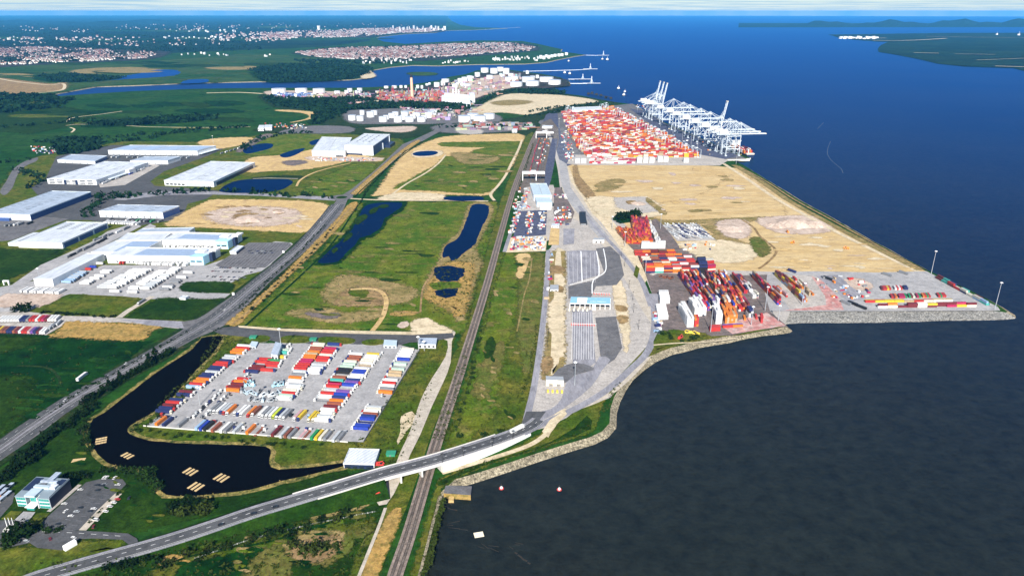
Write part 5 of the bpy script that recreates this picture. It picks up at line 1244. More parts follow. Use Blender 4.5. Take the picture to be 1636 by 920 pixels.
# containers and huts in the middle
# ---- cars
def car_meshes(van=False):
    L_ = 5.4 if van else 4.4; h = 1.0 if not van else 1.3
    b = MB(); b.hexa([(-.88, 0, .35), (.88, 0, .35), (.88, L_, .35), (-.88, L_, .35), (-.86, .05, h), (.86, .05, h), (.86, L_ - .05, h * .85), (-.86, L_ - .05, h * .85)], 0, None, True)
    r0, r1, z = (.05, L_ * .72, 2.1) if van else (.5, L_ * .62, 1.48)
    g = MB(); g.hexa([(-.8, r0, h - .02), (.8, r0, h - .02), (.8, r1 + .5, h * .9), (-.8, r1 + .5, h * .9), (-.7, r0 + .25, z - .04), (.7, r0 + .25, z - .04), (.7, r1 - .2, z - .04), (-.7, r1 - .2, z - .04)])
    t = MB(); t.box(-.69, .69, r0 + .27, r1 - .22, z - .05, z)
    w = MB()
    for y in (.85, L_ - .9):
        for x in (-.92, .72): w.box(x, x + .2, y - .32, y + .32, 0, .62)
    return [('body', b.mesh('body', ['paint_object'])), ('windows', g.mesh('windows', ['glass'])), ('roof_panel', t.mesh('roof_panel', ['paint_object'])), ('wheels', w.mesh('wheels', ['tyre']))]
CM, VM = car_meshes(), car_meshes(True)
def car(p, ang, col, label, group=None, van=False, full=True, cat='car'):
    r = thing('parked_van' if van else 'parked_car', label, 'van' if van else cat, p, ang, group)
    for nm, me in (VM if van else CM): ob(nm, me, r, color=PAL[col] if nm in ('body', 'roof_panel') else None)
aF = atan2((G(137, 771) - G(62, 841)).y, (G(137, 771) - G(62, 841)).x) - pi / 2
for x, y, c, da, v, lb in ((102, 820, 'white', 0, 0, 0), (107.5, 805.5, 'white', 1.6, 0, 'white car at the upper left kerb of the office car park'), (133, 783, 'white', 1.6, 0, 'white car alone near the top left of the office car park'), (164, 766, 'white', 0, 0, 'left of two white cars parked at the top fence of the car park'), (168, 766, 'white', 0, 0, 'right of two white cars parked at the top fence of the car park'), (181, 766.5, 'white', 0, 0, 'white car in the top corner of the office car park'), (192.5, 775, 'white', 1.6, 0, 'white car outside the top right corner of the car park'),
                           (118, 825, 'white', 1.6, 0, 'white car nearest the drive in the lower half of the car park'), (133.5, 812, 'black', 1.6, 0, 'black car in the middle bay of the office car park'), (127, 818, 'silver', 1.6, 0, 'silver car between a black and a white car'), (154.5, 813.5, 'white', 1.6, 0, 'white car beside the light path in the right bay'), (149, 818, 'black', 1.6, 0, 'black car beside the light path in the right bay'),
                           (160, 776, 'black', 1.6, 0, 'first black car in the dark cluster at the top of the car park'), (168, 777, 'black', 1.6, 0, 'second black car in the dark cluster at the top of the car park'), (161, 784, 'black', 1.6, 0, 'third black car in the dark cluster at the top of the car park'), (172, 774, 'grey', 1.6, 0, 'grey car at the right of the dark cluster in the car park'),
                           (158, 832, 'white', 1.5, 1, 'white van parked on the light path beside the grass'), (173, 818, 'white', 1.5, 0, 'lowest white car on the verge of the light path'), (180, 810, 'white', 1.5, 0, 'middle white car on the verge of the light path'), (186, 804, 'white', 1.5, 0, 'top white car on the verge of the light path'), (192, 798.5, 'red', 1.5, 0, 'red car at the top of the light path'), (205, 799, 'black', .3, 0, 'black car on the small fenced pad above the red car'), (148.5, 845, 'maroon', .4, 0, 'dark red car at the lower end of the light path'), (98, 838, 'black', 1.6, 0, 'black car by the bottom entrance of the car park'), (81.5, 864.5, 'maroon', .8, 0, 'dark red car driving on the office forecourt'), (121, 861, 'white', 1.2, 0, 'white car on the drive behind the white sign slab'), (46, 866, 'silver', 1.3, 0, 'silver car half under the tree on the forecourt')):
    car(G(x, y), aF + da, c, lb or 'white car parked in the left row of the office car park', None, bool(v))
# white slab sign
o = G(113, 875); r = thing('sign_slab', 'tall white slab shaped sign on the grass by the forecourt', 'sign', o, -.55); mb = MB(); mb.box(-1.4, 1.4, -4, 4, .4, 4.2); mb.build('slab', 'white_paint', r); mb = MB(); mb.box(-1.6, 1.6, -4.2, 4.2, 0, .38); mb.build('plinth', 'concrete_block', r)
# flag pole island
o = G(18.5, 846); r = thing('flagpole_island', 'pale round paved island on the forecourt carrying the flagpoles', 'island', o); mb = MB(); mb.cyl(0, 0, .7, 1.0, 5.2, 5.2, 28); mb.build('paving', 'concrete_block', r); mb = MB(); mb.cyl(0, 0, 0, .69, 5.4, 5.4, 28); mb.build('kerb_ring', 'gravel', r)
for k, lb in enumerate(('left of three white flagpoles on the round island', 'middle of three white flagpoles on the round island', 'right of three white flagpoles on the round island')):
    r = thing('flagpole', lb, 'flagpole', o + Vector((-2.4 + 2.4 * k, 0, 1.0)), group='flagpoles'); mb = MB(); mb.cyl(0, 0, 0, 9.5, .26, .16, 8); mb.build('pole', 'white_paint', r); mb = MB(); mb.cyl(0, 0, 0, .4, .5, .5, 8); mb.build('base', 'steel', r)
# yard at the left of the office
for k, (x, y, c) in enumerate(((3, 782, 'navy'), (12, 783, 'silver'), (4, 791, 'orange'), (13, 792, 'grey'), (3, 800, 'cream'), (17, 779, 'grey'))):
    r = thing('site_cabin', f'{c} flat roofed site cabin, {nth(k)} in the yard left of the office', 'cabin', G(x, y), aF + 1.57, 'site cabins left of the office'); mb = MB(); mb.box(-3, 3, -1.4, 1.4, .15, 2.7); ob('body', mb.mesh('body', ['paint_object']), r, color=PAL[c]); mb = MB(); mb.box(-3.15, 3.15, -1.5, 1.5, 2.7, 2.9); mb.build('roof', 'roof_pale', r); mb = MB(); mb.box(-2, -.6, -1.5, -1.41, 1.1, 2.1); mb.build('window', 'glass', r)
# cars beside the big depot
CR = random.Random(3)
k = 0
for (a, b, n) in (((343, 428.7), (406, 430), 17), ((338, 434.5), (400, 436), 14), ((330, 443), (389, 445), 15), ((352, 448), (384, 449.5), 7)):
    for i in range(n):
        if CR.random() < .18: continue
        p = G(*a).lerp(G(*b), i / (n - 1)); c = CR.choice(['black'] * 6 + ['grey', 'navy', 'white', 'white', 'silver', 'maroon'])
        car(p, -.55, c, f'{c} car, {nth(k)} counted along the depot car park rows', 'cars in the depot staff car park'); k += 1
k = 0
for i in range(20):
    p = G(394 + CR.uniform(0, 4) + (i % 10) * 4.0, 402 + (i // 10) * 3.6 + CR.uniform(-.6, .6))
    car(p, -.55, CR.choice(['black', 'black', 'grey', 'navy', 'silver']), f'dark car, {nth(k)} in the loose cluster in the striped car park', 'cars in the striped car park'); k += 1
for i in range(14): dashes('parking_marking', f"{352+i*6.0},{426} {398+i*5.0},{389.5}", 'asphalt_grey', 12, .5, 1, 0, 0, 0)
# white trailers in the depot yard
UD = (fup.u); aD = atan2(UD.y, UD.x) - pi / 2
WD = fa.w; aW = atan2(WD.y, WD.x) - pi / 2
def trailers(a, b, n, ang, rowname, skip=.12, cols=('white',), group='trailers in the depot yard'):
    A, B = G(*a), G(*b); k = 0
    for i in range(n):
        if CR.random() < skip: continue
        c = CR.choice(cols); p = A.lerp(B, i / max(1, n - 1)) + Vector((CR.uniform(-1.2, 1.2), 0, 0))
        lorry(p, ang + CR.uniform(-.02, .02), c, f'{cname(c)} trailer, {nth(k)} from the near end, {rowname}' if ang in (aD,) else f'{cname(c)} trailer, {nth(k)} from the left, {rowname}', group, withcab=False); k += 1
trailers((133, 457), (176, 433), 13, aD, 'the sparse first column of the depot yard', .35)
trailers((165, 461), (219, 433), 18, aD, 'the second column of the depot yard', .1, ('white', 'white', 'silver'))
trailers((181, 461.5), (235, 433), 18, aD, 'the third column of the depot yard', .08)
trailers((213, 463), (261, 435.5), 17, aD, 'the fourth column of the depot yard', .15)
trailers((233, 463), (283, 431), 19, aD, 'the fifth column of the depot yard', .12, ('white', 'silver'))
trailers((264, 464), (304, 435), 12, aD, 'the sparse last column of the depot yard', .4, ('white', 'grey'))
trailers((108, 452.5), (133, 437), 10, aD, 'the silver column beside the long wing', .05, ('silver', 'lightblue'))
trailers((222, 421), (303, 424.5), 24, aW, 'docks of the lower solar block', .2)
trailers((267, 394.5), (340, 397.5), 24, aW, 'docks of the upper solar block', .15)
trailers((41, 465.5), (99, 468), 15, aW, 'the front of the long wing', .05)
trailers((170, 356.5), (222, 359), 18, aW, 'the lane behind the depot', .05)
trailers((112, 411), (170, 383), 16, aW, 'lane beside the blue panelled warehouse', .45, ('black', 'grey'))
trailers((150, 386), (205, 366), 14, aW, 'upper lane beside the panelled warehouse', .25, ('white', 'grey', 'silver'))
for x, y, c, lb in ((184, 467.5, 'white', 'white trailer alone at the lower edge of the depot yard, the left of two'), (212, 468.5, 'white', 'white trailer alone at the lower edge of the depot yard, the right of two'), (139, 432, 'red', 'red trailer near the inner corner of the depot wing'), (147, 428.5, 'blue', 'blue trailer near the inner corner of the depot wing'), (196, 420.5, 'red', 'left of two red trailers at the depot wall'), (201, 420.5, 'red', 'right of two red trailers at the depot wall'), (158, 423, 'white', 'white trailer close to the inner corner of the depot')):
    lorry(G(x, y), aD if c != 'red' or x < 150 else aW, c, lb, None, withcab=False)
lorry(G(226, 485), aW + pi, 'grey', 'lorry with a dark trailer leaving by the narrow driveway between two lawns', None)
for a, b, n, ang, rn, sk, cl in (((52, 350), (118, 322), 14, aW, 'lane beside the blue shaded warehouse', .25, ('red', 'white', 'yellow', 'crimson', 'silver')), ((6, 362), (48, 358), 7, aW, 'apron below the blue shaded warehouse', .2, ('white', 'grey', 'black')), ((166, 294), (228, 272), 10, aW, 'apron of the three bay warehouse', .3, ('white', 'silver', 'blue')), ((170, 352), (256, 355), 16, aW, 'apron below the striped roof warehouse', .3, ('white', 'black', 'green', 'grey')), ((180, 252), (300, 253), 15, aW, 'apron of the long low warehouse', .35, ('white', 'grey', 'silver')), ((355, 246), (388, 236), 6, aW, 'road edge above the sand site', .3, ('white', 'grey'))):
    trailers(a, b, n, ang, rn, sk, cl, 'trailers in the logistics park')
# left yard of trailers by the ploughed plot
cols = "white white white white white white white navy navy grey red/white red white red crimson maroon white white white".split()
aL = atan2((G(106, 512) - G(84, 534)).y, (G(106, 512) - G(84, 534)).x) - pi / 2
for (a, b, cl, rn) in (((3, 512), (92, 511), cols, 'back row beside the straw field'), ((-2, 529), (74, 531), "maroon yellow brown brown navy navy rust maroon white red red pink purple navy maroon white white".split(), 'front row beside the straw field')):
    for i, c in enumerate(cl):
        lorry(G(*a).lerp(G(*b), i / (len(cl) - 1)), aL + pi, c.split('/')[0], f"{cname(c.split('/')[0])} trailer, {nth(i)} from the left, {rn}", 'trailers in the left yard', withcab=False)
for i in range(3): lorry(G(82 + i * 6, 525 - i * 3.4), aL + pi, ['silver', 'grey', 'silver'][i], f'silver trailer, {nth(i)} from the left at the right edge of the left yard', 'trailers in the left yard', withcab=False)
# traffic
bd = (G(838, 683) - G(824, 690)).normalized()
rdir = (G(103, 650) - G(60, 682)).normalized(); aRd = atan2(rdir.y, rdir.x) - pi / 2
lorry(G(132, 604), aRd + .05, 'white', 'white lorry on the farm track beside the dual carriageway', None)
TR_ = []
for x, y, c, v, da, lb in ((106.5, 638, 'white', 0, pi, 'white car nearest the left edge on the dual carriageway'), (126, 628, 'silver', 0, pi, 'silver car on the dual carriageway below the tall hedge'), (203, 580, 'white', 0, pi, 'white car on the dual carriageway midway to the junction'), (228, 571, 'silver', 0, 0, 'silver car on the dual carriageway near the junction'), (358, 497, 'white', 0, 0, 'white car just past the junction on the dual carriageway'), (512, 356, 'white', 0, 0, 'white car just below the roundabout'), (600, 281, 'silver', 0, 0, 'silver car on the road above the roundabout'), (640, 247, 'white', 1, 0, 'white van on the road beside the high bay warehouse')):
    car(G(x, y), aRd + da, c, lb, None, bool(v))
# ================================================================ BRIDGE ROAD
BR = "20,940,.0 60,924,.0 150,898,.3 254,869,1 330,845,2 400,821,3.5 470,800,5 540,779,6.8 610,758,8 660,745,8.2 700,734,8 765,713.5,6 810,698,3.5 845,684,1.2 862,672,.25"
bp = [G(*map(float, q.split(','))) for q in BR.split()]
bpts, bl, brr = ribbon_mesh(bp, 10.5, None, 4)
mb = MB(); me_ = MB()
for i in range(len(bpts) - 1):
    mb.quad([q + Vector((0, 0, 1.05)) for q in (brr[i], brr[i + 1], bl[i + 1], bl[i])])
mb.build('bridge_road', 'asphalt', None, 'structure')
_, o1, o2 = ribbon_mesh(bp, 15, None, 4)
mb = MB()
for i in range(len(bpts) - 1): mb.quad([q + Vector((0, 0, .95)) for q in (o2[i], o2[i + 1], o1[i + 1], o1[i])])
mb.build('road_shoulder', 'asphalt_grey', None, 'structure')
def at_x(px):
    return min(range(len(bpts)), key=lambda i: abs(px_of(bpts[i])[0] - px))
i0, i1, i2 = at_x(612), at_x(703), at_x(835)
# earth slopes of the approach
mb = MB()
for i in range(0, i0):
    for A_, sg in ((o1, 1), (o2, -1)):
        a, b = A_[i], A_[i + 1]; na = (a - bpts[i]).normalized(); nb = (b - bpts[i + 1]).normalized()
        fa2, fb2 = a + na * (3 + a.z * 1.7), b + nb * (3 + b.z * 1.7); fa2.z = fb2.z = -.4
        q = [a + Vector((0, 0, .94)), b + Vector((0, 0, .94)), fb2, fa2]
        mb.quad(q if sg < 0 else q[::-1])
mb.build('embankment', 'grass_near', None, 'structure')
mb = MB()
for i in range(i1, len(bpts) - 1):
    a, b = o1[i], o1[i + 1]; na = (a - bpts[i]).normalized(); nb = (b - bpts[i + 1]).normalized()
    fa2, fb2 = a + na * (1 + a.z * 1.4), b + nb * (1 + b.z * 1.4); fa2.z = fb2.z = -.4
    mb.quad([fa2, fb2, b + Vector((0, 0, .94)), a + Vector((0, 0, .94))])
mb.build('embankment', 'grass_olive', None, 'structure')
br = thing('road_bridge', 'long white sided road bridge crossing over the railway tracks and gravel lane', 'bridge', bpts[i0])
B0 = bpts[i0]
def strip(name, pts_, z0, z1, mat, th=.35, lo=None):
    mb = MB()
    for i in range(len(pts_) - 1):
        a, b = pts_[i] - B0, pts_[i + 1] - B0; d = (b - a); n_ = Vector((-d.y, d.x, 0)).normalized() * th / 2
        la, lb2 = (z0, z0) if lo is None else (lo - pts_[i].z, lo - pts_[i + 1].z)
        mb.hexa([a - n_ + Vector((0, 0, la)), b - n_ + Vector((0, 0, lb2)), b + n_ + Vector((0, 0, lb2)), a + n_ + Vector((0, 0, la)), a - n_ + Vector((0, 0, z1)), b - n_ + Vector((0, 0, z1)), b + n_ + Vector((0, 0, z1)), a + n_ + Vector((0, 0, z1))], 0, None, True)
    return mb.build(name, mat, br)
_, e1, e2 = ribbon_mesh(bp, 15.4, None, 4)
mb = MB()
for i in range(i0 - 2, i1 + 1):
    a, b, c, d = [q - B0 for q in (e2[i], e2[i + 1], e1[i + 1], e1[i])]
    mb.hexa([q + Vector((0, 0, -.9)) for q in (a, b, c, d)] + [q + Vector((0, 0, .9)) for q in (a, b, c, d)], 0, None, True)
mb.build('deck', 'concrete_block', br)
strip('parapet', e2[i0 - 6:i2], .5, 1.9, 'concrete_block'); strip('parapet', e1[i0 - 8:i2 - 3], .5, 1.7, 'concrete_block')
strip('retaining_wall', e2[i1:i2 + 1], 0, .6, 'cladding_white', .6, lo=-.3)
for k in range(9):
    i = i1 + int((i2 - i1) * k / 9); a = e2[i] - B0; d = (e2[i + 1] - e2[i]).normalized(); ang = atan2(d.y, d.x)
    mb = MB(); mb.obox(a.x, a.y, -B0.z - .3, .35, .95, B0.z + a.z + .7, ang); mb.build('wall_rib', 'concrete_block', br)
for px in (612, 640, 668, 699):
    i = at_x(px); a = bpts[i]; d = (bpts[i + 1] - a).normalized(); ang = atan2(d.y, d.x)
    mb = MB(); mb.obox(a.x - B0.x, a.y - B0.y, -B0.z - .3, 1.3, 13.5, a.z - .65, ang); mb.build('pier', 'concrete_block', br)
for nm, sh, on, off_, w in (('road_marking', 0, 3, 6, .28), ('road_marking', 4.6, 1, 0, .2), ('road_marking', -4.6, 1, 0, .2)):
    _, a, b = ribbon_mesh(bpts, 2 * abs(sh) + 1e-3, None, 0)
    ln = a if sh > 0 else b
    dashes(nm, [q + Vector((0, 0, 1.05)) for q in ln], 'marking', .9, w, on, off_, 0, 0)
# guard rail with posts on the near side of the approach
gr = thing('guard_rail', 'long low post and rail barrier along the near side of the bridge approach road', 'barrier', o2[2])
pm = MB(); pm.box(-.12, .12, -.12, .12, 0, 1.5); pme = pm.mesh('post', ['steel']); rl = MB(); k = 0
acc = 0
for i in range(2, i0 - 6):
    a, b = o2[i], o2[i + 1]; rl.beam(a - o2[2] + Vector((0, 0, 2.1)), b - o2[2] + Vector((0, 0, 2.1)), .14, .3)
    L_ = (b - a).length; n = max(1, int(L_ / 4))
    for j in range(n): ob('post', pme, gr, a.lerp(b, j / n) - o2[2] + Vector((0, 0, .9)))
rl.build('rail', 'steel', gr)
i = at_x(832); d = (bpts[i + 1] - bpts[i]).normalized(); ang = atan2(d.y, d.x) - pi / 2
l_ = lorry(bpts[i] + Vector((-d.y, d.x, 0)) * 2 + Vector((0, 0, 1.1)), ang, 'white', 'white lorry coming over the bridge onto the port roads', None)
for px, lb in ((438, 'dark car on the bridge approach nearest the lake'), (393, 'black car on the bridge approach ahead of the others'), (352, 'dark car lowest on the bridge approach')):
    i = at_x(px); d = (bpts[i + 1] - bpts[i]).normalized(); car(bpts[i] + Vector((d.y, -d.x, 0)) * 2.2 + Vector((0, 0, 1.08)), atan2(d.y, d.x) - pi / 2, 'black', lb)
# red telehandler under the bridge, red trailer by the shed
for x, y, lb, c in ((602, 795, 'red and white lifting machine under the bridge on the gravel lane', 'red_paint'), (607, 744, 'red tracked machine between the shed and the bridge', 'red_paint')): machine(x, y, lb, c, 1.0)
# ================================================================ CONTAINERS
def container_mesh():
    m = MB(); L, w, h = 12.19, 2.44, 2.6
    m.box(-w / 2 + .05, w / 2 - .05, -L / 2 + .05, L / 2 - .05, .12, h - .05)
    for x in (-1, 1):
        for y in (-1, 1): m.box(x * (w / 2 - .09) - .09, x * (w / 2 - .09) + .09, y * (L / 2 - .09) - .09, y * (L / 2 - .09) + .09, 0, h)
        m.box(x * (w / 2 - .06) - .06, x * (w / 2 - .06) + .06, -L / 2 + .19, L / 2 - .19, 0, .16); m.box(x * (w / 2 - .06) - .06, x * (w / 2 - .06) + .06, -L / 2 + .19, L / 2 - .19, h - .12, h - .004)
        for k in range(5): m.box(x * (w / 2 - .03) - .03, x * (w / 2 - .03) + .03, -4.6 + k * 2.3 - .4, -4.6 + k * 2.3 + .4, .17, h - .13)
        m.box(-w / 2 + .19, w / 2 - .19, x * (L / 2 - .05) - .05, x * (L / 2 - .05) + .05, 0, .15)
    for x in (-.5, .5): m.box(x - .05, x + .05, -L / 2 - .02, -L / 2 + .05, .2, h - .2)
    return m.mesh('container', ['paint_object'])
CME = container_mesh()
CONT = []     # (priority, pos, ang, colour, tier, column, row, phrase)
KR = random.Random(11)
def pick(pal):
    t = []
    for q in pal.split():
        n, _, w = q.partition('*'); t += [n] * (int(w) if w else 1)
    return lambda: KR.choice(t)
def cblock(phrase, p0, p1, p2, orient, hmin, hmax, pal, gap=0.0, fill=1.0, gaprow=0):
    A, B, C = G(*p0), G(*p1), G(*p2); u, v = B - A, C - A
    Lu, Lv = u.length, v.length; u.normalize(); v.normalize(); ch = pick(pal)
    cu, cv = (12.5, 2.6) if orient == 'u' else (2.6, 12.5)
    nu, nv = max(1, int(Lu / cu)), max(1, int(Lv / cv)); ang = atan2(u.y, u.x) - pi / 2 if orient == 'u' else atan2(v.y, v.x) - pi / 2
    hs = [[0] * nv for _ in range(nu)]
    for i in range(nu):
        for j in range(nv):
            if KR.random() > fill or (gaprow and (j if orient == 'u' else i) % gaprow == gaprow - 1): continue
            hs[i][j] = KR.randint(hmin, hmax)
    for i in range(nu):
        for j in range(nv):
            for t in range(hs[i][j]):
                pos = A + u * (cu * (i + .5)) + v * (cv * (j + .5)) + Vector((0, 0, .8 + 2.61 * t))
                front = hs[i][j - 1] if j else 0; side = hs[i - 1][j] if i else 0
                vis = (t == hs[i][j] - 1) or t >= front
                k = px_per_m(pos)
                CONT.append(((1 if vis else 0, k), pos, ang, ch(), t, i, j, phrase, nu, nv))
RED = 'red*6 maroon*3 orange*3 crimson*2 rust*3 white navy blue tan'
cblock('red pile beside the green bushes', (1001, 390), (1030, 391), (981, 366), 'v', 2, 3, 'red*5 orange*5 rust*2 maroon tan')
cblock('tallest red pile below the bushes', (1012, 383), (1041, 383), (1007, 356), 'v', 4, 5, 'red*6 crimson*3 maroon orange*2')
cblock('orange end of the tallest pile', (1028, 391), (1044, 390), (1022, 384), 'v', 3, 4, 'orange*6 red*2 yellow')
cblock('white line beside the red pile', (1047, 390), (1057, 390), (1031, 357), 'v', 2, 3, 'white*8 cream')
cblock('white blocks above the mixed front', (1024, 398), (1070, 398), (1025, 392), 'u', 2, 3, 'white*6')
cblock('long row behind the mixed front', (1014, 409), (1086, 408), (1012, 404), 'u', 1, 2, 'red*4 orange*4 maroon*2 green')
cblock('mixed front of the middle depot', (1032, 437), (1118, 436.5), (1021, 416), 'u', 3, 4, 'red*6 orange*5 maroon*4 rust*3 navy*2 tan teal white cream*2', 0, .95, 7)
cblock('black stack at the depot lane', (1116, 437), (1129, 436.5), (1112, 424), 'u', 4, 5, 'black*5 navy*2')
cblock('stack right of the black one', (1129.5, 436), (1142, 435), (1125, 424), 'u', 3, 4, 'red*4 cream*3 crimson')
cblock('left mass of the shore depot', (1120, 497), (1158, 497), (1082, 441), 'v', 2, 4, RED + ' purple*3 navy*4 cream white', 0, .96, 6)
cblock('right mass of the shore depot', (1160, 499), (1201, 498), (1123, 440), 'v', 2, 4, RED + ' tan*3 orange*3 navy*2 white*2', 0, .96, 6)
cblock('upper right mass of the shore depot', (1188, 470), (1204, 470), (1166, 441), 'v', 2, 3, RED + ' navy*2 purple', 0, .95)
cblock('pale row right of depot centre', (1202, 478), (1212, 478), (1178, 455), 'v', 2, 3, 'white*5 pink*3 cream*2')
cblock('teal end stack, shore depot', (1196, 508), (1206, 508), (1188, 498), 'v', 3, 4, 'teal*2 navy*2 white*2 black*2')
cblock('tall white stack nearest grass bank', (1097, 524), (1108, 524), (1080, 493), 'v', 4, 5, 'white*9 silver')
cblock('white arm behind the tall stack', (1109, 507), (1128, 505), (1099, 488), 'v', 4, 5, 'white*9')
cblock('red end beside tall white stack', (1109, 523), (1117, 522), (1106, 512), 'v', 2, 4, 'red*4 orange*2 crimson')
cblock('second tall white stack', (1143, 519), (1156, 518), (1136, 490), 'v', 4, 5, 'white*9 silver')
cblock('orange stack right of white stack', (1158, 518), (1178, 516), (1150, 498), 'v', 3, 4, 'orange*8 tan*2')
cblock('red stack behind white stack', (1122, 500), (1132, 500), (1115, 487), 'v', 3, 5, 'red*6 crimson*2')
cblock('low white line by depot road', (1051, 512), (1074, 511), (1047, 490), 'u', 2, 2, 'white*9', 0, 1, 4)
cblock('upper white line by depot road', (1054, 486), (1078, 486), (1051, 470), 'u', 2, 3, 'white*9', 0, .9, 4)
cblock('lone flat row near shore corner', (1154, 525), (1188, 523), (1153, 521), 'u', 1, 1, 'blue*2 red*2 orange*2')
cblock('scattered boxes at shore corner', (1190, 520), (1226, 516), (1186, 503), 'v', 1, 2, 'orange*3 red*3 maroon silver tan', 0, .35)
cblock('red block by the corner mast', (1134, 531), (1147, 530), (1133, 526), 'u', 2, 2, 'red*5')
cblock('first separate row, pale yard', (1241, 488), (1249, 487), (1197, 440), 'v', 2, 4, RED + ' maroon*3 tan*2', 0, .95)
cblock('second separate row, pale yard', (1281, 484), (1290, 483), (1235, 439), 'v', 2, 4, 'orange*3 yellow*2 maroon*3 red*2 lightblue tan*2 rust*2', 0, .95)
cblock('short row between separate rows', (1252, 476), (1262, 476), (1232, 458), 'v', 1, 2, 'pink*2 red*2 orange*2', 0, .6)
cblock('low row on the red paving', (1292, 474), (1303, 473), (1262, 444), 'v', 1, 2, 'red*2 pink*2 tan*2 orange cream', 0, .6)
cblock('front quay row, right yard', (1402, 493), (1560, 491), (1400, 490), 'u', 1, 2, 'maroon*4 crimson*2 orange*2 yellow*2 white*3 cream*2', 0, .97)
cblock('middle row, right yard', (1382, 484.5), (1524, 483), (1380, 481), 'u', 1, 1, 'yellow*4 white*3 red*2 cream*2 blue*2 tan*2', 0, .95)
cblock('row behind the middle row', (1424, 478), (1512, 476), (1420, 470.5), 'v', 1, 1, 'maroon*2 red*4 orange*3 navy green*2 cream*2 crimson*2', 0, .8)
cblock('short row, right yard', (1408, 465), (1452, 464), (1404, 457), 'v', 1, 1, 'red*3 yellow*3 white*3 navy maroon*2', 0, .75)
cblock('outer line along sea wall', (1575, 489), (1582, 488.5), (1488, 442), 'v', 1, 2, 'teal*3 maroon*3 navy*3 red*2 lightblue*2 cream*2', 0, .97)
# rail boxes
for a, b, ph in (((844.5, 286), (855.5, 240), 'the lower left train'), ((862.5, 258), (870.8, 224), 'the right hand train'), ((856.5, 283), (862, 258), 'the middle train'), ((856, 240), (862, 222), 'the far left train')):
    A, B = G(*a), G(*b); d = B - A; n = int(d.length / 13.2); ang = atan2(d.y, d.x) - pi / 2
    for i in range(n):
        if KR.random() < .12: continue
        CONT.append(((1, px_per_m(A)), A.lerp(B, (i + .5) / n) + Vector((0, 0, 2.2)), ang, KR.choice(['red', 'crimson', 'maroon', 'red', 'rust', 'orange']), 0, 0, i, ph, 1, n))
CONT.sort(key=lambda q: (-q[0][0], -q[0][1]))
seen = {}
TIER = ['ground', 'second', 'third', 'fourth', 'fifth']
indiv, rest = CONT[:300], CONT[300:]
for (_, pos, ang, col, t, i, j, ph, nu, nv) in indiv:
    lb = f'{cname(col)} container, {TIER[t]} tier, {nth(i)} across, {nth(j)} back, {ph}' if 'train' not in ph else f'{cname(col)} container, {nth(j)} wagon along {ph}'
    ob('shipping_container', CME, None, pos, ang, PAL[col], label=lb, cat='container', group='shipping containers')
sb = MB()
for (_, pos, ang, col, *_r) in rest: sb.obox(pos.x, pos.y, pos.z, 2.44, 12.19, 2.59, ang, 0, PAL[col])
# main terminal: hundreds of stacks, told apart no longer
Q0, Q1 = G(1022, 175), G(1184.5, 249.5); qd = (Q1 - Q0).normalized(); qn = Vector((qd.y, -qd.x, 0))
if qn.x > 0: qn = -qn
qa = atan2(qn.y, qn.x) - pi / 2
def inside(p, poly):
    x, y = p; c = False
    for i in range(len(poly)):
        (x0, y0), (x1, y1) = poly[i], poly[i - 1]
        if (y0 > y) != (y1 > y) and x < (x1 - x0) * (y - y0) / (y1 - y0) + x0: c = not c
    return c
TPOLY = [(897, 180), (915, 177.5), (1004, 171), (1012, 176), (1072, 222), (1112, 246), (1116, 252), (938, 252), (924, 236), (908, 208)]
LTOT = (Q1 - Q0).length
s = 0
pals = [pick('red*10 crimson*5 orange*3 maroon*4 pink'), pick('orange*4 red*6 tan*4 yellow*2 cream*2 rust*2'), pick('white*5 cream*4 tan*2 red*3'), pick('red*6 maroon*3 orange*3 cream*2 navy'), pick('red*5 orange*4 white*2 tan*3 purple*2 maroon*2 rust*2')]
while s < LTOT + 300:
    for k in range(9):
        base = Q0 + qd * (s + k * 2.75 - 120); t = 96; pl = KR.choice(pals) if k % 9 == 0 else pl
        while t < 560:
            p = base + qn * t
            if inside(px_of(p), TPOLY) and KR.random() < .76:
                if int(t / 60 + s / 45) % 3 == 0 and KR.random() < .2: pl = KR.choice(pals)
                h = KR.choice((1, 1, 2, 2, 3, 4))
                for q in range(max(0, h - 2), h): sb.obox(p.x, p.y, .5 + 2.6 * q if q > h - 2 else .5, 2.44, 12.19, 2.59 if q > h - 2 else 2.6 * (h - 1) - .02, qa, 0, PAL[pl()])
            t += 12.7
    s += 36
for (x0, x1, y, z) in ((918, 937, 261, 4), (1017, 1046, 260.5, 5), (1050, 1068, 259, 5), (1088, 1104, 260, 4)):
    A, B = G(x0, y), G(x1, y); d = (B - A); a = atan2(d.y, d.x); n = max(1, int(d.length / 12.6))
    for i in range(n):
        for j in range(5):
            p = A.lerp(B, (i + .5) / n) + Vector((0, j * 2.6, 0))
            for t in range(z): sb.obox(p.x, p.y, .5 + 2.6 * t, 12.19, 2.44, 2.58, a, 0, PAL['white'] if KR.random() < .93 else PAL['cream'])
for i in range(150):
    p = G(KR.uniform(944, 1014), KR.uniform(254, 262)); sb.obox(p.x, p.y, .5, 12.19, 2.44, 2.6 * KR.randint(1, 2), 0, 0, PAL[KR.choice(['red', 'crimson', 'white', 'pink', 'white', 'cream'])])
sb.c = [tuple(x * .82 for x in c) if c else c for c in sb.c]
sb.build('stacked_containers', 'paint_piece', None, 'stuff')
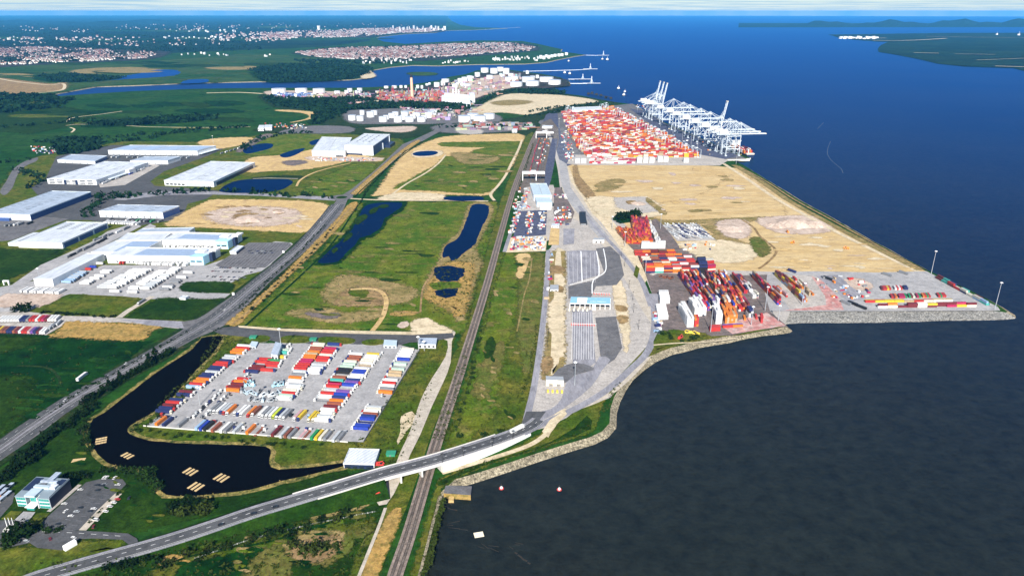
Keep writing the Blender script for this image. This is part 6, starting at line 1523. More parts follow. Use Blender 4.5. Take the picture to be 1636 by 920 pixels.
# rail wagons
wm = MB(); wm.box(-1.3, 1.3, -6.5, 6.5, 1.5, 2.1); [wm.box(x, x + .25, y - .45, y + .45, 1.15, 1.9) for x in (-1.0, .75) for y in (-5.3, -4, 4, 5.3)]; wme = wm.mesh('wagon', ['timber_dark'])
for (_, pos, ang, col, t, i, j, ph, nu, nv) in CONT:
    if 'train' in ph: ob('rail_wagon', wme, None, (pos.x, pos.y, 0), ang, label=f'flat rail wagon under a red box, {nth(j)} along {ph}', cat='wagon', group='flat rail wagons')
# ================================================================ CRANES
def crane_parts():
    P_ = {}
    m = MB(); m.beam((0, 0, 0), (0, 0, 52), 1.5, 1.8); m.box(-2.4, 2.4, -3.5, 3.5, -.2, 2.6); P_['leg'] = m.mesh('leg', ['crane_paint'])
    m = MB()
    for y in (-13.5, 13.5):
        m.beam((0, y, 18), (35, y, 18), 1.5, 1.9); m.beam((0, y, 50), (35, y, 50), 1.2, 1.6); m.beam((0, y, 50), (35, y, 20), .8); m.beam((0, y, 19), (17, y, 34), .9)
    for x in (0, 35): m.beam((x, -13.5, 5), (x, 13.5, 5), 1.1, 1.6); m.beam((x, -13.5, 50.5), (x, 13.5, 50.5), 1.2, 1.7)
    P_['portal_frame'] = m.mesh('portal_frame', ['crane_paint'])
    m = MB()
    for y in (-4, 4): m.beam((-24, y, 53.5), (37, y, 53.5), 1.1, 2.0)
    for x in (-24, -4, 16): m.beam((x, -4, 53.5), (x, 4, 53.5), 1.2, 1.6)
    P_['rear_girder'] = m.mesh('rear_girder', ['crane_paint'])
    m = MB()
    for y in (-4, 4): m.beam((0, y, 0), (66, y, 0), 1.1, 2.0)
    for k in range(8): m.beam((4 + 8.5 * k, -4, 0), (4 + 8.5 * k, 4, 0), .9, 1.2)
    P_['boom'] = m.mesh('boom', ['crane_paint'])
    m = MB(); m.box(65.9, 68, -5, 5, -1, 1.3); P_['boom_tip'] = m.mesh('boom_tip', ['cream_paint'])
    m = MB()
    for y in (-6, 6): m.beam((35, y * 1.8, 52), (37, y * .5, 82), 1.1); m.beam((6, y * 1.5, 52), (36.5, y * .5, 81), .9)
    m.beam((37, -3.5, 82), (37, 3.5, 82), 1.8); P_['apex_frame'] = m.mesh('apex_frame', ['crane_paint'])
    m = MB()
    for y in (-3.6, 3.6): m.beam((37, y, 82), (66, y, 54.5), .5); m.beam((37, y, 82), (92, y, 54.5), .5); m.beam((37, y, 82), (-20, y, 54.5), .5)
    P_['stay'] = m.mesh('stay', ['crane_paint'])
    m = MB()
    for y in (-3.6, 3.6): m.beam((37, y, 82), (-20, y, 54.5), .5); m.beam((37, y, 82), (42, y, 92), .6)
    P_['stay_up'] = m.mesh('stay', ['crane_paint'])
    m = MB(); m.box(-16, 4, -5.5, 5.5, 55, 61.5); m.box(-16.4, 4.4, -5.9, 5.9, 61.5, 62); P_['machinery_house'] = m.mesh('machinery_house', ['white_paint'])
    m = MB(); m.box(22, 26, -2, 2, 48, 51.5); P_['trolley'] = m.mesh('trolley', ['steel']); m = MB(); m.box(26.2, 28.4, -1.4, 1.4, 47.6, 50.4); P_['operator_cab'] = m.mesh('operator_cab', ['glass'])
    return P_
QP = crane_parts()
oang = atan2(-qn.y, -qn.x)
cr = [(1047, 'up'), (1052.5, 'up'), (1058, 'up'), (1075, 'd'), (1091, 'd'), (1101, 'd'), (1118, 'd'), (1133, 'd'), (1150, 'up'), (1163, 'd'), (1172, 'd'), (1180.5, 'd')]
kd = ku = 0
for px, st in cr:
    t = (px - 1022) / (1184.5 - 1022)
    # perspective-correct point of the quay line seen at that column
    best = min((abs(px_of(Q0.lerp(Q1, a / 400))[0] - px), a / 400) for a in range(401))[1]
    p = Q0.lerp(Q1, best) + qn * 41
    if st == 'up':
        lb = ['white quay crane with raised boom, farthest of the far raised three', 'white quay crane with raised boom, middle of the far raised three', 'white quay crane with raised boom, nearest of the far raised three', 'white quay crane with its boom raised alone among lowered cranes'][ku]; ku += 1
    else:
        lb = f'white quay crane, boom lowered over the water, {nth(kd)} from the far end'; kd += 1
    r = thing('quay_crane', lb, 'crane', p, oang, 'quay cranes')
    for x in (0, 35):
        for y in (-13.5, 13.5): ob('leg', QP['leg'], r, (x, y, 0))
    for nm in ('portal_frame', 'rear_girder', 'apex_frame', 'machinery_house', 'trolley', 'operator_cab'): ob(nm, QP[nm], r)
    ob('stay', QP['stay_up' if st == 'up' else 'stay'], r)
    bo = ob('boom', QP['boom'], r, (38, 0, 53.5)); tip = ob('boom_tip', QP['boom_tip'], bo)
    if st == 'up': bo.rotation_euler = (0, -radians(80), 0)
# container ship at the near end of the quay
sa = atan2(-qd.y, -qd.x)
p = Q1 - qn * 20 - qd * 62
shp = thing('container_ship', 'dark hulled container ship with red boxes moored under the nearest crane', 'ship', Vector((p.x, p.y, WZ)), sa)
m = MB(); N = 12; prev = None
for i in range(N + 1):
    t = i / N; x = -72 + 144 * t; hw = 13 * min(1, .72 + t * 1.6, (1 - t) * 4.2 + .06); z1 = 9 + 3 * max(0, t - .8) * 5
    cur = [(x, -hw * .82, -1), (x, hw * .82, -1), (x, hw, z1), (x, -hw, z1)]
    if prev:
        m.quad([prev[0], cur[0], cur[3], prev[3]]); m.quad([cur[1], prev[1], prev[2], cur[2]]); m.quad([prev[3], cur[3], cur[2], prev[2]])
    else: m.quad([cur[0], cur[3], cur[2], cur[1]])
    prev = cur
m.build('hull', 'cladding_navy', shp)
m = MB(); m.box(22, 32, -11, 11, 9, 27); m.box(23, 30, -13, 13, 27, 30); m.build('superstructure', 'white_paint', shp); m = MB(); m.box(18, 21, -2.5, 2.5, 9, 30); m.build('funnel', 'steel', shp); m = MB(); m.box(-71, -62, -10, 10, 9, 11.5); m.build('stern_deck', 'cream_paint', shp)
m = MB()
for i in (0, 1, 2, 3, 5, 6, 7):
    for y in range(9):
        if KR.random() < .85:
            h = KR.randint(2, 4); m.box(-58 + i * 15, -58 + i * 15 + 12.2, -11 + y * 2.5, -8.6 + y * 2.5, 9.3, 9.3 + 2.6 * h, 0, PAL[KR.choice(['red', 'red', 'crimson', 'orange', 'maroon', 'white'])])
ob('deck_containers', m.mesh('deck_containers', ['paint_piece']), None, shp.location, sa, kind='stuff')
# stacking cranes over the container blocks
def gantry_parts(w, h, d, col, t):
    m = MB(); m.beam((-w / 2, -d / 2, h), (w / 2, -d / 2, h), t, t * 1.3); m.beam((-w / 2, d / 2, h), (w / 2, d / 2, h), t, t * 1.3); a = m.mesh('girder', [col])
    m = MB()
    for y in (-d / 2, d / 2): m.beam((0, y, 0), (0, y, h - t * .7), t)
    m.beam((0, -d / 2, 1), (0, d / 2, 1), t); b = m.mesh('leg_frame', [col])
    m = MB(); m.box(-2.4, 2.4, -d * .36, d * .36, h + .9, h + 3); c = m.mesh('machinery', [col]); return a, b, c
SG, SL, SM = gantry_parts(30, 20, 9, 'crane_paint', .8)
k = 0
for s in range(0, 30):
    for e in (0, 1):
        b = Q0 + qd * (s * 36 - 108); tt = KR.uniform(108, 150) if e == 0 else KR.uniform(260, 480)
        p = b + qn * tt
        if not inside(px_of(p), TPOLY): continue
        r = thing('stacking_crane', f'white stacking crane over the main blocks, {nth(k)} from the far end', 'crane', p + Vector((0, 0, 0)), qa, 'stacking cranes'); k += 1
        ob('girder', SG, r); ob('leg_frame', SL, r, (-15, 0, 0)); ob('leg_frame', SL, r, (15, 0, 0)); ob('machinery', SM, r, (KR.uniform(-8, 8), 0, 0))
# rail gantry cranes
for (a, b, zt, lb) in (((834.5, 288), (870, 288), 15, 'white rail gantry crane spanning the sidings, the nearer of two'), ((856, 221), (884, 221), 15, 'white rail gantry crane spanning the sidings, the farther of two')):
    A, B = G(*a), G(*b); d = B - A; Lg = d.length; ang = atan2(d.y, d.x); r = thing('rail_gantry_crane', lb, 'crane', A.lerp(B, .5), ang, 'rail gantry cranes')
    m = MB(); m.box(-Lg / 2, Lg / 2, -7, 7, zt, zt + 3.4); m.build('girder', 'white_paint', r)
    for x in (-Lg / 2 + .8, Lg * .12):
        for y in (-6.2, 6.2): m = MB(); m.beam((x, y, 0), (x, y, zt + .1), 1.3); m.build('leg', 'white_paint', r)
        m = MB(); m.beam((x, -7.5, .9), (x, 7.5, .9), 1.4); m.build('sill', 'white_paint', r)
    m = MB(); m.box(-6, 5, -3.5, 3.5, zt + 3.45, zt + 6.5); m.build('machinery', 'cladding_pale', r); m = MB(); m.box(-2, 1, -2, 2, zt - 4, zt - .1); m.build('operator_cab', 'glass', r)
# reach stackers
for x, y, c, lb in ((1058, 444, 'rust', 'dark red lifting vehicle, left of three at the top of the shore depot'), (1064, 445, 'rust', 'dark red lifting vehicle, middle of three at the top of the shore depot'), (1072, 446, 'rust', 'dark red lifting vehicle, right of three at the top of the shore depot'), (1100, 533, 'yellow_paint', 'yellow lifting vehicle below the tall white stack'), (1112, 535, 'yellow_paint', 'yellow lifting vehicle on the grass edge, the right one'), (1087, 541, 'red_paint', 'red machine on the grass bank below the tall white stack')): machine(x, y, lb, c, 1.3)
for x, y, lb in ((1352, 398, 'excavator working on the open sand near its middle'), (1258, 372, 'excavator beside the pale stockpile'), (404, 351, 'excavator on the bare plot beside the brown heap'), (1266, 389, 'small excavator below the pale stockpile')): machine(x, y, lb, 'orange_paint', 1.2)
# parked chassis on the grey trailer lot
k = 0
for j in range(7):
    for i in range(13):
        if KR.random() < .2: continue
        x = 1064 + j * 3.4 + i * 4.6; y = 361.5 + j * 3.4
        p = G(x, y); r = ob('chassis_trailer', TRF, None, p, KR.uniform(.3, .45), PAL[KR.choice(['grey', 'silver', 'navy', 'white'])], label=f'bare container chassis, {nth(i)} along {nth(j)} row of the grey trailer lot', cat='trailer', group='bare chassis on the trailer lot')
for x, y, c, lb in ((1417, 441, 'grey', 'dark grey trailer on the empty pale yard, left of two'), (1443, 438, 'grey', 'dark grey trailer on the empty pale yard, right of two'), (1362, 487, 'black', 'black trailer by the front edge of the right yard'), (1351, 486, 'grey', 'grey trailer stack by the front edge of the right yard'), (1376, 493, 'black', 'black trailer alone near the front sea wall'), (1265, 435, 'navy', 'navy blue trailer at the edge of the sand field'), (1322, 447, 'black', 'black trailer at the top of the right yard')): lorry(G(x, y), .5, c, lb, None, withcab=False)
# red and white lane barriers before and after the gate canopy
for a, b, n, lb in (((949, 470), (973, 471), 7, 'row of red and white barrier posts behind the blue gate canopy'), ((913, 519), (949, 520), 11, 'row of red and white barrier posts before the blue gate canopy')):
    A, B = G(*a), G(*b); r = thing('lane_barrier', lb, 'barrier', A); pm = MB(); pm.box(-.5, .5, -2.6, 2.6, 0, 1.5); me = pm.mesh('post', ['red_paint']); am = MB(); am.box(-.2, 3.0, -.2, .2, 1.55, 1.85); me2 = am.mesh('arm', ['white_paint'])
    for i in range(n): q = ob('post', me, r, (B - A) * (i / (n - 1))); ob('arm', me2, q)
# ================================================================ MASTS, LAMP POSTS, SIGNS
def mast(px, py, h, lb, lamps=8):
    r = thing('light_mast', lb, 'light mast', G(px, py), 0, 'tall light masts'); m = MB(); m.cyl(0, 0, 0, h, .45, .26, 8); m.build('pole', 'steel', r)
    m = MB(); m.cyl(0, 0, h, h + .5, 1.2, 1.2, 10)
    for k in range(6): a = k * pi / 3; m.obox(1.4 * cos(a), 1.4 * sin(a), h - .5, .6, .6, .6, a)
    m.build('lamp_head', 'white_paint', r)
for x, y, h, lb in ((1589, 495, 36, 'tall mast at the outer tip of the quay yard'), (1487.5, 438, 34, 'tall mast at the sea wall behind the quay yard'), (450, 560, 26, 'tall mast in the far middle of the lorry park'), (918, 616, 26, 'tall mast beside the white exit gate'), (1135, 531, 33, 'tall mast in front of the second white stack'), (1222, 497, 32, 'tall mast right of the shore depot at the quay corner'), (1243, 513, 20, 'thin mast on the shore corner bank'), (1031, 437, 28, 'tall mast at the left end of the mixed front'), (998, 394, 24, 'mast left of the red pile'), (1055, 366, 26, 'mast behind the white line of boxes'), (1281, 488, 30, 'tall mast on the red paving'), (978, 366, 22, 'mast beside the pale haul road'), (1200, 520, 24, 'thin mast before the orange stack'), (1176, 262, 34, 'mast at the near end of the crane quay'), (1114, 240, 34, 'mast beside the nearest container blocks'), (1104, 232, 32, 'second mast along the quay road from the near end'), (1090, 224, 32, 'third mast along the quay road from the near end'), (1075, 214, 32, 'fourth mast along the quay road from the near end'), (1055, 203, 32, 'fifth mast along the quay road from the near end'), (1018, 182, 32, 'mast at the far end of the crane quay'), (914, 257, 30, 'mast at the left corner of the main stacks'), (893, 205, 30, 'mast on the left side of the main stacks'), (946, 254, 28, 'mast among the front white blocks'), (341, 230, 22, 'mast beside the long white warehouse'), (63, 444, 14, 'dark mast beside the long depot wing'), (678, 561, 12, 'short mast by the pale ribbed building'), (669, 562, 18, 'mast at the top right corner of the lorry park'), (320, 648, 20, 'mast between the tractor units'), (407, 640, 18, 'mast within the grey machines of the lorry park')): mast(x, y, h, lb)
def lamp(px, py, h, lb, z=0):
    r = thing('street_lamp', lb, 'street lamp', G(px, py) + Vector((0, 0, z)), 0, 'street lamps'); m = MB(); m.cyl(0, 0, 0, h, .22, .14, 6); m.build('pole', 'timber_dark', r); m = MB(); m.obox(0, 0, h, 2.4, .7, .3, .3); m.build('lamp_head', 'timber_dark', r)
for k, (x, y) in enumerate(((878, 424), (878, 470), (876, 541), (874, 556), (998, 426), (1005, 462), (1011, 480), (1020, 527), (993, 410), (901, 503), (1012, 500))): lamp(x, y, 12, f'dark lamp post on the sandy strips beside the gate lanes, {nth(k)} of the series')
for k, px in enumerate((740, 776, 808, 702)):
    i = at_x(px); lamp(0, 0, 9, f'dark lamp post on the bridge, {nth(k)} of four'); o = COL.objects[-1].parent; o.location = e2[i] + Vector((0, 0, 1))
for x, y, lb in ((373, 472.5, 'small pale sign board at the depot entrance beside the dual carriageway'), (453, 405, 'small white sign board at the corner of the striped car park')):
    r = thing('sign_board', lb, 'sign', G(x, y)); m = MB(); m.box(-1.5, 1.5, -.1, .1, 1.2, 4.5); m.build('panel', 'white_paint', r); m = MB(); m.box(-1.2, -1, -.08, .08, 0, 1.18); m.box(1, 1.2, -.08, .08, 0, 1.18); m.build('posts', 'steel', r)
r = thing('pipe_portal', 'white square portal frame at the left end of the trailer lane', 'portal', G(11, 455)); m = MB(); m.box(-4, -2.6, -1, 1, 0, 5); m.box(2.6, 4, -1, 1, 0, 5); m.build('legs', 'white_paint', r); m = MB(); m.box(-4, 4, -1, 1, 5, 6.4); m.build('beam', 'white_paint', r)
# ================================================================ WATER THINGS
def buoy(px, py, lb):
    r = thing('buoy', lb, 'buoy', G(px, py, WZ), 0, 'red buoys'); m = MB(); m.cyl(0, 0, -.3, .5, 1.9, 1.9, 14); m.build('float', 'red_paint', r); m = MB(); m.cyl(0, 0, .5, 1.8, 1.1, .9, 12); m.build('body', 'white_paint', r); m = MB(); m.beam((-.6, -.4, 1.8), (0, 0, 4), .18); m.beam((.6, -.4, 1.8), (0, 0, 4), .18); m.beam((0, .7, 1.8), (0, 0, 4), .18); m.cyl(0, 0, 3.9, 4.5, .35, .35, 8); m.build('lantern_frame', 'timber_dark', r)
buoy(801, 780, 'red and white buoy nearer the shore'); buoy(893.5, 782, 'red and white buoy farther out on the river')
r = thing('raft', 'pale square raft adrift on the dark water near the bottom', 'raft', G(765, 855, WZ), .25); m = MB(); m.box(-3.3, 3.3, -2.6, 2.6, -.3, .7); m.build('pontoon', 'dark', r); m = MB()
for k in range(6): m.box(-3.4, 3.4, -2.6 + .88 * k, -1.78 + .88 * k, .7, .95)
m.build('deck', 'cream_paint', r)
# reed rafts on the lake
RG = ((162, 705.5, .25), (204, 729.5, .55), (304.5, 755, .95), (354, 765, 1.0), (313.5, 779, .95))
gn = ('uppermost left', 'second', 'middle', 'rightmost', 'lowest')
for k, (x, y, a) in enumerate(RG):
    o = G(x, y)
    d0 = {0: G(180, 702.5) - G(160, 708), 1: G(209, 726.5) - G(197, 733), 2: G(313, 750) - G(299, 759), 3: G(361, 760) - G(346, 770), 4: G(322, 774) - G(306, 785)}[k]
    if k == 0: d0 = G(180, 702) - G(160, 706)
    ang = atan2(d0.y, d0.x); n = Vector((-sin(ang), cos(ang), 0))
    Lr = d0.length * .92
    for j in range(3):
        r = thing('reed_raft', f"straw coloured floating reed raft, {['right', 'middle', 'left'][j]} of the {gn[k]} group on the lake", 'raft', o + n * (3.9 * (j - 1)) + Vector((0, 0, LZ(11))), ang, 'floating reed rafts')
        m = MB(); m.box(-Lr / 2, Lr / 2, -1.1, 1.1, -.2, .35); m.build('frame', 'timber_dark', r); m = MB()
        for q in range(4): m.box(-Lr / 2 + .1 + q * Lr / 4, -Lr / 2 + (q + 1) * Lr / 4 - .08, -1.05, 1.05, .35, .6)
        m.build('reed_panel', 'wood', r)
r = thing('mat', 'straw coloured rectangular mat lying on the grass above the office', 'mat', G(125.5, 736), .2); m = MB()
for q in range(4): m.box(-5 + q * 2.5, -2.6 + q * 2.5, -3, 3, .1, .5)
m.build('panel', 'wood', r)
# old jetty, sea wall and wreckage at the river edge
A, B, C, D = G(709, 788), G(752, 791), G(754, 777), G(712, 776)
A, B, C, D = [Vector((q.x, q.y, 0)) for q in (A, B, C, D)]
r = thing('jetty', 'weathered stone jetty slab with a tan timber face at the foot of the bank', 'jetty', A)
m = MB(); m.hexa([tuple(q - A + Vector((0, 0, -6))) for q in (A, B, C, D)] + [tuple(q - A + Vector((0, 0, .5))) for q in (A, B, C, D)]); m.build('slab', 'asphalt_worn', r)
m = MB(); nF = Vector((0, -.5, 0)); m.hexa([tuple(q) for q in (nF + Vector((0, 0, -5.5)), B - A + nF + Vector((0, 0, -5.5)), B - A + Vector((0, -.02, -5.5)), Vector((0, -.02, -5.5)))] + [tuple(q) for q in (nF + Vector((0, 0, .3)), B - A + nF + Vector((0, 0, .3)), B - A + Vector((0, -.02, .3)), Vector((0, -.02, .3)))]); m.build('timber_face', 'straw', r)
m = MB(); m.box(4, 8, -6, -1, -5, -1.8); m.build('landing_step', 'sand', r)
mb = MB(); wl = [G(669, 925), G(681, 880), G(691, 840), G(699, 812), G(705, 794)]
for i in range(len(wl) - 1):
    a, b = wl[i], wl[i + 1]; n_ = Vector((1.0, 0, 0)); mb.hexa([a - n_ + Vector((0, 0, -1)), a + n_ + Vector((0, 0, -1)), b + n_ + Vector((0, 0, -1)), b - n_ + Vector((0, 0, -1)), a - n_ + Vector((0, 0, 1.2)), a + n_ + Vector((0, 0, 1.2)), b + n_ + Vector((0, 0, 1.2)), b - n_ + Vector((0, 0, 1.2))])
r = thing('sea_wall', 'narrow concrete sea wall between the railway verge and the dark water', 'wall', (0, 0, 0)); mb.build('wall', 'rock_tan', r)
WR = random.Random(9)
for k, (x, y, n, lb) in enumerate(((716, 806, 5, 'broken dark timbers of an old pier just below the jetty'), (772, 868, 4, 'low dark timber spars awash near the pale raft'), (834, 890, 5, 'dark slanting piece of wreckage breaking the surface'), (812, 864, 3, 'small dark floating debris between raft and wreckage'), (722, 838, 4, 'sunken dark beams close to the sea wall'))):
    o = G(x, y, WZ); r = thing('wreckage', lb, 'debris', o); m = MB()
    for j in range(n):
        a = WR.uniform(-.9, .3) if k != 2 else -.8 + WR.uniform(-.15, .15); p = Vector((WR.uniform(-5, 5), WR.uniform(-5, 4), -.2)) if k != 2 else Vector((j * 2.2 - 5, -j * 2.4 + 5, -.1)); q = p + Vector((cos(a), sin(a), 0)) * WR.uniform(4, 10) * (.5 if k == 2 else 1) + Vector((0, 0, .25))
        m.beam(p, q, .35 if k != 2 else 1.2, .35)
    m.build('timber', 'timber_dark', r)
def jetty(path, w, lb, tower=None):
    pts_ = V(path, WZ); r = thing('jetty', lb, 'jetty', pts_[0]); m = MB(); pl = MB()
    for i in range(len(pts_) - 1):
        a, b = pts_[i] - pts_[0], pts_[i + 1] - pts_[0]; m.beam(a + Vector((0, 0, 7)), b + Vector((0, 0, 7)), w, 2.2)
        n = max(2, int((b - a).length / 45))
        for j in range(n + 1): q = a.lerp(b, j / n); pl.box(q.x - 1.5, q.x + 1.5, q.y - 1.5, q.y + 1.5, -2, 6)
    m.build('deck', 'cladding_pale', r); pl.build('piles', 'timber_dark', r)
    e = pts_[-1] - pts_[0]
    m = MB(); m.beam(e + Vector((-45, 0, 8)), e + Vector((45, 0, 8)), 16, 3); m.build('berth_head', 'steel', r)
    if tower:
        m = MB(); m.beam(e + Vector((0, 0, 9)), e + Vector((0, 0, tower)), 3.5); m.beam(e + Vector((-8, 0, 9)), e + Vector((0, 0, tower * .7)), 1.6); m.beam(e + Vector((8, 0, 9)), e + Vector((0, 0, tower * .7)), 1.6); m.build('loading_tower', 'crane_paint', r)
jetty("836,116.2 880,115.2 925,113.8 943,112.5", 7, 'longest white oil jetty reaching from the far point', 40); jetty("908,129 920,129 931,129", 8, 'short oil jetty in the middle of the point', 34); jetty("911,136 930,136 945,135.8", 9, 'oil jetty at the near side of the point', 42); jetty("936,90 950,90.3 964,90.3", 9, 'faint far jetty off the island tip', 42)
jetty("775,48 800,46.3 828,44.8", 14, 'very long faint pleasure pier on the far horizon shore', None)
r = thing('dolphin_line', 'dark line of mooring platforms off the sand spit', 'jetty', G(940, 151, WZ)); m = MB()
for x, y in ((940, 151), (946, 149.5), (953, 152), (960, 153.5), (968, 156.5), (976, 158)):
    q = G(x, y, WZ) - G(940, 151, WZ); m.cyl(q.x, q.y, -2, 7, 6, 6, 8)
m.beam(G(942, 152, WZ) - G(940, 151, WZ) + Vector((0, 0, 6)), G(975, 158, WZ) - G(940, 151, WZ) + Vector((0, 0, 6)), 5, 2); m.build('platform', 'timber_dark', r)
def boat(px, py, L_, lb, ang=0.4):
    L_ *= .75
    r = thing('boat', lb, 'boat', G(px, py, WZ), ang, 'small vessels on the estuary'); m = MB(); m.hexa([(-L_ / 2, -L_ * .12, -.5), (L_ * .3, -L_ * .12, -.5), (L_ * .3, L_ * .12, -.5), (-L_ / 2, L_ * .12, -.5), (-L_ / 2, -L_ * .14, L_ * .12), (L_ * .5, -L_ * .02, L_ * .15), (L_ * .5, L_ * .02, L_ * .15), (-L_ / 2, L_ * .14, L_ * .12)]); m.build('hull', 'cladding_navy', r)
    m = MB(); m.box(-L_ * .35, L_ * .05, -L_ * .1, L_ * .1, L_ * .12, L_ * .38); m.build('wheelhouse', 'white_paint', r); m = MB(); m.beam((-L_ * .1, 0, L_ * .38), (-L_ * .1, 0, L_ * .75), L_ * .03); m.build('mast', 'white_paint', r)
for x, y, L_, lb in ((989, 143, 34, 'white vessel farthest off the sand spit'), (999, 148, 26, 'small white vessel, the right one off the sand spit'), (997.5, 153.5, 32, 'white vessel nearest the terminal tip'), (963, 96, 40, 'pale vessel near the faint far jetty'), (971, 97, 50, 'second pale vessel near the faint far jetty'), (909, 99, 34, 'white vessel close to the far tank point'), (903, 118, 40, 'grey tug left of the longest jetty head'), (911, 119.5, 40, 'grey tug right of the first one below the longest jetty'), (1593, 57, 90, 'distant ship at the far right shore'), (1628, 58, 110, 'distant ship cut by the right edge of the picture')): boat(x, y, L_, lb)
# pontoon line at the quay end
r = thing('pontoon', 'pale landing stage jutting from the near end of the crane quay', 'jetty', G(1162, 256)); q = G(1196, 255.5) - G(1162, 256); m = MB(); m.beam((0, 0, -.4), tuple(q + Vector((0, 0, -.4))), 14, 2.4); m.build('deck', 'cream_paint', r); m = MB(); m.beam((0, -6, 1.6), tuple(q + Vector((0, -6, 1.6))), .5, .9); m.build('kerb_rail', 'white_paint', r)
# ================================================================ VEGETATION
TG_ = random.Random(21)
def leaf_quad(mb, c, r, mi=0):
    a = Vector((TG_.gauss(0, 1), TG_.gauss(0, 1), TG_.gauss(0, .8))).normalized(); b = a.cross(Vector((TG_.gauss(0, 1), TG_.gauss(0, 1), TG_.gauss(0, 1)))).normalized()
    mb.quad([c + a * r, c + b * r * .7, c - a * r, c - b * r * .7], mi)
def crown_mesh(name, mat, n, shape):
    mb = MB()
    cl = [Vector((TG_.uniform(-.55, .55), TG_.uniform(-.55, .55), TG_.uniform(.25, .9))) for _ in range(8)]
    for i in range(n):
        if shape == 'cone':
            z = TG_.random() ** 1.3; rr = (1 - z) * .42 + .03; a = TG_.uniform(0, 2 * pi); c = Vector((rr * cos(a), rr * sin(a), .1 + z * .9)); leaf_quad(mb, c, .14)
        else:
            c = cl[i % 8] + Vector((TG_.gauss(0, .2), TG_.gauss(0, .2), TG_.gauss(0, .16))); c.z = max(.08, c.z); leaf_quad(mb, c, TG_.uniform(.12, .24))
    return mb.mesh(name, [mat])
def trunk_mesh():
    mb = MB(); mb.cyl(0, 0, 0, .45, .06, .04, 6); mb.beam((0, 0, .3), (.3, .1, .7), .035); mb.beam((0, 0, .32), (-.25, .2, .72), .035); mb.beam((0, 0, .35), (.02, -.28, .75), .03); return mb.mesh('trunk', ['bark'])
TM = trunk_mesh()
CR_ = {'dark': [crown_mesh('crown', 'leaf_dark', 85, 'r') for _ in range(4)], 'green': [crown_mesh('crown', 'leaf', 85, 'r') for _ in range(4)], 'olive': [crown_mesh('crown', 'leaf_olive', 75, 'r') for _ in range(3)], 'cone': [crown_mesh('crown', 'leaf_dark', 90, 'cone') for _ in range(2)]}
def tree(p, size, kind, label, group, name='bush', cat='bush'):
    r = thing(name, label, cat, p, TG_.uniform(0, 6), group, (size, size, size * TG_.uniform(.75, 1.1)) if kind != 'cone' else (size, size, size * 1.2))
    ob('trunk', TM, r); ob('crown', TG_.choice(CR_[kind]), r)
def tree_line(path, n, s0, s1, kind, label, group, spread=2.0, name='bush', cat='bush'):
    pts_ = smooth(V(path), 4, False); L = [0]
    for a, b in zip(pts_, pts_[1:]): L.append(L[-1] + (b - a).length)
    for k in range(n):
        d = L[-1] * (k + TG_.uniform(.1, .9)) / n; i = max(j for j in range(len(pts_) - 1) if L[j] <= d)
        p = pts_[i].lerp(pts_[i + 1], (d - L[i]) / max(1e-6, L[i + 1] - L[i])) + Vector((TG_.uniform(-spread, spread), TG_.uniform(-spread, spread), 0))
        tree(p, TG_.uniform(s0, s1), kind if kind != 'mix' else TG_.choice(['dark', 'green', 'olive']), f"{label}, {nth(k)} from the {'left' if px_of(pts_[0])[0] <= px_of(pts_[-1])[0] else 'right'}", group, name, cat)
tree_line("136,646 180,618 220,595 250,578 275,563", 44, 4, 6.5, 'dark', 'dark green bush in the hedge beside the dual carriageway', 'hedge beside the dual carriageway')
for x, y, s, lb in ((240, 584, 11, 'tall dark conifer, left of two spires above the roadside hedge'), (250, 575, 12, 'tall dark conifer, right of two spires above the roadside hedge'), (193, 609, 9, 'tall dark conifer standing alone lower down the roadside hedge'), (176, 622, 9, 'lowest tall dark conifer in the roadside hedge')): tree(G(x, y), s, 'cone', lb, None, 'conifer_tree', 'tree')
tree_line("150,650 120,672 90,690 60,712 35,735 8,765", 36, 4, 7, 'dark', 'dark bush in the roadside thicket above the office', 'thicket above the office', 4)
tree_line("4,772 25,750 45,735 62,720", 14, 5, 8, 'dark', 'big dark bush in the clump behind the office', 'clump behind the office', 6)
tree_line("136,672 134,690 138,705 146,722", 12, 3.5, 6, 'green', 'green bush on the left shore of the lake', 'bushes on the left lake shore', 2.5)
tree_line("168,752 200,756 225,760 238,770", 10, 3.5, 6, 'green', 'green bush on the shore below the lake', 'bushes on the lower lake shore', 2.5)
tree_line("238,755 246,772 250,788", 7, 5, 8, 'green', 'bright green willow bush at the lower lake bend', 'willow bushes at the lake bend', 2)
tree_line("272,815 290,812 310,810 330,808", 9, 5.5, 8, 'dark', 'dark tree in the back of the fenced thicket', 'fenced thicket trees', 2.5, 'tree', 'tree')
tree_line("275,826 300,822 325,818 335,822", 9, 5.5, 8, 'olive', 'brownish tree in the front of the fenced thicket', 'fenced thicket front trees', 2.5, 'tree', 'tree')
tree_line("24,862 34,856 44,850", 5, 7, 9.5, 'dark', 'dark tree beside the round flagpole island', 'trees by the flagpole island', 1.5, 'tree', 'tree')
tree_line("2,876 15,868 28,866", 5, 5, 8, 'green', 'green tree at the left edge below the forecourt', 'trees at the lower left edge', 2, 'tree', 'tree')
tree_line("58,842 70,846 84,850 98,846", 8, 2.5, 4, 'green', 'low bush on the kerb of the office car park', 'low bushes by the car park', 1.2)
tree_line("100,768 112,764 126,762 138,764", 9, 4, 6, 'dark', 'dark bush in the row behind the office corner', 'bushes behind the office right side', 2)
tree_line("205,775 198,782 170,806 140,840", 8, 1.5, 2.5, 'green', 'small bush in the hedge right of the car park', 'car park hedge', .6)
tree_line("252,905 300,895 360,878 430,860 500,842 560,822", 26, 3, 6, 'mix', 'scrubby bush along the bottom meadow ditch', 'ditch bushes in the bottom meadow', 5)
tree_line("470,870 490,880 515,878 535,868", 10, 4, 7, 'olive', 'brown bush in the dark boggy hollow', 'bushes in the boggy hollow', 5)
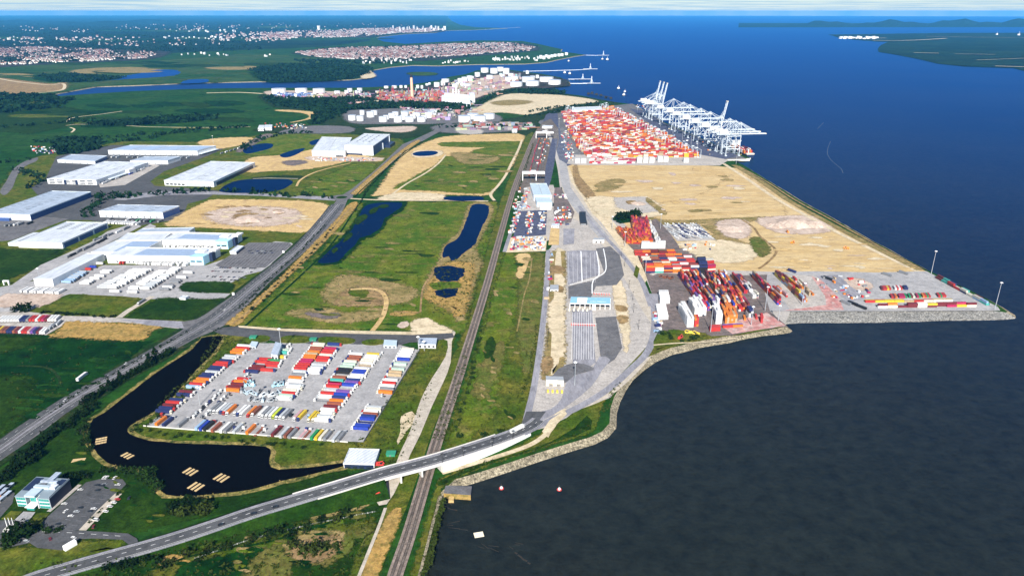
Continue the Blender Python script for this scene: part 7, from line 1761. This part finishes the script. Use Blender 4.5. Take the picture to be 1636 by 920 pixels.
tree_line("160,912 200,904 240,896", 9, 3, 5, 'dark', 'dark bush below the road at the bottom edge', 'bushes at the bottom edge', 3)
tree_line("385,512 420,480 460,440 500,402 535,362", 24, 2.5, 4, 'dark', 'small dark bush on the verge beside the ditch', 'verge bushes by the ditch', 2)
tree_line("20,497 32,494 44,498", 5, 6, 9, 'dark', 'dark tree at the top of the left trailer yard', 'trees above the left yard', 4, 'tree', 'tree')
tree_line("60,500 110,503 150,506 185,508", 16, 3, 5, 'dark', 'dark bush in the hedge below the rough lawn', 'hedge below the rough lawn', 2)
tree_line("205,690 230,688 212,686 250,672 290,640 330,604 360,572", 22, 2, 4, 'green', 'green bush on the bank between lake and lorry park', 'bank bushes by the lorry park', 2.5)
tree_line("230,690 300,698 380,706 440,712 520,716", 20, 2, 3.6, 'green', 'green bush on the grass below the lorry park wall', 'bushes below the lorry park wall', 4)
tree_line("735,700 770,705 800,692", 5, 3, 5, 'green', 'dark bush on the grass just above the bridge', 'bushes above the bridge', 4)
tree_line("724,690 738,652 752,606 764,556 772,520", 16, 2.5, 4.5, 'green', 'bush on the right hand verge of the railway', 'railway verge bushes', 2)
tree_line("985,352 995,350 1005,349 1015,348", 9, 10, 14, 'dark', 'dark green tree in the clump above the red pile', 'clump above the red pile', 6, 'tree', 'tree')
tree_line("1012,347 1020,346", 3, 9, 12, 'green', 'green tree right of the clump above the red pile', 'right part of the clump', 5, 'tree', 'tree')
tree_line("1045,533 1065,536 1090,545 1120,541", 12, 2.5, 5, 'green', 'green bush on the bank below the white container stacks', 'bushes on the depot bank', 4)
# hedges and woods told apart no longer
class Foliage:
    def __init__(s): s.v = []; s.f = 0
    def clump(s, p, rx, rz, n=10):
        for _ in range(n):
            c = Vector((p.x + TG_.gauss(0, rx * .45), p.y + TG_.gauss(0, rx * .45), p.z + rz * TG_.uniform(.15, .9))); a = Vector((TG_.gauss(0, 1), TG_.gauss(0, 1), TG_.gauss(0, .6))).normalized(); b = a.cross(Vector((TG_.gauss(0, 1), TG_.gauss(0, 1), TG_.gauss(0, 1)))).normalized(); r = rx * TG_.uniform(.3, .6)
            s.v += [c + a * r, c + b * r * .8, c - a * r, c - b * r * .8]
    def build(s, name, mat):
        arr = np.array([tuple(q) for q in s.v], dtype=np.float32); n = len(arr) // 4
        me = bpy.data.meshes.new(name); me.vertices.add(len(arr)); me.vertices.foreach_set('co', arr.ravel()); me.loops.add(len(arr)); me.loops.foreach_set('vertex_index', np.arange(len(arr), dtype=np.int32)); me.polygons.add(n); me.polygons.foreach_set('loop_start', np.arange(0, len(arr), 4, dtype=np.int32)); me.update(); me.materials.append(MAT[mat])
        ob(name, me, None, kind='stuff')
fo1, fo2, fo3 = Foliage(), Foliage(), Foliage()
def hedge(F, path, step, r, h, spread=0, n=9):
    pts_ = V(path)
    for a, b in zip(pts_, pts_[1:]):
        k = max(1, int((b - a).length / step))
        for i in range(k): F.clump(a.lerp(b, (i + TG_.random()) / k) + Vector((TG_.uniform(-spread, spread), TG_.uniform(-spread, spread), 0)), r * TG_.uniform(.7, 1.3), h * TG_.uniform(.6, 1.3), n)
def scatter(F, poly, n, r, h, q=9):
    pp = [tuple(map(float, t.split(','))) for t in poly.split()]; xs = [p[0] for p in pp]; ys = [p[1] for p in pp]; k = 0; tries = 0
    while k < n and tries < n * 12:
        tries += 1; x, y = TG_.uniform(min(xs), max(xs)), TG_.uniform(min(ys), max(ys))
        if inside((x, y), pp): F.clump(G(x, y), r * TG_.uniform(.6, 1.4), h * TG_.uniform(.6, 1.3), q); k += 1
for path, sp_ in (("0,205 60,200 110,196 118,190", 5), ("118,196 200,193 300,185 345,186", 6), ("400,204 300,207 240,222 170,228 120,232", 6), ("60,226 110,230 160,222 230,216 300,212 360,208", 6), ("0,262 24,258 50,256", 6), ("20,272 60,280 72,288 40,302", 5), ("140,345 150,330 160,318 200,316 260,312", 4), ("150,316 200,312 240,310", 4), ("0,346 60,345", 4), ("262,312 330,306 400,308 530,317", 3), ("380,240 410,225 450,215 500,213", 4), ("842,180 900,172 960,166", 7), ("700,180 745,176 790,152 820,147", 8), ("840,187 890,180 940,172", 8), ("700,205 760,203 830,205 855,203", 4)):  # hedges by the estate paving are partly added to deepen its cloud shadow
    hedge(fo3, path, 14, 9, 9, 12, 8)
for poly, n in (("400,110 450,104 520,103 590,107 590,118 560,127 470,131 420,130", 1500), ("420,155 500,160 560,156 620,165 640,170 700,174 740,178 690,176 640,173 560,176 500,200 510,184 496,176 440,170", 900), ("60,122 110,119 165,122 205,125 150,131 95,132", 260), ("140,200 260,191 330,187 345,190 280,197 200,202", 300), ("0,150 60,152 118,158 100,172 0,182", 200), ("90,222 150,224 160,236 120,248 96,246", 120), ("640,165 690,168 730,166 756,164 740,172 690,176 640,172", 260), ("810,146 860,145 905,149 890,152 840,150", 200), ("0,64 200,62 400,66 420,80 300,84 100,78 0,76", 500), ("470,95 600,99 640,101 560,103 480,101", 160), ("470,84 540,76 640,74 720,70 830,69 858,74 830,84 760,90 640,98 500,91", 420), ("0,78 200,81 262,84 235,93 130,99 0,104", 300), ("410,56 560,47 700,45 690,51 590,60 500,63", 200), ("0,36 560,40 560,52 300,60 0,58", 700)):  # bushes over the cloud-shadowed fields are added to darken them
    scatter(fo3, poly, n, 16, 10, 7)
fo3.build('woodland', 'leaf_far')
for path in ("80,660 140,620 200,587 260,553 300,530", "340,530 365,522", "470,424 430,458 385,500", "566,340 590,300 620,268 650,240", "378,498 430,448 480,402 520,360"): hedge(fo1, path, 4, 2.0, 2.2, 2, 8)
for path in ("728,700 740,650 752,600 770,540 790,460 806,405", "822,330 838,275 852,230", "965,660 978,630 990,612", "700,768 745,750 820,730 900,705 945,680", "857,520 848,590 832,645"): hedge(fo2, path, 4, 1.8, 2.2, 2, 8)
for poly, n, r in (("60,900 220,885 300,870 440,830 570,792 600,815 570,900 540,930 100,930", 520, 1.5), ("570,706 640,612 668,560 722,545 690,620 640,738 560,748", 350, 1.4), ("345,532 400,550 250,672 214,690 260,640 312,592", 420, 1.5), ("670,930 690,860 702,800 712,797 704,830 690,900", 240, 1.6), ("690,700 712,640 746,548 752,530 735,640 715,710", 200, 1.6), ("740,690 790,640 810,560 850,560 835,665 790,700", 110, 1.4), ("0,560 140,550 200,560 120,620 20,680", 70, 1.8), ("400,515 470,440 545,350 740,340 700,420 690,480 640,520", 260, 1.4), ("690,430 760,400 780,345 790,345 770,430 745,510 690,500", 240, 1.8)): scatter(fo2, poly, n, r, r * 1.1, 7)
fo1.build('roadside_scrub', 'leaf_dark'); fo2.build('meadow_scrub', 'leaf_olive')
# reeds round the lake
fo4 = Foliage()
for a, b in zip(lk, lk[1:] + lk[:1]):
    k = max(1, int((b - a).length / 2.2)); nn = Vector((-(b - a).y, (b - a).x, 0)).normalized()
    for i in range(k):
        if TG_.random() < .45: fo4.clump(a.lerp(b, (i + .5) / k) + nn * TG_.uniform(.5, 3.5), 1.1, 1.8, 5)
fo4.build('reeds', 'reed')
# post and rail fence in the bottom meadow
fp_ = smooth(V("312,893 350,880 400,863 450,850 500,838 560,826 600,818"), 5, False); o = fp_[0]
r = thing('post_fence', 'pale post and wire fence crossing the bottom meadow', 'fence', o); pm = MB(); pm.box(-.16, .16, -.16, .16, 0, 1.5); pme = pm.mesh('post', ['concrete_block']); rl = MB(); acc = 0
for a, b in zip(fp_, fp_[1:]):
    n = max(1, int((b - a).length / 2.6))
    for j in range(n): ob('post', pme, r, a.lerp(b, j / n) - o)
    rl.beam(a - o + Vector((0, 0, 1.2)), b - o + Vector((0, 0, 1.2)), .08); rl.beam(a - o + Vector((0, 0, .7)), b - o + Vector((0, 0, .7)), .08)
rl.build('wire', 'steel', r)
# ================================================================ TOWNS, WORKS, FAR BUILDINGS
HR = random.Random(33)
def house_mesh(col, L_, w, h):
    m = MB(); m.box(-L_ / 2, L_ / 2, -w / 2, w / 2, 0, h, 0); e = .4
    m.quad([(-L_ / 2 - e, -w / 2 - e, h - .1), (L_ / 2 + e, -w / 2 - e, h - .1), (L_ / 2 + e, 0, h + 3), (-L_ / 2 - e, 0, h + 3)], 1); m.quad([(L_ / 2 + e, w / 2 + e, h - .1), (-L_ / 2 - e, w / 2 + e, h - .1), (-L_ / 2 - e, 0, h + 3), (L_ / 2 + e, 0, h + 3)], 1)
    m.quad([(-L_ / 2, w / 2, h), (-L_ / 2, -w / 2, h), (-L_ / 2, 0, h + 3)], 0); m.quad([(L_ / 2, -w / 2, h), (L_ / 2, w / 2, h), (L_ / 2, 0, h + 3)], 0); return m
plain('tile_red', (.22, .085, .06), .8); plain('tile_brown', (.16, .09, .07), .8); plain('tile_grey', (.19, .17, .17), .8); plain('render', (.62, .58, .54), .7)
HM = [house_mesh(0, 11, 8, 5.5).mesh('house', ['render', t]) for t in ('tile_red', 'tile_brown', 'tile_grey')]
spots = []
def town(poly, n, clumps, white=.1):
    pp = [tuple(map(float, t.split(','))) for t in poly.split()]; xs = [p[0] for p in pp]; ys = [p[1] for p in pp]
    cs = []
    while len(cs) < clumps:
        q = (HR.uniform(min(xs), max(xs)), HR.uniform(min(ys), max(ys)))
        if inside(q, pp): cs.append((*q, HR.uniform(.4, 1)))
    k = 0; tries = 0
    while k < n and tries < n * 20:
        tries += 1; c = HR.choice(cs); x, y = HR.gauss(c[0], 16 * c[2]), HR.gauss(c[1], 2.6 * c[2])
        if inside((x, y), pp): spots.append((x, y, c[2])); k += 1
town("-20,78 60,75 200,81 262,84 235,93 130,99 40,103 -20,104", 1500, 46)
town("470,84 540,77 640,75 720,71 790,68.5 828,69.5 858,75 845,82 800,84 700,92 620,96 560,95 500,91", 4200, 110)
town("410,55 470,49.5 560,47 600,45.5 690,44.5 708,48 690,51 640,53 590,58 500,62 430,61", 1600, 50)
town("-20,62 300,56 480,48 560,46 470,62 420,72 280,74 0,74", 330, 40)
town("-20,42 400,38 700,36 700,42 400,48 -20,56", 150, 40)
spots.sort(key=lambda q: -q[1])
hb = MB(); plain('render_far', (.62, .58, .54))
for k, (x, y, c) in enumerate(spots):
    p = G(x, y); a = HR.choice((.2, 1.75)) + HR.uniform(-.2, .2)
    if k < 300: ob('house', HR.choice(HM), None, p, a, label='pitched roof house in the nearest streets of the far towns', cat='house', group='houses at the near edge of the far towns', scale=HR.uniform(.9, 1.4))
    else:
        sc = HR.uniform(.9, 1.7) * (1 if y > 66 else 1.6); L_, w, h = 11 * sc, 8 * sc, 5.5 * sc; wc = HR.choice(((.42, .38, .38), (.55, .52, .52), (.30, .22, .20), (.36, .30, .30))); rc = HR.choice(((.16, .065, .055), (.14, .07, .065), (.20, .10, .085), (.13, .115, .12)))
        hb.obox(p.x, p.y, 0, L_, w, h, a, 0, wc); i = len(hb.v); ca, sa_ = cos(a), sin(a); T = lambda u, v, z: (p.x + u * ca - v * sa_, p.y + u * sa_ + v * ca, z)
        hb.quad([T(-L_ / 2, -w / 2, h), T(L_ / 2, -w / 2, h), T(L_ / 2, 0, h + 3 * sc), T(-L_ / 2, 0, h + 3 * sc)], 0, rc); hb.quad([T(L_ / 2, w / 2, h), T(-L_ / 2, w / 2, h), T(-L_ / 2, 0, h + 3 * sc), T(L_ / 2, 0, h + 3 * sc)], 0, rc)
hb.build('town_houses', 'paint_piece', None, 'stuff')
# pale factory and apartment blocks in and near the towns
wb = MB()
for (x0, x1, y0, y1, n, hh) in ((580, 660, 97, 103, 26, 14), (700, 750, 98, 102, 14, 12), (790, 860, 92, 98, 30, 14), (785, 815, 94, 97, 6, 10), (620, 715, 46, 51, 26, 60), (500, 530, 48, 50, 3, 60), (260, 360, 59, 64, 22, 18), (300, 400, 49, 53, 12, 25), (290, 370, 86, 90, 12, 12), (420, 432, 88, 91, 4, 12), (0, 100, 60, 66, 8, 20)):
    for _ in range(n):
        p = G(HR.uniform(x0, x1), HR.uniform(y0, y1)); k = 1.6 / px_per_m(p); wb.obox(p.x, p.y, 0, k * HR.uniform(.5, 2), k * HR.uniform(1, 2.5), hh * HR.uniform(.6, 1.3), HR.uniform(-.3, .3), 0, HR.choice(((.66, .66, .66), (.55, .53, .5), (.42, .44, .47))))
for x, y in [(1341 + HR.uniform(0, 60), 60 + HR.uniform(0, 2.5)) for _ in range(40)]:
    p = G(x, y); wb.obox(p.x, p.y, WZ + 2, 40, 30, HR.uniform(8, 22), 0, 0, (.75, .75, .75))
wb.build('far_blocks', 'paint_piece', None, 'stuff')
# refinery: columns, pipe racks and process units
rb = MB()
REDS = ((.5, .06, .06), (.55, .14, .10), (.42, .08, .12), (.60, .30, .16), (.34, .22, .24), (.45, .40, .40), (.70, .66, .64), (.5, .3, .3))
for (x0, x1, y0, y1, n, cols_) in ((600, 705, 147, 163, 420, REDS), (690, 800, 126, 152, 230, REDS[4:]), (800, 832, 120, 136, 60, REDS[4:]), (440, 590, 151, 158, 120, REDS[4:]), (548, 612, 164, 170, 60, REDS[4:]), (690, 760, 168, 192, 90, REDS[4:]), (640, 700, 172, 184, 80, REDS[4:]), (730, 850, 198, 208, 90, ((.5, .5, .5), (.6, .58, .55), (.35, .3, .3), (.4, .12, .1)))):
    for _ in range(n):
        x, y = HR.uniform(x0, x1), HR.uniform(y0, y1); p = G(x, y)
        if x0 == 690 and y1 == 152 and y < 152 - (x - 690) * .42 - 6: continue
        t = HR.random(); c = HR.choice(cols_); c = tuple(q * HR.uniform(.35, .75) for q in c)
        if t < .5: rb.obox(p.x, p.y, 0, HR.uniform(6, 22), HR.uniform(6, 18), HR.uniform(3, 12), HR.uniform(-.3, .3), 0, c)
        elif t < .62 and y1 < 170: rb.cyl(p.x, p.y, 0, HR.uniform(10, 26), HR.uniform(1.5, 3.2), None, 7, 0, None, c)
        else: a = HR.choice((0.1, 1.6)); L_ = HR.uniform(15, 45); rb.beam((p.x, p.y, 5), (p.x + L_ * cos(a), p.y + L_ * sin(a), 5), 3, 3, 0, c)
for _ in range(120):
    p = G(HR.uniform(440, 500), HR.uniform(152.5, 156.5)); rb.obox(p.x, p.y, 0, HR.uniform(8, 20), HR.uniform(8, 16), HR.uniform(4, 14), 0, 0, HR.choice(((.05, .10, .28), (.10, .16, .32), (.6, .62, .65))))
rb.build('process_units', 'paint_piece', None, 'stuff')
# clutter of the workshop yard, the small site yards and the terminal kerb
cb_ = MB()
CC = [PAL[c] for c in ('white', 'white', 'cream', 'red', 'orange', 'grey', 'silver', 'crimson', 'tan', 'navy', 'lightblue')]
for (x0, y0, x1, y1, sl, n) in ((830, 302, 850, 336, -.35, 40), (824, 330, 846, 334, 0, 20), (822, 340, 832, 374, -.25, 34), (843, 340, 853, 374, -.12, 50), (862, 340, 872, 368, -.12, 36), (820, 380, 872, 400, -.2, 170), (886, 330, 912, 360, 0, 46), (884, 312, 905, 318, 0, 18), (50, 235, 110, 246, 0, 70), (420, 198, 490, 206, 0, 60), (498, 253, 600, 258, 0, 70), (1085, 388, 1140, 400, 0, 14), (1300, 442, 1370, 478, .8, 46), (1046, 500, 1056, 534, 0, 26), (866, 222, 880, 262, -.3, 36), (892, 210, 908, 258, .25, 70), (1015, 166, 1040, 176, 0, 26), (1050, 200, 1150, 248, 1.2, 60), (880, 400, 885, 480, -.1, 12)):
    for _ in range(n):
        y = HR.uniform(y0, y1); x = HR.uniform(x0, x1) + sl * (y - y0); p = G(x, y)
        cb_.obox(p.x, p.y, .3, HR.uniform(1.8, 7), HR.uniform(1.8, 3), HR.uniform(1.2, 3.4), HR.choice((0, .3, 1.6)), 0, HR.choice(CC))
cb_.build('yard_clutter', 'paint_piece', None, 'stuff')
sp_m = MB()
for x, y, rx, h in ((1270, 358, 34, 9), (1240, 362, 18, 6), (1300, 360, 22, 7), (1168, 366, 26, 4), (400, 350, 30, 5), (446, 339, 12, 3), (1020, 326, 16, 3)):
    o = G(x, y); N = 18; rings = [(1, 0), (.7, .45), (.4, .8), (.12, 1)]; prev = None
    for rr, hh in rings:
        cur = [(o.x + rx * rr * cos(2 * pi * k / N) * (1 + .18 * sin(3 * k + x)), o.y + rx * rr * sin(2 * pi * k / N) * (1 + .15 * cos(2 * k)), h * hh + .4 + (HR.uniform(-.3, .3) if hh else -.5)) for k in range(N)]
        if prev:
            for k in range(N): sp_m.quad([prev[k], prev[(k + 1) % N], cur[(k + 1) % N], cur[k]])
        prev = cur
    sp_m.quad(prev)
sp_m.build('spoil_heap', 'soil_pink', None, 'structure')
# ================================================================ AIR
m, t, p = newmat('haze_air')
t.nodes.remove(p)
vol = t.nodes.new('ShaderNodeVolumePrincipled')
vol.inputs['Color'].default_value = (0.09, 0.48, 1.0, 1)
vol.inputs['Density'].default_value = 0.000021
vol.inputs['Anisotropy'].default_value = 0.0
t.links.new(vol.outputs[0], t.nodes['Material Output'].inputs['Volume'])
mb = MB(); E_ = FAR * 1.1
mb.box(-E_, E_, -E_, E_, WZ - 1.0, 362, 0, None, True)
mb.build('haze', 'haze_air', None, 'stuff')
